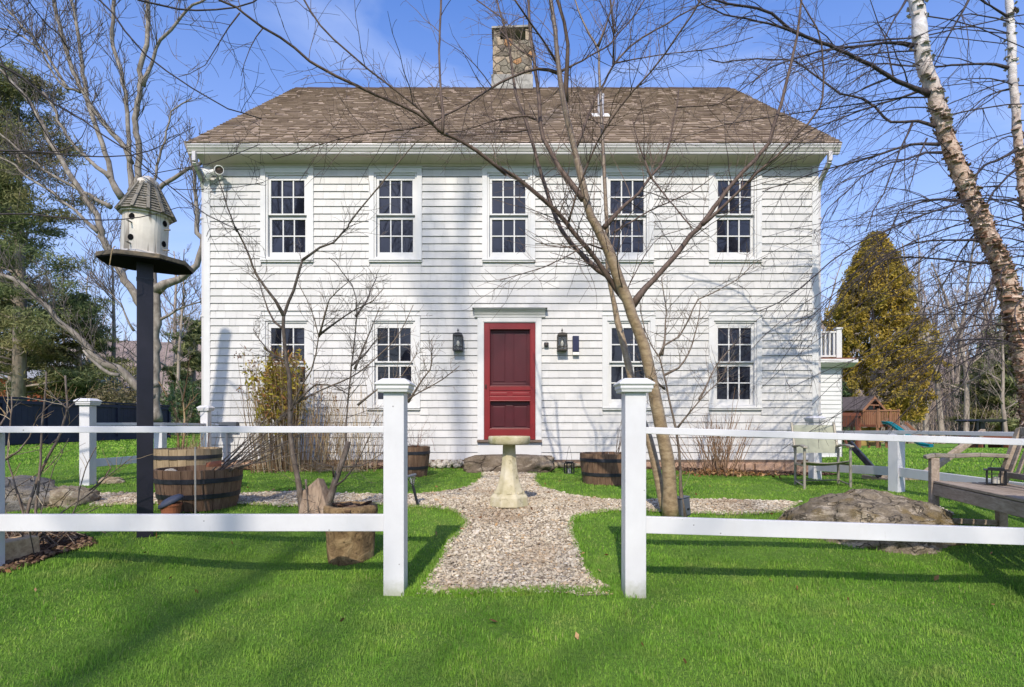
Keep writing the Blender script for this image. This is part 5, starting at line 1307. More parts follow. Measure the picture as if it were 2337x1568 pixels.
# main trunk
P0 = zz('N', [(665, 1110), (660, 1000), (655, 800), (635, 560), (590, 330), (562, 200), (525, 0)])
P1 = zz('G', [(992, 900), (965, 800), (930, 700), (890, 600), (858, 500), (815, 400), (780, 300), (745, 200), (700, 100), (650, 0)])
P2 = zz('C', [(610, 1460), (570, 1300), (535, 1150), (500, 1000), (478, 900), (450, 800), (430, 700), (412, 600), (400, 500), (388, 400), (378, 300), (370, 200), (355, 100), (340, 0), (330, -110)])
Dp = P0 + P1 + P2; n_ = len(Dp)
P = np.array([W(x, y, YT - .45 * i / n_) for i, (x, y) in enumerate(Dp)])
L, t = smoothline(P, .07)
zz_h = L[:, 2]; wz_ = np.interp(np.arange(len(L)) / len(L), [0, .02, .06, .27, .40, .54, .60, .66, .74, .85, 1], [.078, .070, .061, .053, .047, .048, .040, .033, .027, .021, .015]) * (1 + .035 * np.sin(np.arange(len(L)) * 1.7) * np.sin(np.arange(len(L)) * .61))
trunk.tube(L + NR.normal(0, .0012, L.shape), wz_, 14); mainL, mainr = L, wz_
# second trunk
P0 = zz('N', [(640, 1060), (600, 1000), (570, 850), (545, 720), (500, 520), (455, 350)]); P1 = zz('G', [(955, 1300), (920, 1150), (880, 1010), (860, 920), (840, 830), (812, 720), (790, 640), (770, 530), (750, 440), (735, 370), (724, 320), (720, 150), (718, 20)])
P2 = zz('C', [(712, 1400), (700, 1150), (690, 950), (680, 750), (672, 600), (665, 450), (660, 330), (600, 230), (560, 150), (530, 80), (505, 0), (480, -120)])
Dp = P0 + P1 + P2; P = np.array([W(x, y, YT + .12 + .25 * min(1, i / 12)) for i, (x, y) in enumerate(Dp)]); L2_, t = smoothline(P, .07)
r2_ = np.interp(t, [0, .1, .35, .42, .7, .85, 1], [.042, .040, .032, .021, .017, .011, .006]); trunk.tube(L2_, r2_, 12)
ct_tr = trunk.build('trunk', M['cherry'], ct, smooth=True)
spawn(tw, mainL, mainr, 26, .3, 1.0, 2, rt, .25, .45); spawn(tw, L2_, r2_, 26, .3, .9, 2, rt, .2, .4)
Ym = YT - .25
br = [
 (MZ(('C', [(660, 310), (690, 230), (720, 150), (770, 0), (790, -80)])), Ym, Ym, 14, 7, 6),
 (MZ(('C', [(440, 690), (440, 600), (450, 450), (455, 300), (430, 150), (385, 0), (370, -90)])), Ym, Ym - .2, 30, 20, 6),
 # long low limb to the upper left
 (MZ(('G', [(838, 484), (790, 430), (720, 330), (650, 230), (590, 150), (520, 70)]), ('C', [(490, 1560), (440, 1490), (380, 1420), (280, 1330), (200, 1265), (100, 1190), (0, 1130)]),
     ('B', [(1700, 1170), (1600, 1090), (1500, 1010), (1400, 950), (1350, 925), (1270, 890), (1200, 830), (1100, 755), (1000, 710), (900, 665), (820, 635), (700, 580), (560, 510), (430, 440), (380, 410), (280, 320), (180, 250), (60, 180)]), ('A', [(1640, 90), (1590, 50), (1480, 0), (1380, -60)])), YT - .1, YT - 1.3, 34, 14, 42),
 (MZ(('G', [(726, 325), (660, 290), (600, 240), (520, 160), (440, 60)]), ('C', [(410, 1540), (370, 1450), (340, 1370), (320, 1300), (290, 1200), (255, 1100), (230, 1000), (200, 900), (170, 800), (130, 700), (100, 600), (85, 500), (70, 380), (55, 280), (35, 200), (10, 110), (-20, 0)])), YT + .2, YT + .9, 34, 12, 34),
 (MZ(('C', [(562, 1340), (520, 1290), (450, 1200), (400, 1130), (330, 1000), (290, 930), (270, 830), (265, 700), (250, 560), (235, 470), (225, 380), (210, 280), (200, 180), (195, 80), (190, -40)])), Ym, Ym + .6, 34, 18, 26),
 (MZ(('G', [(890, 530), (940, 460), (1030, 360), (1110, 270), (1200, 170), (1280, 60)]), ('C', [(1330, 1540), (1400, 1450), (1480, 1340), (1560, 1240), (1640, 1150), (1720, 1070)]), ('D', [(20, 1030), (80, 960), (110, 840), (160, 700), (220, 450), (265, 250), (290, 60), (300, -60)])), YT - .1, YT + .5, 40, 14, 40),
 (MZ(('C', [(1360, 1510), (1500, 1390), (1600, 1290), (1700, 1190)]), ('D', [(0, 1155), (120, 1060), (240, 930), (340, 830), (420, 720), (445, 560), (430, 300), (400, 190), (290, 0), (270, -60)])), YT + .05, YT - .4, 20, 8, 30),
 (MZ(('C', [(700, 1530), (760, 1460), (850, 1370), (930, 1300), (1010, 1190), (1080, 1110), (1120, 1030), (1150, 900), (1170, 790), (1190, 720), (1200, 600)])), YT + .2, YT + 1.0, 26, 7, 30),
 (MZ(('C', [(1190, 720), (1300, 715), (1450, 700), (1560, 650), (1680, 560), (1792, 490)]), ('D', [(60, 450), (140, 380)])), YT + .8, YT + 1.2, 9, 5, 16),
 (MZ(('C', [(512, 985), (550, 900), (590, 780), (650, 640), (700, 560), (760, 440), (850, 340), (960, 250), (1100, 170), (1250, 80), (1420, 0), (1500, -50)])), Ym, Ym + 1.0, 18, 8, 34),
 (MZ(('C', [(460, 1490), (530, 1260), (600, 1080), (650, 960), (700, 880), (800, 730), (900, 610), (1010, 490), (1110, 360), (1200, 230), (1290, 100), (1350, 0), (1380, -60)])), Ym - .1, Ym - .9, 12, 12, 30),
 (MZ(('A', [(1612, 85), (1530, 190), (1450, 330), (1380, 440), (1270, 500), (1200, 515)])), YT - 1.22, YT - 1.1, 7, 4, 8),
 (MZ(('A', [(1770, 185), (1720, 250), (1680, 320), (1640, 430), (1620, 510)])), YT - 1.12, YT - 1.1, 6, 4, 5),
 (MZ(('C', [(388, 490), (330, 470), (250, 465), (170, 485), (80, 520), (0, 555)]), ('B', [(1600, 590), (1450, 690), (1300, 770), (1160, 840), (1000, 875), (850, 890), (700, 905), (550, 945), (400, 985), (250, 1040), (130, 1070)])), Ym, Ym - .8, 18, 5, 40),
 (MZ(('C', [(250, 805), (180, 780), (100, 785), (0, 810)]), ('B', [(1700, 795), (1600, 815), (1500, 850), (1400, 880), (1300, 890)])), Ym + .4, Ym + .1, 12, 7, 16),
 (MZ(('C', [(185, 870), (120, 885), (0, 885)]), ('B', [(1700, 885), (1600, 895), (1450, 910), (1350, 905)])), Ym + .5, Ym + .6, 10, 6, 12),
 (MZ(('B', [(1272, 892), (1275, 780), (1260, 600), (1250, 400), (1255, 200), (1262, 0), (1266, -80)])), YT - .85, YT - .6, 16, 14, 5),
 (MZ(('B', [(1210, 835), (1130, 740), (1000, 640), (880, 550), (780, 470), (650, 360), (540, 260), (450, 170), (380, 70), (340, 0), (310, -60)])), YT - .9, YT - 1.2, 12, 12, 14),
 (MZ(('C', [(410, 480), (480, 445), (600, 380), (740, 295), (820, 200), (900, 110), (970, 0)])), Ym, Ym + .7, 12, 8, 22),
 (MZ(('C', [(760, 440), (765, 300), (758, 150), (740, 0), (735, -80)])), Ym + .5, Ym + .3, 10, 14, 12),
 (MZ(('C', [(770, 425), (900, 400), (1100, 365), (1300, 345), (1500, 310), (1700, 250)])), Ym + .5, Ym + .9, 8, 5, 18),
 (MZ(('C', [(410, 480), (340, 350), (280, 260), (200, 150), (140, 60), (100, 0)])), Ym, Ym - .5, 14, 12, 12),
 (MZ(('C', [(215, 385), (140, 340), (60, 270), (0, 200)]), ('B', [(1700, 150), (1600, 70), (1500, 0)])), Ym + .5, Ym + .9, 11, 8, 14),
 (MZ(('C', [(700, 880), (560, 720), (480, 600)]),), Ym - .2, Ym + .1, 7, 5, 6),
 (MZ(('C', [(1020, 1200), (950, 1020), (905, 880), (890, 800)])), Ym + .5, Ym + .6, 14, 6, 12),
 (MZ(('C', [(1020, 1200), (1140, 1350), (1290, 1530)])), Ym + .5, Ym, 9, 9, 8),
 (MZ(('C', [(770, 1560), (900, 1480), (1000, 1420), (1200, 1330), (1350, 1250), (1450, 1170)])), YT + .2, YT + .9, 12, 5, 16),
 (MZ(('G', [(830, 470), (900, 330), (1000, 150), (1100, 60), (1300, 0)])), YT, YT + 1.0, 8, 4, 12),
 (MZ(('G', [(690, 150), (600, 120), (450, 200), (300, 270), (100, 330), (0, 360)])), YT - .2, YT - .9, 9, 5, 18),
]
for mz, Y0, Y1, w0, w1, ntw in br: T(mz, Y0, Y1, w0, w1, limbs, 7, False, ntw, .25, .75, 2, .15, .05)
lm = limbs.build('branches', M['cherrytwig'], ct, smooth=True)
tw.build('twigs', M['cherrytwig'], ct)
# side shoot growing at the foot of the tree
sb = thing('sapling', 'thin bare sapling growing beside the main tree trunk', 'sapling', gp(1552, 1184)); m = MB(); tw = MB()
YS = YT + .05
T(MZ(('N', [(800, 1125), (770, 950), (760, 800), (750, 600), (735, 400), (710, 250), (690, 150), (650, 0)]), ('G', [(1120, 1080), (1095, 960), (1070, 880), (1020, 800), (975, 700), (945, 580), (940, 490)])), YS, YS - .1, 34, 6, m, 8, False, 16, .15, .5, 2)
for a in ([(1070, 870), (1100, 800), (1200, 740), (1270, 620), (1330, 490), (1420, 450), (1600, 350), (1700, 250), (1792, 200)], [(1100, 1000), (1200, 950), (1270, 850), (1310, 720), (1340, 600), (1350, 500)], [(1090, 860), (1108, 760), (1115, 540), (1100, 460), (1085, 340)],
          [(1190, 1355), (1340, 1170), (1450, 1060), (1510, 980), (1525, 930)], [(1340, 1160), (1400, 1040), (1450, 940), (1520, 850), (1580, 790)], [(1105, 1090), (1050, 1040), (990, 1000)]):
    T(MZ(('G', a)), YS, YS + rt.uniform(-.5, .6), 13, 5, m, 6, False, 16, .15, .5, 2)
m.build('stem', M['saplingbark'], sb, smooth=True); tw.build('twigs', M['saplingbark'], sb)
# ---- budding sapling at the left
mg = thing('sapling', 'two stemmed budding bare sapling before the left windows behind the fence', 'sapling', gp(700, 1178)); m = MB(); tw = MB(); YM = 5.3
T(MZ(('M', [(600, 1000), (570, 800), (540, 620), (510, 450), (490, 300)]), ('F', [(247, 1300), (245, 1150), (240, 1000), (225, 920), (210, 800), (205, 600), (235, 510), (270, 430), (290, 350), (310, 280), (330, 225)])), YM, YM, 52, 20, m, 10, False, 16, .2, .5, 2)
T(MZ(('M', [(780, 950), (830, 830), (870, 700), (920, 560), (960, 450), (985, 355)])), YM, YM + .1, 54, 46, m, 9, False, 4, .2, .4, 1)
T(MZ(('M', [(968, 420)]), ('F', [(620, 1400), (625, 1330), (640, 1130), (660, 930), (680, 750), (695, 600), (690, 480), (665, 390), (600, 310), (550, 240), (510, 210)])), YM + .1, YM + .2, 16, 7, m, 7, False, 24, .2, .55, 2)
for a, b, w in (([(205, 600), (150, 500), (80, 410), (30, 340), (0, 270)], ('E', [(1640, 120), (1580, 0)]), 18), ([(330, 225), (450, 140), (540, 105), (600, 40), (640, 0)], ('B', [(640, 1510), (720, 1400), (800, 1310), (900, 1180), (1000, 1060), (1100, 950), (1170, 905)]), 14)):
    mz = [('F', a), b] + ([('A', [(1590, 1560), (1530, 1400), (1490, 1270), (1460, 1180)])] if w == 18 else [])
    T(MZ(*mz), YM, YM - .3, w, 6, m, 7, False, 22, .15, .45, 2)
for a in ([(205, 690), (140, 640), (100, 560), (60, 450), (30, 350), (0, 300)], [(245, 1250), (330, 1060), (390, 960), (420, 850), (440, 740), (410, 620), (360, 490), (300, 380)], [(440, 740), (480, 600), (510, 490), (570, 430), (640, 370)], [(440, 730), (560, 640), (680, 560), (800, 500), (880, 410)],
          [(260, 1200), (450, 1100), (640, 1020), (760, 940), (880, 830), (980, 720), (1050, 580), (1075, 525)], [(680, 960), (760, 760), (820, 620), (850, 540)], [(660, 930), (740, 870), (830, 760), (900, 740)], [(690, 600), (760, 500), (800, 400), (830, 340)],
          [(300, 1180), (420, 1060), (560, 1080), (640, 1130)], [(225, 900), (120, 860), (40, 760), (0, 690)], [(700, 1200), (800, 1120), (880, 1060), (1000, 1000), (1100, 850)], [(900, 1330), (1040, 1160), (1180, 1080), (1270, 1030), (1330, 980), (1385, 935)], [(1040, 1180), (1130, 1040), (1190, 960), (1200, 760)]):
    T(MZ(('F', a)), YM, YM + rt.uniform(-.5, .5), 13, 5, m, 6, False, 16, .12, .4, 2)
for a in ([(870, 740), (950, 680), (1040, 570), (1110, 430), (1170, 300), (1240, 130)], [(860, 660), (850, 570), (720, 540), (660, 480)], [(620, 680), (640, 980)], [(700, 830), (735, 960)], [(940, 570), (1100, 560), (1280, 450)]):
    T(MZ(('M', a)), YM, YM - .1, 14, 7, m, 6, False, 8, .12, .4, 2)
m.build('stem', M['saplingbark'], mg, smooth=True); tw.build('twigs', M['saplingbark'], mg)
# ---- branches of a big tree whose trunk stands outside the frame at the left
ot = thing('overhanging_tree', 'bare tree whose long dark branches reach in from the upper left corner', 'tree', (-6.4, 3.9, gz(-6.4, 3.9))); m = MB(); tw = MB()
tk = MB(); ol, orr = limb(tk, [(-6.4, 3.9, -.1), (-6.35, 3.9, 1.5), (-6.45, 3.95, 3.0), (-6.3, 3.9, 4.6), (-6.0, 3.8, 6.2), (-5.8, 3.7, 8)], .22, .10, 12, .2, .006)
tk.build('trunk', M['maple'], ot, smooth=True)
def O(start, pts, Y0, Y1, w0, w1, ntw, lmin=.2, lmax=.8, lev=2):
    P, r0, r1 = bd('A', pts, Y0, Y1, w0, w1)
    mr = .01 if start is not None else 0
    if start is not None: P = np.concatenate([[np.array(start), (np.array(start) * .45 + P[0] * .55) + np.array([0, 0, .15])], P])
    L, r = limb(m, P, max(r0, mr) * (1.5 if start is not None else .7), r1, 6, .1, .002, rt)
    spawn(tw, L, r, ntw, lmin, lmax, lev, rt, .05, .25)
O((-6.1, 3.85, 5.6), [(670, 0), (760, 90), (840, 210), (980, 370), (1120, 480), (1290, 590), (1410, 660), (1530, 730), (1650, 765), (1760, 800)], 4.0, 4.3, 18, 7, 24)
O((-6.4, 3.95, 4.0), [(0, 430), (150, 520), (350, 690), (560, 810), (700, 910), (850, 1010), (1030, 1170), (1150, 1260), (1300, 1380), (1400, 1450), (1500, 1500), (1640, 1560)], 3.9, 4.4, 16, 5, 30)
O((-6.4, 3.95, 2.9), [(0, 1030), (200, 1030), (400, 1020), (480, 985), (550, 920), (585, 850), (590, 790)], 3.9, 4.2, 9, 4, 10, .1, .4)
O((-6.4, 3.95, 3.1), [(0, 1010), (200, 1015), (430, 1040), (700, 1052), (880, 1045), (1000, 1015), (1110, 965), (1220, 900), (1310, 850)], 3.9, 4.1, 7, 4, 10, .1, .4)
O(None, [(900, 1110), (1030, 1165), (1200, 1135), (1400, 1100), (1550, 1050), (1700, 990), (1745, 970)], 4.2, 4.4, 6, 5, 8, .1, .4)
O((-6.4, 3.95, 2.3), [(0, 1440), (200, 1440), (450, 1470), (700, 1480), (950, 1460), (1080, 1430), (1200, 1395), (1290, 1400)], 3.9, 4.1, 8, 4, 14, .1, .4)
O(None, [(1150, 1262), (1180, 1275), (1400, 1270), (1600, 1255), (1770, 1225)], 4.3, 4.5, 6, 4, 8, .1, .4)
O((-6.2, 3.9, 5.2), [(190, 0), (240, 70), (320, 170), (400, 230), (460, 330)], 4.0, 4.3, 12, 6, 14)
O((-6.4, 3.95, 3.4), [(0, 380), (60, 540), (180, 660), (240, 790), (330, 930), (400, 1040)], 3.95, 4.3, 12, 6, 14)
O((-5.8, 3.7, 7.2), [(930, 0), (1050, 30), (1200, 60), (1320, 70), (1450, 70), (1580, 50), (1700, 15), (1750, -20)], 4.2, 4.4, 15, 9, 10, .1, .4)
m.build('branches', M['twigbl'], ot, smooth=True); tw.build('twigs', M['twigbl'], ot)
# ---- river birch at the right
YB = 6.8
bt0 = W(3072 / S + 130, 1300, YB)
bt_ = thing('river_birch', 'two stemmed river birch with peeling pinkish bark leaning in at the upper right', 'tree', (bt0[0], YB, gz(bt0[0], YB)))
m = MB(); tw = MB(); lb = MB(); curl = MB()
pts1 = zz('D', [(1062, -130), (1065, 0), (1085, 100), (1090, 200), (1100, 300), (1120, 420), (1150, 520), (1190, 620), (1215, 720), (1240, 820), (1270, 920), (1300, 1000), (1340, 1100), (1390, 1220), (1440, 1340), (1490, 1440), (1530, 1540)]) + zz('H', [(1590, 150), (1640, 260), (1680, 400), (1720, 560), (1770, 740), (1800, 900), (1850, 1150), (1900, 1500)])
base1 = np.array([bt0[0], YB, gz(bt0[0], YB) - .1])
A1 = np.array([W(x, y, YB) for x, y in pts1] + [base1]); L1, t1 = smoothline(A1, .06)
r1 = np.interp(t1, [0, .1, .3, .6, .8, 1], [.070, .078, .082, .102, .118, .15])
m.tube(L1 + NR.normal(0, .003, L1.shape), r1 * NR.uniform(.93, 1.07, len(r1)), 14)
pts2 = zz('D', [(1685, -130), (1690, 0), (1700, 150), (1710, 300), (1710, 400), (1715, 500), (1730, 650), (1740, 760), (1745, 880), (1760, 1000), (1770, 1120), (1790, 1300)]) + [(3072 / S + 25, 560), (3072 / S + 60, 800)]
A2 = np.array([W(x, y, YB + .5) for x, y in pts2] + [base1 + [.12, .2, 0]]); L2, t2 = smoothline(A2, .06)
r2 = np.interp(t2, [0, .3, .6, 1], [.042, .050, .062, .10]); m.tube(L2 + NR.normal(0, .003, L2.shape), r2 * NR.uniform(.93, 1.07, len(r2)), 12)
m.build('trunk', M['birch'], bt_, smooth=True)
for LL, rr2, n in ((L1, r1, 2600), (L2, r2, 1100)):
    k = NR.integers(0, len(LL) - 1, n); a = NR.uniform(0, 6.283, n); f = NR.uniform(0, 1, (n, 1)); c = LL[k] * (1 - f) + LL[k + 1] * f; rr3 = rr2[k]
    out = np.stack([np.cos(a), np.sin(a), np.zeros(n)], -1); tan = np.stack([-np.sin(a), np.cos(a), np.zeros(n)], -1)
    keep = NR.uniform(0, 1, n) < np.clip(1.55 - .27 * c[:, 2], .12, 1); c, out, tan, rr3 = c[keep], out[keep], tan[keep], rr3[keep]; n = len(c)
    wdt = NR.uniform(.012, .060, n)[:, None]; ln = NR.uniform(.025, .085, n)[:, None] * NR.choice([-1, 1], (n, 1)); lift = NR.uniform(.006, .036, n)[:, None]
    up_ = np.array([0, 0, 1.]); b0_ = c + out * (rr3[:, None] * .98)
    V = np.stack([b0_ - tan * wdt, b0_ + tan * wdt, b0_ + tan * wdt * .9 + up_ * ln * .6 + out * lift * .8, b0_ - tan * wdt * .8 + up_ * ln * .55 + out * lift * .7, b0_ + tan * wdt * .5 + up_ * ln * .5 + out * lift * 1.5, b0_ - tan * wdt * .6 + up_ * ln * .35 + out * lift * 1.45], 1).reshape(-1, 3)
    o6 = (np.arange(n) * 6)[:, None]; curl.add(V, o6 + np.array([0, 1, 2, 3]), o6 + np.array([3, 2, 4, 5]))
curl.build('peeling_bark', M['curl'], bt_)
rb_ = random.Random(31)
def Bq(zone_pts, Y0, Y1, w0, w1, ntw, lev=2, lmin=.3, lmax=1.2):
    P, r0, r1_ = bd(None, zone_pts, Y0, Y1, w0, w1)
    L, r = limb(lb, P, r0, r1_, 6, .1, .003, rb_)
    spawn(tw, L, r, int(ntw * .7), lmin, lmax, lev, rb_, -.05, .1, 1.0, .9, .0022, .25, (2, 4), bias=(-.35, 0, -.1))
for zp_, Y0, Y1, w0, w1, n in (
  ([('D', [(1150, 630), (1000, 570), (880, 510), (760, 440), (650, 380), (560, 340), (480, 305), (380, 270), (270, 225), (180, 160), (100, 90), (0, 55)]), ('C', [(1600, 40), (1450, 0), (1300, -50)])], 6.8, 5.6, 30, 12, 46),
  ([('D', [(290, 235), (150, 180), (0, 145)]), ('C', [(1620, 120), (1500, 95), (1380, 40), (1330, 0)])], 6.0, 5.6, 15, 8, 18),
  ([('D', [(1045, 310), (980, 295), (850, 290), (700, 310), (540, 325), (400, 350), (240, 400), (100, 450), (0, 520)]), ('C', [(1680, 580)])], 6.8, 6.3, 20, 6, 30),
  ([('D', [(1200, 850), (1080, 815), (900, 820), (850, 790), (790, 720), (700, 660), (560, 630), (450, 550), (350, 480), (250, 410), (130, 400), (0, 395)]), ('C', [(1650, 400), (1500, 420), (1400, 400)])], 6.8, 7.4, 18, 7, 36),
  ([('D', [(1140, 600), (980, 650), (830, 700), (700, 740), (550, 800), (400, 855), (300, 910), (200, 960)])], 6.8, 7.2, 14, 5, 26),
  ([('D', [(1230, 970), (1100, 965), (950, 990), (850, 1030), (700, 1075), (580, 1105), (420, 1150), (250, 1210), (50, 1280)])], 6.8, 7.4, 16, 5, 30),
  ([('D', [(1240, 1025), (1130, 1025), (1000, 1070), (850, 1110), (700, 1190), (600, 1290), (480, 1400), (420, 1520)])], 6.8, 6.2, 14, 5, 26),
  ([('D', [(1390, 1350), (1300, 1385), (1150, 1430), (1000, 1490), (850, 1560)]), ('H', [(700, 100), (500, 230), (350, 360), (200, 480), (0, 570)])], 6.8, 6.0, 14, 6, 34),
  ([('D', [(1380, 1350), (1250, 1340), (1100, 1360), (950, 1420)]), ('H', [(880, 60), (760, 170), (640, 330), (500, 470), (380, 590), (250, 650)])], 6.8, 7.4, 13, 5, 30),
  ([('H', [(1480, 90), (1300, 90), (1050, 110), (900, 180), (700, 330), (600, 440), (480, 600), (400, 670)])], 6.8, 6.4, 14, 5, 30),
  ([('H', [(1600, 240), (1450, 240), (1200, 215), (1000, 205), (850, 230), (700, 350)])], 6.8, 7.0, 16, 6, 26),
  ([('H', [(1590, 330), (1500, 520), (1350, 700), (1240, 870), (1180, 1000), (1130, 1180)])], 6.8, 6.2, 12, 6, 30),
  ([('H', [(1640, 420), (1560, 620), (1520, 780), (1420, 940), (1380, 1060), (1250, 1150), (1150, 1260)])], 6.8, 6.0, 13, 5, 30),
  ([('D', [(1760, 1120), (1680, 1190), (1560, 1330)]), ('H', [(1480, 20), (1380, 150), (1290, 320), (1200, 450), (1100, 560), (1000, 720)])], 7.3, 6.5, 14, 6, 34),
  ([('D', [(1750, 1000), (1650, 1060), (1530, 1110), (1470, 1180), (1440, 1270), (1400, 1330)])], 7.3, 6.9, 20, 12, 16),
  ([('D', [(1700, 460), (1600, 430), (1480, 430), (1300, 440), (1180, 450), (1000, 440), (800, 430), (600, 500)])], 7.3, 7.6, 16, 6, 30),
  ([('D', [(1690, 120), (1600, 60), (1500, 0), (1450, -50)])], 7.3, 7.0, 14, 9, 10),
  ([('D', [(1690, 600), (1560, 640), (1420, 750), (1300, 900)])], 7.3, 7.3, 10, 5, 16),
  ([('D', [(1000, 0), (930, 110), (860, 250), (780, 420), (730, 560)])], 6.6, 6.4, 12, 5, 14),
  ([('D', [(1420, 0), (1330, 160), (1220, 380), (1190, 440)])], 6.4, 6.6, 12, 7, 10),
  ([('D', [(1040, 830), (980, 960), (930, 1080), (850, 1300), (780, 1420), (730, 1560)])], 6.3, 6.2, 12, 6, 14),
  ([('D', [(1140, 930), (1080, 1060), (1040, 1200), (1000, 1300)])], 6.6, 6.5, 9, 5, 10)):
    Bq(zp_, Y0, Y1, w0, w1, n)
for LL, rr2, n, tmax in ((L1, r1, 30, .72), (L2, r2, 40, .68)):
    for i in range(n):
        t = rb_.uniform(.03, tmax); k = int(t * (len(LL) - 1)); p = LL[k]; sd = -1 if rb_.random() < .80 else 1
        v = np.array([sd * 1.0, rb_.uniform(-.75, .45), rb_.uniform(-.30, .40)]); v /= np.linalg.norm(v); le = rb_.uniform(1.4, 3.6); P = [p]; mseg = 8
        for j in range(mseg):
            v = v + np.array([0, 0, -.075]) + perp(v, rb_) * .07; v /= np.linalg.norm(v); P.append(P[-1] + v * le / mseg)
        P = np.array(P); P[:, 1] = np.minimum(P[:, 1], 9.2); rr4 = np.linspace(rb_.uniform(.0055, .010), .0026, mseg + 1); lb.tube(P, rr4, 5)
        spawn(tw, P, rr4, 6, .3, 1.0, 2, rb_, -.08, .15, 1, .9, .0020, .25, (2, 4), bias=(-.25 * -sd * -1, 0, -.1))
lb.build('branches', M['twigbl'], bt_, smooth=True); tw.build('twigs', M['twigbl'], bt_)
# ---- big bare tree at the left, beyond the navy fence
YL = 27.0
ml = thing('bare_maple', 'big bare grey tree with many rising limbs behind the birdhouse', 'tree', (W(347, 0, YL)[0], YL, gz(W(347, 0, YL)[0], YL))); m = MB(); tw = MB()
rm = random.Random(41)
def ML(zp_, w0, w1, n, Y1=YL, lev=2, lmin=1.2, lmax=3.2, top=False, y0=YL):
    P, r0, r1_ = bd(None, zp_, y0, Y1, w0, w1, top)
    L, r = limb(m, P, r0, r1_, 9, .35, .03, rm)
    if n: spawn(tw, L, r, n, lmin, lmax, lev, rm, .35, .25, 1.0, .8, .012, 0, (4, 7), bias=(0, 0, .1))
ML([('E', [(1045, 1300), (1045, 1100), (1045, 900), (1050, 700), (1050, 500), (1040, 380), (1000, 200)]), ('A', [(935, 1300), (928, 1180), (930, 1000), (915, 850), (930, 700), (950, 580), (945, 480), (960, 400), (985, 300), (985, 200), (990, 100), (985, 0), (985, -120)])], 62, 24, 16)
ML([('E', [(1040, 1080), (960, 620), (900, 460), (820, 320), (750, 200), (680, 60)]), ('A', [(690, 1560), (620, 1400), (550, 1300), (470, 1180), (400, 1040), (330, 930), (250, 760), (180, 660), (60, 540), (0, 460), (-100, 380)])], 62, 16, 40)
ML([('A', [(960, 580), (1000, 480), (1040, 380), (1080, 270), (1150, 200), (1220, 110), (1300, 40), (1390, -10)])], 24, 14, 12)
ML([('A', [(885, 1290), (880, 1190), (870, 1080), (840, 1000), (760, 900), (700, 830), (640, 760), (600, 690), (540, 580), (490, 480), (460, 380), (430, 260), (400, 160), (370, 60), (355, -60)])], 36, 22, 40)
ML([('A', [(880, 1100), (870, 950), (865, 830), (850, 700), (835, 560), (810, 460), (780, 390), (750, 300), (755, 200), (765, 60), (760, -60)])], 28, 22, 22)
ML([('A', [(820, 1330), (750, 1200), (720, 1080), (690, 970), (640, 840), (600, 720), (570, 600), (540, 380), (520, 200), (490, 60), (470, -40)])], 36, 18, 30)
ML([('A', [(745, 1200), (650, 1120), (560, 1050), (470, 950), (420, 860), (370, 760), (320, 660), (290, 620)])], 26, 16, 14)
ML([('A', [(745, 1392), (600, 1310), (480, 1250), (350, 1180), (250, 1100), (180, 1050), (20, 920), (-60, 860)])], 24, 10, 20)
ML([('A', [(660, 1560), (560, 1470), (450, 1380), (330, 1270), (200, 1200), (100, 1110), (0, 1060)])], 22, 10, 20)
ML([('A', [(1010, 1330), (1050, 1170), (1070, 1060), (1110, 950), (1130, 820), (1150, 740), (1210, 710), (1290, 660)])], 20, 7, 16)
ML([('E', [(1048, 430), (1100, 390), (1200, 350), (1290, 290), (1340, 200), (1370, 80)]), ('A', [(1330, 1560), (1320, 1380), (1300, 1150), (1270, 1030), (1240, 950)])], 50, 12, 24)
ML([('A', [(1005, 1340), (1040, 1300), (1100, 1240), (1180, 1190), (1260, 1140), (1380, 1080), (1500, 1020)])], 28, 20, 8)
ML([('E', [(1040, 1150), (900, 1060), (840, 1000), (790, 960), (700, 920), (620, 860), (550, 780), (480, 700), (400, 640), (320, 540), (230, 470), (150, 390), (80, 350), (0, 320), (-80, 290)])], 56, 24, 40, 25)
ML([('E', [(560, 830), (600, 890), (680, 960), (740, 990), (800, 1000)])], 9, 30, 0, 25.5, 2, 1, 2, False, 25.2)
ML([('E', [(1045, 640), (1130, 590), (1250, 530), (1370, 500)])], 16, 8, 10)
ML([('E', [(900, 700), (850, 600), (810, 520), (700, 400), (600, 300)])], 12, 6, 16)
ML([('A', [(460, 600), (300, 350), (200, 230), (100, 120), (20, 30), (-40, -40)])], 18, 10, 34)
ML([('A', [(540, 620), (400, 560), (280, 350), (160, 250), (0, 190)])], 14, 8, 30)
ml_t = m.build('trunk', M['maple'], ml, smooth=True); tw.build('crown', M['mapletwig'], ml)
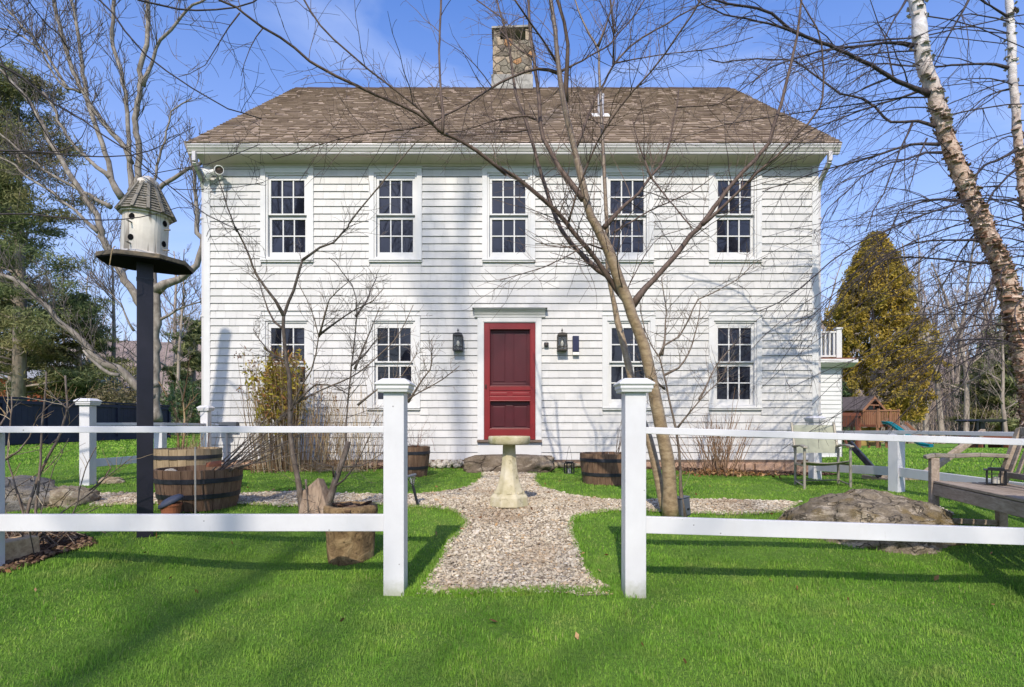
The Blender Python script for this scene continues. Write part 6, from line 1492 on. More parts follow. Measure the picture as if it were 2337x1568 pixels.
# ---- forest trees: four kinds with limbs and fine twigs, copied
def proc_tree(seed, h, spread, nl, rt0, levels=3, t_lo=.3, sides=7, nsub=(4, 7), up=.35):
    rng = random.Random(seed); tr = MB(); cr = MB()
    P = [np.array([0, 0, -.4])]; v = np.array([rng.uniform(-.08, .08), rng.uniform(-.08, .08), 1.0])
    for j in range(9): v = v + np.array([rng.gauss(0, .05), rng.gauss(0, .05), 0]); P.append(P[-1] + v / np.linalg.norm(v) * h / 8.5)
    L, t = smoothline(P, h / 30); r = rt0 * (1 - .9 * t) ** .8 + .012; tr.tube(L, r, sides)
    for i in range(nl):
        tt = t_lo + (1 - t_lo) * (i + rng.random()) / nl * .97; k = min(int(tt * (len(L) - 1)), len(L) - 2); a = rng.uniform(0, 6.283)
        le = spread * (1.15 - .7 * tt) * rng.uniform(.65, 1.15); v = np.array([math.cos(a), math.sin(a), rng.uniform(.35, 1.0)]); v /= np.linalg.norm(v); Q = [L[k]]
        for j in range(6): v = v + perp(v, rng) * .17 + np.array([0, 0, .07]); v /= np.linalg.norm(v); Q.append(Q[-1] + v * le / 6)
        Q = np.array(Q); rq = np.linspace(r[k] * .5, .018, 7); tr.tube(Q, rq, 5)
        spawn(cr, Q, rq, 9, le * .25, le * .55, levels - 1, rng, up, .15, 1.0, .8, .011, 0, nsub)
    return tr, cr
rf = random.Random(77)
protos = [proc_tree(101, 17, 5.2, 13, .26), proc_tree(102, 20, 4.2, 14, .24, 3, .42), proc_tree(103, 14, 4.6, 12, .20, 3, .25), proc_tree(104, 22, 4.6, 15, .32, 3, .45)]
pm_ = []
for a, b in protos:
    o1 = a.build('trunk', M['bgbark'], None, smooth=True); o2 = b.build('crown', M['bgtwig'], None); pm_.append((o1.data, o2.data)); bpy.data.objects.remove(o1); bpy.data.objects.remove(o2)
def bg_tree(px, Y, ptop, proto, label, group, rot):
    x = W(px, 0, Y)[0]; z = gz(x, Y); h = [17, 20, 14, 22][proto] * 1.0; H = CZ - (ptop - HY) * Y / F - z; s = max(.35, H / h)
    T_ = thing('bare_tree', label, 'tree', (x, Y, z), rot, group); T_.scale = (s * .95, s * .95, s)
    for nm, me in zip(('trunk', 'crown'), pm_[proto]):
        o = bpy.data.objects.new(nm, me); COL.objects.link(o); o.parent = T_
gR = 'bare forest trees behind the right lawn'; gL = 'bare trees behind the navy fence'
for px, Y, pt_, pr, lab in (
  (2110, 56, 545, 1, 'tall bare forked tree right beside the golden cedar'), (2152, 60, 560, 3, 'tall straight bare tree second to the right of the golden cedar'),
  (2205, 58, 590, 0, 'spreading bare tree in the woods left of the birch trunk'), (2262, 64, 640, 1, 'bare tree above the dark roofed garden stand'),
  (2080, 62, 640, 2, 'lower bare tree showing behind the right flank of the golden cedar'), (2300, 56, 690, 2, 'bare tree at the right frame edge behind the leaning birch'),
  (2180, 75, 560, 3, 'slender bare tree far back in the right woods'), (2240, 80, 620, 0, 'far bare tree between the birch trunk and the golden cedar'), (2335, 70, 640, 1, 'bare tree cut by the right frame edge in the woods')):
    bg_tree(px, Y, pt_, pr, lab, gR, rf.uniform(0, 6))
for px, Y, pt_, pr, lab in (
  (268, 36, 560, 2, 'small bare tree left of the black birdhouse post beyond the fence'), (405, 34, 585, 1, 'slim bare tree beside the left house corner beyond the fence'), (450, 40, 600, 0, 'bare tree half hidden by the left house corner'),
  (300, 44, 640, 3, 'bare tree right behind the big grey maple'), (208, 46, 640, 2, 'bare tree between the pine and the big grey maple'), (385, 48, 560, 0, 'bare tree far behind the birdhouse post'), (130, 48, 600, 1, 'bare tree behind the pine at the far left'), (20, 40, 560, 2, 'bare tree at the left frame edge before the pine')):
    bg_tree(px, Y, pt_, pr, lab, gL, rf.uniform(0, 6))
# far woods: one mass on each side
small = [proc_tree(201, 17, 4.6, 9, .17, 2, .35, 5, (4, 6)), proc_tree(202, 19, 3.8, 9, .16, 2, .45, 5, (4, 6)), proc_tree(203, 15, 4.2, 9, .15, 2, .3, 5, (4, 6))]
def far_wood(spots, mat):
    w = MB()
    for x, Y, s, k in spots:
        a = rf.uniform(0, 6.283); c, sn = math.cos(a), math.sin(a); Rm = np.array([[c, -sn, 0], [sn, c, 0], [0, 0, 1]]); z = gz(x, Y)
        for src in small[k]:
            V = np.concatenate(src.V) @ Rm.T * s + np.array([x, Y, z]); w.add(V, *src.Fc)
    return stuff(w.build('far_woods', mat, None))
sp = []
for i in range(130):
    Y = rf.uniform(72, 125); px = rf.uniform(1850, 2420); top = rf.uniform(640, 790); x = W(px, 0, Y)[0]; H = CZ - (top - HY) * Y / F - gz(x, Y); sp.append((x, Y, max(.4, H / 17), rf.randrange(3)))
far_wood(sp, M['bgtwig2'])
sp = []
for i in range(66):
    Y = rf.uniform(64, 120); px = rf.uniform(-60, 520); top = rf.uniform(690, 800); x = W(px, 0, Y)[0]; H = CZ - (top - HY) * Y / F - gz(x, Y); sp.append((x, Y, max(.4, H / 17), rf.randrange(3)))
far_wood(sp, M['bgtwig'])
# undergrowth in front of the woods, one tangled mass
w = MB()
for i in range(1300):
    Y = rf.uniform(60, 80); px = rf.uniform(1890, 2400); p = W(px, 0, Y); z = gz(p[0], Y)
    q = np.array([p[0], Y, z]); h = rf.uniform(1.5, 8.5); v = np.array([rf.gauss(0, .25), rf.gauss(0, .25), 1]); Q = [q]
    for j in range(4): v = v + np.array([rf.gauss(0, .2), rf.gauss(0, .2), 0]); Q.append(Q[-1] + v / np.linalg.norm(v) * h / 4)
    Q = np.array(Q); w.tube(Q, np.linspace(.045, .014, 5), 3, cap=False); spawn(w, Q, np.linspace(.04, .014, 5), 5, .5, 1.6, 1, rf, .2, .2, 1, .6, .012)
stuff(w.build('undergrowth', M['bgtwig2'], None))
# forest floor litter under the woods
# ---- golden cedar
YG = 48.0; kg = YG / F
gc = W(1992, 0, YG); gcz = gz(gc[0], YG)
cd = thing('golden_cedar', 'tall golden olive conical evergreen right of the house', 'tree', (gc[0], YG, gcz))
ytop = 540; prof_y = [540, 560, 600, 640, 680, 720, 760, 800, 850, 890, 920, 950]; prof_w = [5, 20, 42, 58, 73, 87, 100, 110, 116, 118, 112, 92]
cl_ = MB(); rg = np.random.default_rng(5); CC = []; 
for i in range(1650):
    yy_ = rg.uniform(540, 955) if rg.random() > .2 else rg.uniform(540, 700); wv = np.interp(yy_, prof_y, prof_w) * kg; a = rg.uniform(0, 6.283); wv *= 1 + .16 * math.sin(yy_ * .09 + 2.3 * math.sin(a * 2)) * math.sin(a * 3 + yy_ * .031); rad = wv * math.sqrt(rg.uniform(.25, 1)) * 1.04 * (1 + .10 * math.sin(3 * a + yy_ * .02) + .06 * math.sin(7 * a + yy_ * .05))
    CC.append((gc[0] + rad * math.cos(a) + .3 * math.sin(yy_ * .013), YG + rad * math.sin(a), CZ - (yy_ - HY) * kg))
CC = np.array(CC); nper = 64
Pn = np.repeat(CC, nper, 0); off = rg.normal(0, 1, Pn.shape); off /= np.linalg.norm(off, axis=1)[:, None]; off *= rg.uniform(0, 1, (len(Pn), 1)) ** .5 * np.array([.46, .46, .40]) * np.repeat(rg.uniform(.55, 1.45, (len(CC), 1)), nper, 0)
v, f = flakes(Pn + off, rg.uniform(.09, .20, len(Pn)), 1, .75); cl_.add(v, f)
cl_.build('crown', M['cedar'], cd)
m = MB(); m.tube([(gc[0], YG, gcz - .3), (gc[0], YG, gcz + 4), (gc[0] + .1, YG, CZ - (580 - HY) * kg)], [.35, .3, .05], 9); m.build('trunk', M['bgbark'], cd, smooth=True)
# ---- pines
def pine(label, px, Y, ptop, half, seed, dens=1.0, droop=.0, lo=.12, mat='pine', name='pine_tree', pw=.75):
    rng = random.Random(seed); nr = np.random.default_rng(seed); x = W(px, 0, Y)[0]; z = gz(x, Y); H = CZ - (ptop - HY) * Y / F - z; hw_ = half * Y / F
    T_ = thing(name, label, 'tree', (x, Y, z)); tr = MB(); cr = MB()
    tr.tube([(x, Y, z - .3), (x + .1, Y, z + H * .4), (x, Y, z + H * .98)], [H * .019, H * .014, .03], 9)
    C = []
    nb_ = int(62 * dens)
    for i in range(nb_):
        t = lo + (1 - lo) * (i / nb_) ** .9; a = rng.uniform(0, 6.283); le = hw_ * (1 - t) ** pw * rng.uniform(.55, 1.15) + .4
        v = np.array([math.cos(a), math.sin(a), .10 + .5 * t - droop]); p = np.array([x, Y, z + H * t]); Q = [p]
        for j in range(6): v = v + np.array([rng.gauss(0, .08), rng.gauss(0, .08), .03]); Q.append(Q[-1] + v / np.linalg.norm(v) * le / 6)
        Q = np.array(Q); tr.tube(Q, np.linspace(.07 * (1 - t) + .025, .015, 7), 4)
        for j in range(int(11 * le / 2) + 4):
            s = rng.uniform(.3, 1.0); k = min(int(s * 6), 5); c = Q[k] * (1 - (s * 6 - k)) + Q[k + 1] * (s * 6 - k) + np.array([rng.gauss(0, .38), rng.gauss(0, .38), rng.gauss(.04, .07)]) * (.4 + le * .22); C.append(c)
    C = np.array(C); npn = 44; Pn = np.repeat(C, npn, 0); off = nr.normal(0, 1, Pn.shape) * np.array([.27, .27, .10]) * (hw_ / 4.2) ** .5
    v, f = flakes(Pn + off, nr.uniform(.10, .22, len(Pn)) * (Y / 34), 1, .32); cr.add(v, f)
    tr.build('trunk', M['bgbark'], T_, smooth=True); cr.build('crown', M[mat], T_)
pine('tall green pine at the far left frame edge', 42, 31, 172, 225, 51, 1.25, pw=.5)
pine('second pine just left of the tall one, cut by the frame edge', -70, 34, 260, 190, 52, 1.2, pw=.55)
pine('dark pine in the woods at the right frame edge', 2318, 62, 720, 120, 53, 1.0, .15)
pine('lower dark pine behind the garden stand at the right', 2262, 66, 810, 70, 54, .8, .15)
pine('pine far back between the golden cedar and the birch', 2190, 84, 840, 60, 55, .6, .1)
pine('small dark spruce behind the navy fence by the left house corner', 432, 38, 730, 46, 56, .6, .1, .05, 'pine', 'spruce_tree')
pine('dark pine low behind the grey limb at the left', 180, 33, 680, 95, 57, .6, .15, .2, 'pine')
pine('small evergreen hidden behind the lower left of the golden cedar', 1905, 46, 880, 40, 58, .7, 0, .03, 'evergreen', 'spruce_tree')
# ---- olive shrubs above the navy fence
def shrub_mass(name, label, px, Y, ptop, half, seed, mat, n=60, size=.10, cat='shrub', per=30):
    nr = np.random.default_rng(seed); x = W(px, 0, Y)[0]; z = gz(x, Y); H = CZ - (ptop - HY) * Y / F - z; hw_ = half * Y / F
    T_ = thing(name, label, cat, (x, Y, z)); u = nr.normal(0, 1, (n, 3)); u /= np.linalg.norm(u, axis=1)[:, None]; u *= nr.uniform(.2, 1, (n, 1)) ** .4
    C = np.stack([x + u[:, 0] * hw_, Y + u[:, 1] * hw_ * .7, z + H * .52 + u[:, 2] * H * .46], -1); Pn = np.repeat(C, per, 0)
    m = MB(); v, f = flakes(Pn + nr.normal(0, 1, Pn.shape) * np.array([.2, .2, .16]) * max(H, .6) * .5, nr.uniform(.5, 1, len(Pn)) * size, 1, .6); m.add(v, f); m.build('crown', M[mat], T_)
    m = MB(); rng = random.Random(seed)
    for i in range(12):
        a = rng.uniform(0, 6.28); m.tube([(x + rng.gauss(0, .1), Y + rng.gauss(0, .1), z - .05), (x + math.cos(a) * hw_ * .4, Y + math.sin(a) * hw_ * .3, z + H * .5), (x + math.cos(a) * hw_ * .8, Y + math.sin(a) * hw_ * .5, z + H * rng.uniform(.7, 1.05))], [.03, .02, .008], 4)
    m.build('stem', M['bgtwig2'], T_)
for px, Y, pt_, hf, sd, mt_, lab in ((255, 31, 872, 46, 61, 'oliveshrub', 'olive shrub behind the navy fence left of the post'), (310, 33, 862, 50, 62, 'oliveshrub', 'olive shrub right behind the black birdhouse post beyond the fence'), (160, 33, 850, 52, 63, 'evergreen', 'green shrub above the brown shed at the left'), (420, 33, 868, 46, 64, 'evergreen', 'green shrub beyond the fence at the left house corner'), (60, 36, 862, 60, 65, 'oliveshrub', 'olive shrub behind the navy fence at the left frame edge')):
    shrub_mass('shrub', lab, px, Y, pt_, hf, sd, mt_, 70, .14)
# ---- dried hydrangea against the front wall
YHd = 8.95; kh = YHd / F; hc = W(672, 0, YHd); hzz = gz(hc[0], YHd)
hy_ = thing('hydrangea', 'tall dried hydrangea with straw stems and yellowed leaves under the left window', 'shrub', (hc[0], YHd, hzz)); m = MB(); lv = []; hd = []
rh_ = random.Random(71)
for i in range(260):
    bx0 = rh_.uniform(-88, 88) if i % 2 else rh_.uniform(-80, 10); right = bx0 > 22
    ht = (rh_.uniform(120, 215) if right else rh_.uniform(170, 275)); lean = (bx0 + rh_.gauss(0, 14)) * (.42 if right else .35) + (-6 if not right else 6)
    b = np.array([hc[0] + bx0 * kh * .9, YHd + rh_.uniform(-.35, .3), hzz - .02]); tpt = b + np.array([lean * kh, rh_.gauss(0, .1), ht * kh]); mid = b * .5 + tpt * .5 + np.array([rh_.gauss(0, .03) - lean * kh * .12, rh_.gauss(0, .03), 0])
    L, t = smoothline([b, mid, tpt], .18); r0_ = rh_.uniform(.0045, .0085) * (.75 if right else 1); m.tube(L, np.linspace(r0_, .002, len(L)), 4, cap=False)
    if -66 < bx0 < 14 and rh_.random() < .85:
        for _ in range(rh_.randint(12, 22)):
            tt = rh_.uniform(.52, .97); lv.append(L[min(int(tt * len(L)), len(L) - 1)] + np.array([rh_.gauss(0, .05), rh_.gauss(0, .05), rh_.gauss(0, .05)]))
    if rh_.random() < .22: hd.append(tpt)
for i in range(150):   # broken stalks at the foot
    b = np.array([hc[0] + rh_.uniform(-85, 175) * kh, YHd + rh_.uniform(-.35, .25), hzz + .02]); d = np.array([rh_.gauss(0, 1), rh_.gauss(0, .6), abs(rh_.gauss(0, .3))]); m.tube([b, b + d * .09, b + d * .2 + np.array([0, 0, rh_.uniform(-.02, .05)])], .004, 4, cap=False)
m.build('stem', M['straw'], hy_)
m = MB(); v, f = flakes(lv, NR.uniform(.03, .062, len(lv)), 1, .62); m.add(v, f); m.build('leaf', M['hydra'], hy_)
m = MB(); hd = np.repeat(np.array(hd), 22, 0); v, f = flakes(hd + NR.normal(0, .03, hd.shape), NR.uniform(.008, .02, len(hd)), 1, 1.2); m.add(v, f); m.build('flower_head', M['brownleaf'], hy_)
# thinner grey shrub right of it
YQ = 9.0; qc = W(800, 0, YQ); qz2 = gz(qc[0], YQ)
gs2 = thing('bare_shrub', 'thicket of thin bare stems between the hydrangea and the left gate post', 'shrub', (qc[0], YQ, qz2)); m = MB()
for i in range(90):
    b = np.array([qc[0] + rh_.uniform(-70, 60) * kh, YQ + rh_.uniform(-.2, .2), qz2]); h = rh_.uniform(.7, 1.45); v = np.array([rh_.gauss(0, .16), rh_.gauss(0, .12), 1]); Q = [b]
    for j in range(5): v = v + np.array([rh_.gauss(0, .07), rh_.gauss(0, .05), 0]); Q.append(Q[-1] + v / np.linalg.norm(v) * h / 5)
    Q = np.array(Q); m.tube(Q, np.linspace(.0045, .002, 6), 3, cap=False); spawn(m, Q, np.linspace(.004, .002, 6), 3, .1, .35, 1, rh_, .3, .4, 1, .8, .0015)
m.build('stem', M['straw'], gs2)
# shrub right of the main tree
YR = 8.65; rc_ = W(1640, 0, YR); rz = gz(rc_[0], YR)
rs_ = thing('bare_shrub', 'brown bare shrub with leaf litter at its foot under the right front window', 'shrub', (rc_[0], YR, rz)); m = MB()
for i in range(75):
    a = rh_.uniform(0, 6.283); ra = rh_.uniform(0, .28); b = np.array([rc_[0] + ra * math.cos(a) * 1.2, YR + ra * math.sin(a), rz]); h = rh_.uniform(.5, 1.0) if rh_.random() > .08 else 1.35; v = np.array([math.cos(a) * ra * 1.8 + rh_.gauss(0, .12), rh_.gauss(0, .15), 1]); Q = [b]
    for j in range(5): v = v + np.array([rh_.gauss(0, .08), rh_.gauss(0, .05), 0]); Q.append(Q[-1] + v / np.linalg.norm(v) * h / 5)
    Q = np.array(Q); m.tube(Q, np.linspace(.0065, .0025, 6), 4, cap=False); spawn(m, Q, np.linspace(.006, .0025, 6), 3, .1, .4, 1, rh_, .3, .3, 1, .8, .0018)
m.build('stem', M['brownstem'], rs_)
pts_ = np.stack([rc_[0] + NR.normal(0, .34, 700), YR + NR.normal(-.05, .15, 700), np.full(700, rz + .0)], -1); pts_[:, 2] += np.abs(NR.normal(.03, .045, 700)) * np.exp(-((pts_[:, 0] - rc_[0]) / .4) ** 2) + .015
m = MB(); v, f = flakes(pts_, NR.uniform(.015, .04, 700), 1, .9); m.add(v, f); m.build('leaf_litter', M['leafdry'], rs_)
# bare shrub at the lower left in front of the boulders
YF_ = 4.0; fb_ = gp(70, 1255)
fs = thing('bare_shrub', 'pale stemmed bare shrub growing from the mulch bed at the lower left', 'shrub', fb_); m = MB(); tw = MB()
for a, w0, w1 in (([(265, 1210), (285, 1150), (280, 1000), (300, 800), (318, 600), (325, 400), (345, 200), (360, 0), (362, -90)], 22, 12), ([(230, 1220), (210, 1030), (260, 850), (330, 660), (400, 540), (470, 400), (500, 290), (530, 200), (515, 0), (512, -60)], 26, 14), ([(300, 1200), (570, 1020), (620, 850), (690, 620), (755, 500)], 14, 6), ([(40, 600), (150, 530), (230, 420), (300, 260), (380, 180), (480, 100)], 12, 6),
                  ([(230, 1210), (120, 800), (60, 600), (75, 400), (95, 200), (90, 100)], 16, 9), ([(285, 1180), (500, 1000), (720, 850), (830, 720), (870, 660), (850, 640)], 12, 9), ([(700, 840), (860, 720), (1040, 570)], 9, 6), ([(530, 200), (440, 120), (390, 60)], 9, 6), ([(530, 200), (640, 110), (760, 95)], 8, 4), ([(240, 1200), (40, 1000), (80, 850), (280, 720), (420, 620), (540, 430)], 11, 5), ([(0, 330), (60, 230), (170, 145)], 10, 6), ([(280, 1150), (430, 640), (480, 560), (500, 500)], 9, 5), ([(260, 1190), (50, 560), (130, 560), (380, 490), (560, 300), (620, 240)], 8, 4)):
    P, r0, r1_ = bd('L', a, YF_, YF_ + rt.uniform(-.15, .3), w0, w1); L, r = limb(m, P, r0, r1_, 7, .06, .0015, rt); spawn(tw, L, r, 5, .08, .35, 1, rt, .2, .3, 1, .7, .0016)
for i in range(40):
    a = rt.uniform(0, 6.28); b = fb_ + np.array([rt.gauss(0, .12), rt.gauss(0, .08), .0]); h = rt.uniform(.1, .4); m.tube([b, b + np.array([math.cos(a) * h * .5, math.sin(a) * h * .3, h * .5]), b + np.array([math.cos(a) * h, math.sin(a) * h * .5, h * rt.uniform(.2, .8)])], .0035, 4, cap=False)
m.build('stem', M['saplingbark'], fs, smooth=True); tw.build('twigs', M['straw'], fs)
# small leafy sapling by the left fence
YV = 9.0; vb = W(420, 0, YV); vz = gz(vb[0], YV)
vs = thing('sapling', 'thin pale sapling with a few green leaves by the fence at the left house corner', 'sapling', (vb[0], YV, vz)); m = MB(); tw = MB()
for a, w in (([(1225, 1500), (1240, 1300), (1220, 1120), (1170, 980)], 14), ([(1200, 1500), (1180, 1250), (1120, 1130), (1065, 1040)], 12), ([(1225, 1200), (1250, 1050), (1280, 870)], 8), ([(1230, 1250), (1330, 1120)], 7)):
    P, r0, r1_ = bd('E', a, YV, YV, w, w * .5); L, r = limb(m, P, r0, r1_, 6, .1, .003, rt); spawn(tw, L, r, 4, .1, .3, 1, rt)
m.build('stem', M['straw'], vs, smooth=True); tw.build('twigs', M['straw'], vs)
lf = [W(*zz('E', [(1150 + rt.gauss(0, 18), 1150 + rt.gauss(0, 45))])[0], YV + rt.gauss(0, .05)) for _ in range(26)]
m = MB(); v, f = flakes(lf, NR.uniform(.03, .06, 26), 1, 1); m.add(v, f); m.build('leaf', M['evergreen'], vs)
# twig bundle in the large barrel, dry stems in the others
def bundle(name, label, base, n, dirs, lmin, lmax, r, mat, sub=3, cat='twigs', sp_=.06, seed=1):
    rng = random.Random(seed); T_ = thing(name, label, cat, base); m = MB()
    for i in range(n):
        d = np.array(dirs) + np.array([rng.gauss(0, .16), rng.gauss(0, .2), rng.gauss(0, .14)]); d /= np.linalg.norm(d); b = np.array(base) + np.array([rng.gauss(0, sp_), rng.gauss(0, sp_), -.04]); le = rng.uniform(lmin, lmax); Q = [b]; v = d
        for j in range(5): v = v + perp(v, rng) * .07; v /= np.linalg.norm(v); Q.append(Q[-1] + v * le / 5)
        Q = np.array(Q); rr4 = np.linspace(r * rng.uniform(.7, 1.2), r * .35, 6); m.tube(Q, rr4, 5); spawn(m, Q, rr4, sub, .1, .35, 1, rng, .2, .4, 1, .9, .0016)
    m.build('stem', M[mat], T_); return T_
zb1 = CZ - (1068 - HY) * Yb / F
bundle('twig_bundle', 'bundle of cut twigs leaning out of the large half barrel', (xb1 + .20, Yb - .05, zb1 - .02), 22, (.80, .1, .62), .5, 1.15, .007, 'saplingbark', 4, seed=3)
cp = thing('clay_shard', 'broken red clay pot lying on the twigs at the large barrel rim', 'pot', (xb1 + .25, Yb - .20, zb1 + .03), .5)
m = MB(); pr_ = [(.036, -.07), (.048, .0), (.055, .055)]; V = []; 
for r_, z_ in pr_:
    for j in range(9): a = j * math.pi / 8; V.append((z_, r_ * math.cos(a), r_ * math.sin(a)))
V += [(x, y * .88, z * .88) for x, y, z in V]
m.add(V, [(i*9+j, i*9+j+1, (i+1)*9+j+1, (i+1)*9+j) for i in range(2) for j in range(8)], [(27+i*9+j, 27+(i+1)*9+j, 27+(i+1)*9+j+1, 27+i*9+j+1) for i in range(2) for j in range(8)], [(j, j+1, 28+j, 27+j) for j in range(8)], [(18+j, 45+j, 46+j, 19+j) for j in range(8)]); m.build('shard', M['terracotta'], cp, local=True)
o = rock('barrel_stone', (xb1 - .2, Yb - .12, zb1 - .03), (.06, .05, .035), 91, 'pebble', .2, 3); tag(o, 'small pinkish stone lying on the soil of the large half barrel', 'stone')
bundle('dry_grass', 'tuft of straw coloured dry grass in the pale half barrel', (xb2 + .08, Yc - .05, CZ - (1023 - HY) * Yc / F - .03), 46, (.1, 0, 1), .1, .26, .0035, 'straw', 0, 'dry grass', .06, 4)
bundle('dry_stems', 'thin dead stems standing in the pale half barrel', (xb2 - .1, Yc, CZ - (1023 - HY) * Yc / F - .03), 9, (.1, 0, 1), .2, .4, .003, 'brownleaf', 2, 'dry stems', .12, 5)
bundle('dry_stems', 'reddish dead stems standing in the half barrel by the left gate post', (xb3 + .1, Yd - .05, CZ - (1019 - HY) * Yd / F - .03), 16, (.05, 0, 1), .15, .42, .003, 'brownleaf', 2, 'dry stems', .12, 6)
bundle('dry_stems', 'few dark stems standing in the wide half barrel by the right gate post', (xb4 + .12, Ye, CZ - (1034 - HY) * Ye / F - .05), 6, (.18, 0, 1), .4, .85, .005, 'saplingbark', 1, 'dry stems', .04, 7)
# ---- bare trees behind the viewer: they throw the soft shadows on lawn, rails and wall
gB = 'bare trees on the street side'
st_p = [proc_tree(301, 20, 7.5, 15, .125, 3, .22, 9, (3, 5), .45), proc_tree(302, 22, 6.5, 16, .12, 3, .30, 9, (3, 5), .5)]
st_m = []
for a, b in st_p:
    o1 = a.build('trunk', M['bgbark'], None, smooth=True); o2 = b.build('crown', M['bgtwig2'], None); st_m.append((o1.data, o2.data)); bpy.data.objects.remove(o1); bpy.data.objects.remove(o2)
for (x, y, s, pr, ro, lab) in ((-9.2, -14.5, 1.35, 0, .4, 'bare street tree shading the left of the lawn'), (-4.6, -16.5, 1.3, 1, 1.7, 'bare street tree shading the house front left of the door'), (.4, -18.0, 1.35, 0, 3.4, 'bare street tree shading the door'), (8.2, -13.0, 1.2, 1, 2.9, 'bare street tree shading the right end of the house'), (-16, -19, 1.2, 1, 5.0, 'far bare street tree at the left'), (10, -18, 1.2, 0, 4.4, 'far bare street tree at the right')):
    T_ = thing('bare_tree', lab, 'tree', (x, y, gz(x, y)), ro, gB); T_.scale = (s, s, s)
    for nm, me in zip(('trunk', 'crown'), st_m[pr]):
        o = bpy.data.objects.new(nm, me); COL.objects.link(o); o.parent = T_
sp = []
for i in range(46):
    a = -math.pi / 2 + rf.uniform(-1.25, 1.25); d = rf.uniform(34, 60); sp.append((d * math.cos(a), d * math.sin(a), rf.uniform(.8, 1.2), rf.randrange(3)))
far_wood(sp, M['bgtwig2'])
# wooded rise behind everything
hx_ = np.linspace(-260, 260, 80); hy_2 = np.array([92, 104, 118, 135, 160, 220, 330])
HXX, HYY = np.meshgrid(hx_, hy_2)
top_ = np.where(HXX < 0, 17.0, 8.5) + 2.0 * np.sin(HXX * .05) + 1.2 * np.sin(HXX * .13 + 1)
top_ = np.interp(HXX, [-260, -60, -30, 10, 40, 90, 260], [20, 19, 17, 14, 17, 17, 18]) + 1.2 * np.sin(HXX * .07) + .8 * np.sin(HXX * .19 + 1)
fz_ = np.interp(HYY, hy_2, [0, .25, .65, 1, 1.02, 1.1, 1.2])
HZZ = g(HXX, HYY) - .3 + top_ * fz_
idx = np.arange(HXX.size).reshape(HXX.shape); m = MB(); m.add(np.stack([HXX, HYY, HZZ], -1).reshape(-1, 3), np.stack([idx[:-1, :-1], idx[:-1, 1:], idx[1:, 1:], idx[1:, :-1]], -1).reshape(-1, 4))
struct(m.build('hills', M['forestfloor'], None, smooth=True))
# ---------------------------------------------------------------- camera, sun, sky
cam = bpy.data.cameras.new('camera'); co = bpy.data.objects.new('camera', cam); COL.objects.link(co); SC.camera = co
cam.sensor_width = 36; cam.lens = 36 * F / 2337.0; cam.shift_y = (HY - 784) / 2337.0
cam.clip_end = 3000; cam.clip_start = .05
co.location = (0, 0, CZ); co.rotation_euler = (math.radians(90), 0, 0)
EL, AZ = math.radians(41), math.radians(8)
to_sun = Vector((-math.sin(AZ) * math.cos(EL), -math.cos(AZ) * math.cos(EL), math.sin(EL)))
sl = bpy.data.lights.new('sun', 'SUN'); so = bpy.data.objects.new('sun', sl); COL.objects.link(so)
sl.energy = 3.5; sl.angle = math.radians(.53); sl.color = (1, .905, .77)
so.rotation_euler = to_sun.to_track_quat('Z', 'Y').to_euler()
so.location = (-3, -20, 20)
w = bpy.data.worlds.new('World'); SC.world = w; w.use_nodes = True; nt = w.node_tree; nt.nodes.clear()
out = nt.nodes.new('ShaderNodeOutputWorld'); bg = nt.nodes.new('ShaderNodeBackground')
sky = nt.nodes.new('ShaderNodeTexSky'); sky.sky_type = 'NISHITA'; sky.sun_disc = False
sky.sun_elevation = EL; sky.sun_rotation = math.pi + AZ; sky.altitude = 50; sky.air_density = 1.0; sky.dust_density = 1.2; sky.ozone_density = 4.5
tc = nt.nodes.new('ShaderNodeTexCoord'); mp = nt.nodes.new('ShaderNodeMapping'); mp.inputs['Scale'].default_value = (1.0, 1.0, 4.5); mp.inputs['Rotation'].default_value = (.0, .0, .6)
nt.links.new(tc.outputs['Generated'], mp.inputs['Vector'])
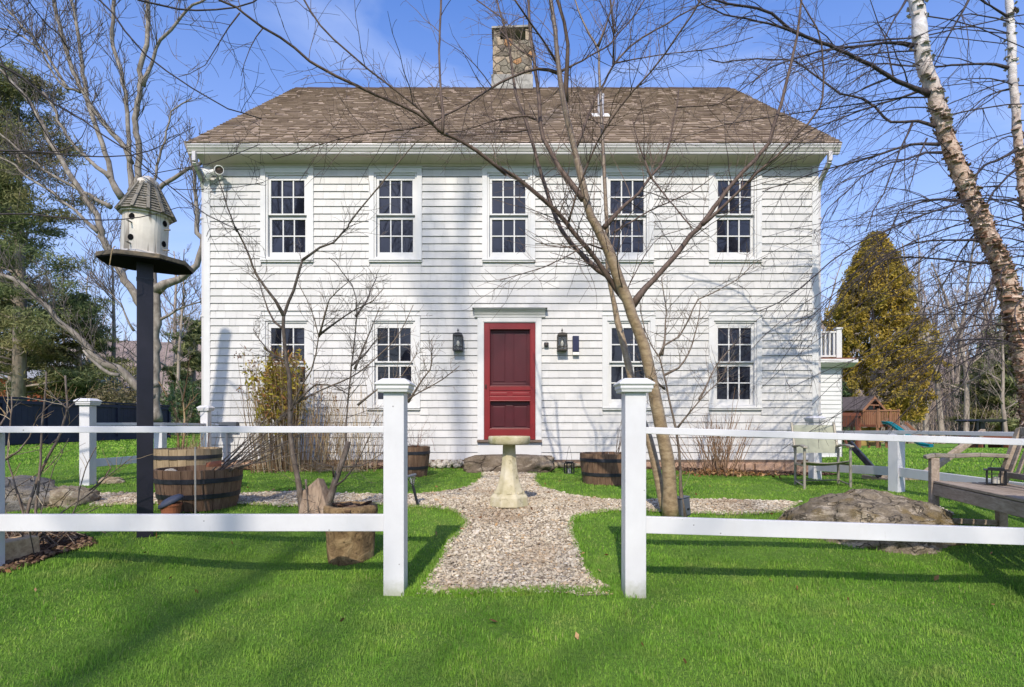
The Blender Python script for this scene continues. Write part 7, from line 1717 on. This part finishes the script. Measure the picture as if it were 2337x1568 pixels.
nz = nt.nodes.new('ShaderNodeTexNoise'); nz.inputs['Scale'].default_value = 2.3; nz.inputs['Detail'].default_value = 6; nz.inputs['Roughness'].default_value = .5; nz.inputs['Distortion'].default_value = .5
nt.links.new(mp.outputs['Vector'], nz.inputs['Vector'])
cr = nt.nodes.new('ShaderNodeValToRGB'); cr.color_ramp.elements[0].position = .50; cr.color_ramp.elements[0].color = (0, 0, 0, 1); cr.color_ramp.elements[1].position = .78; cr.color_ramp.elements[1].color = (.30, .30, .30, 1)
nt.links.new(nz.outputs['Fac'], cr.inputs['Fac'])
mx_ = nt.nodes.new('ShaderNodeMix'); mx_.data_type = 'RGBA'
nt.links.new(cr.outputs['Color'], mx_.inputs[0]); hs = nt.nodes.new('ShaderNodeHueSaturation'); hs.inputs['Saturation'].default_value = 1.18; hs.inputs['Hue'].default_value = .512; hs.inputs['Value'].default_value = 1.36
nt.links.new(sky.outputs['Color'], hs.inputs['Color']); nt.links.new(hs.outputs['Color'], mx_.inputs[6]); mx_.inputs[7].default_value = (7.0, 7.4, 8.2, 1)
sp3 = nt.nodes.new('ShaderNodeSeparateXYZ'); nt.links.new(tc.outputs['Generated'], sp3.inputs[0])
hr = nt.nodes.new('ShaderNodeValToRGB'); e = hr.color_ramp.elements; e[0].position = 0; e[0].color = (.85, .85, .85, 1); e[1].position = .62; e[1].color = (0, 0, 0, 1); e2 = e.new(.22); e2.color = (.50, .50, .50, 1)
nt.links.new(sp3.outputs[2], hr.inputs['Fac'])
hm_ = nt.nodes.new('ShaderNodeMix'); hm_.data_type = 'RGBA'; nt.links.new(hr.outputs['Color'], hm_.inputs[0]); nt.links.new(mx_.outputs[2], hm_.inputs[6]); hm_.inputs[7].default_value = (2.75, 3.05, 4.2, 1)
nt.links.new(hm_.outputs[2], bg.inputs['Color']); bg.inputs['Strength'].default_value = .15
nt.links.new(bg.outputs['Background'], out.inputs['Surface'])
SC.view_settings.view_transform = 'Standard'; SC.view_settings.look = 'None'; SC.view_settings.exposure = .50; SC.view_settings.gamma = 1
SC.render.engine = 'CYCLES'; SC.cycles.max_bounces = 6; SC.cycles.use_denoising = True
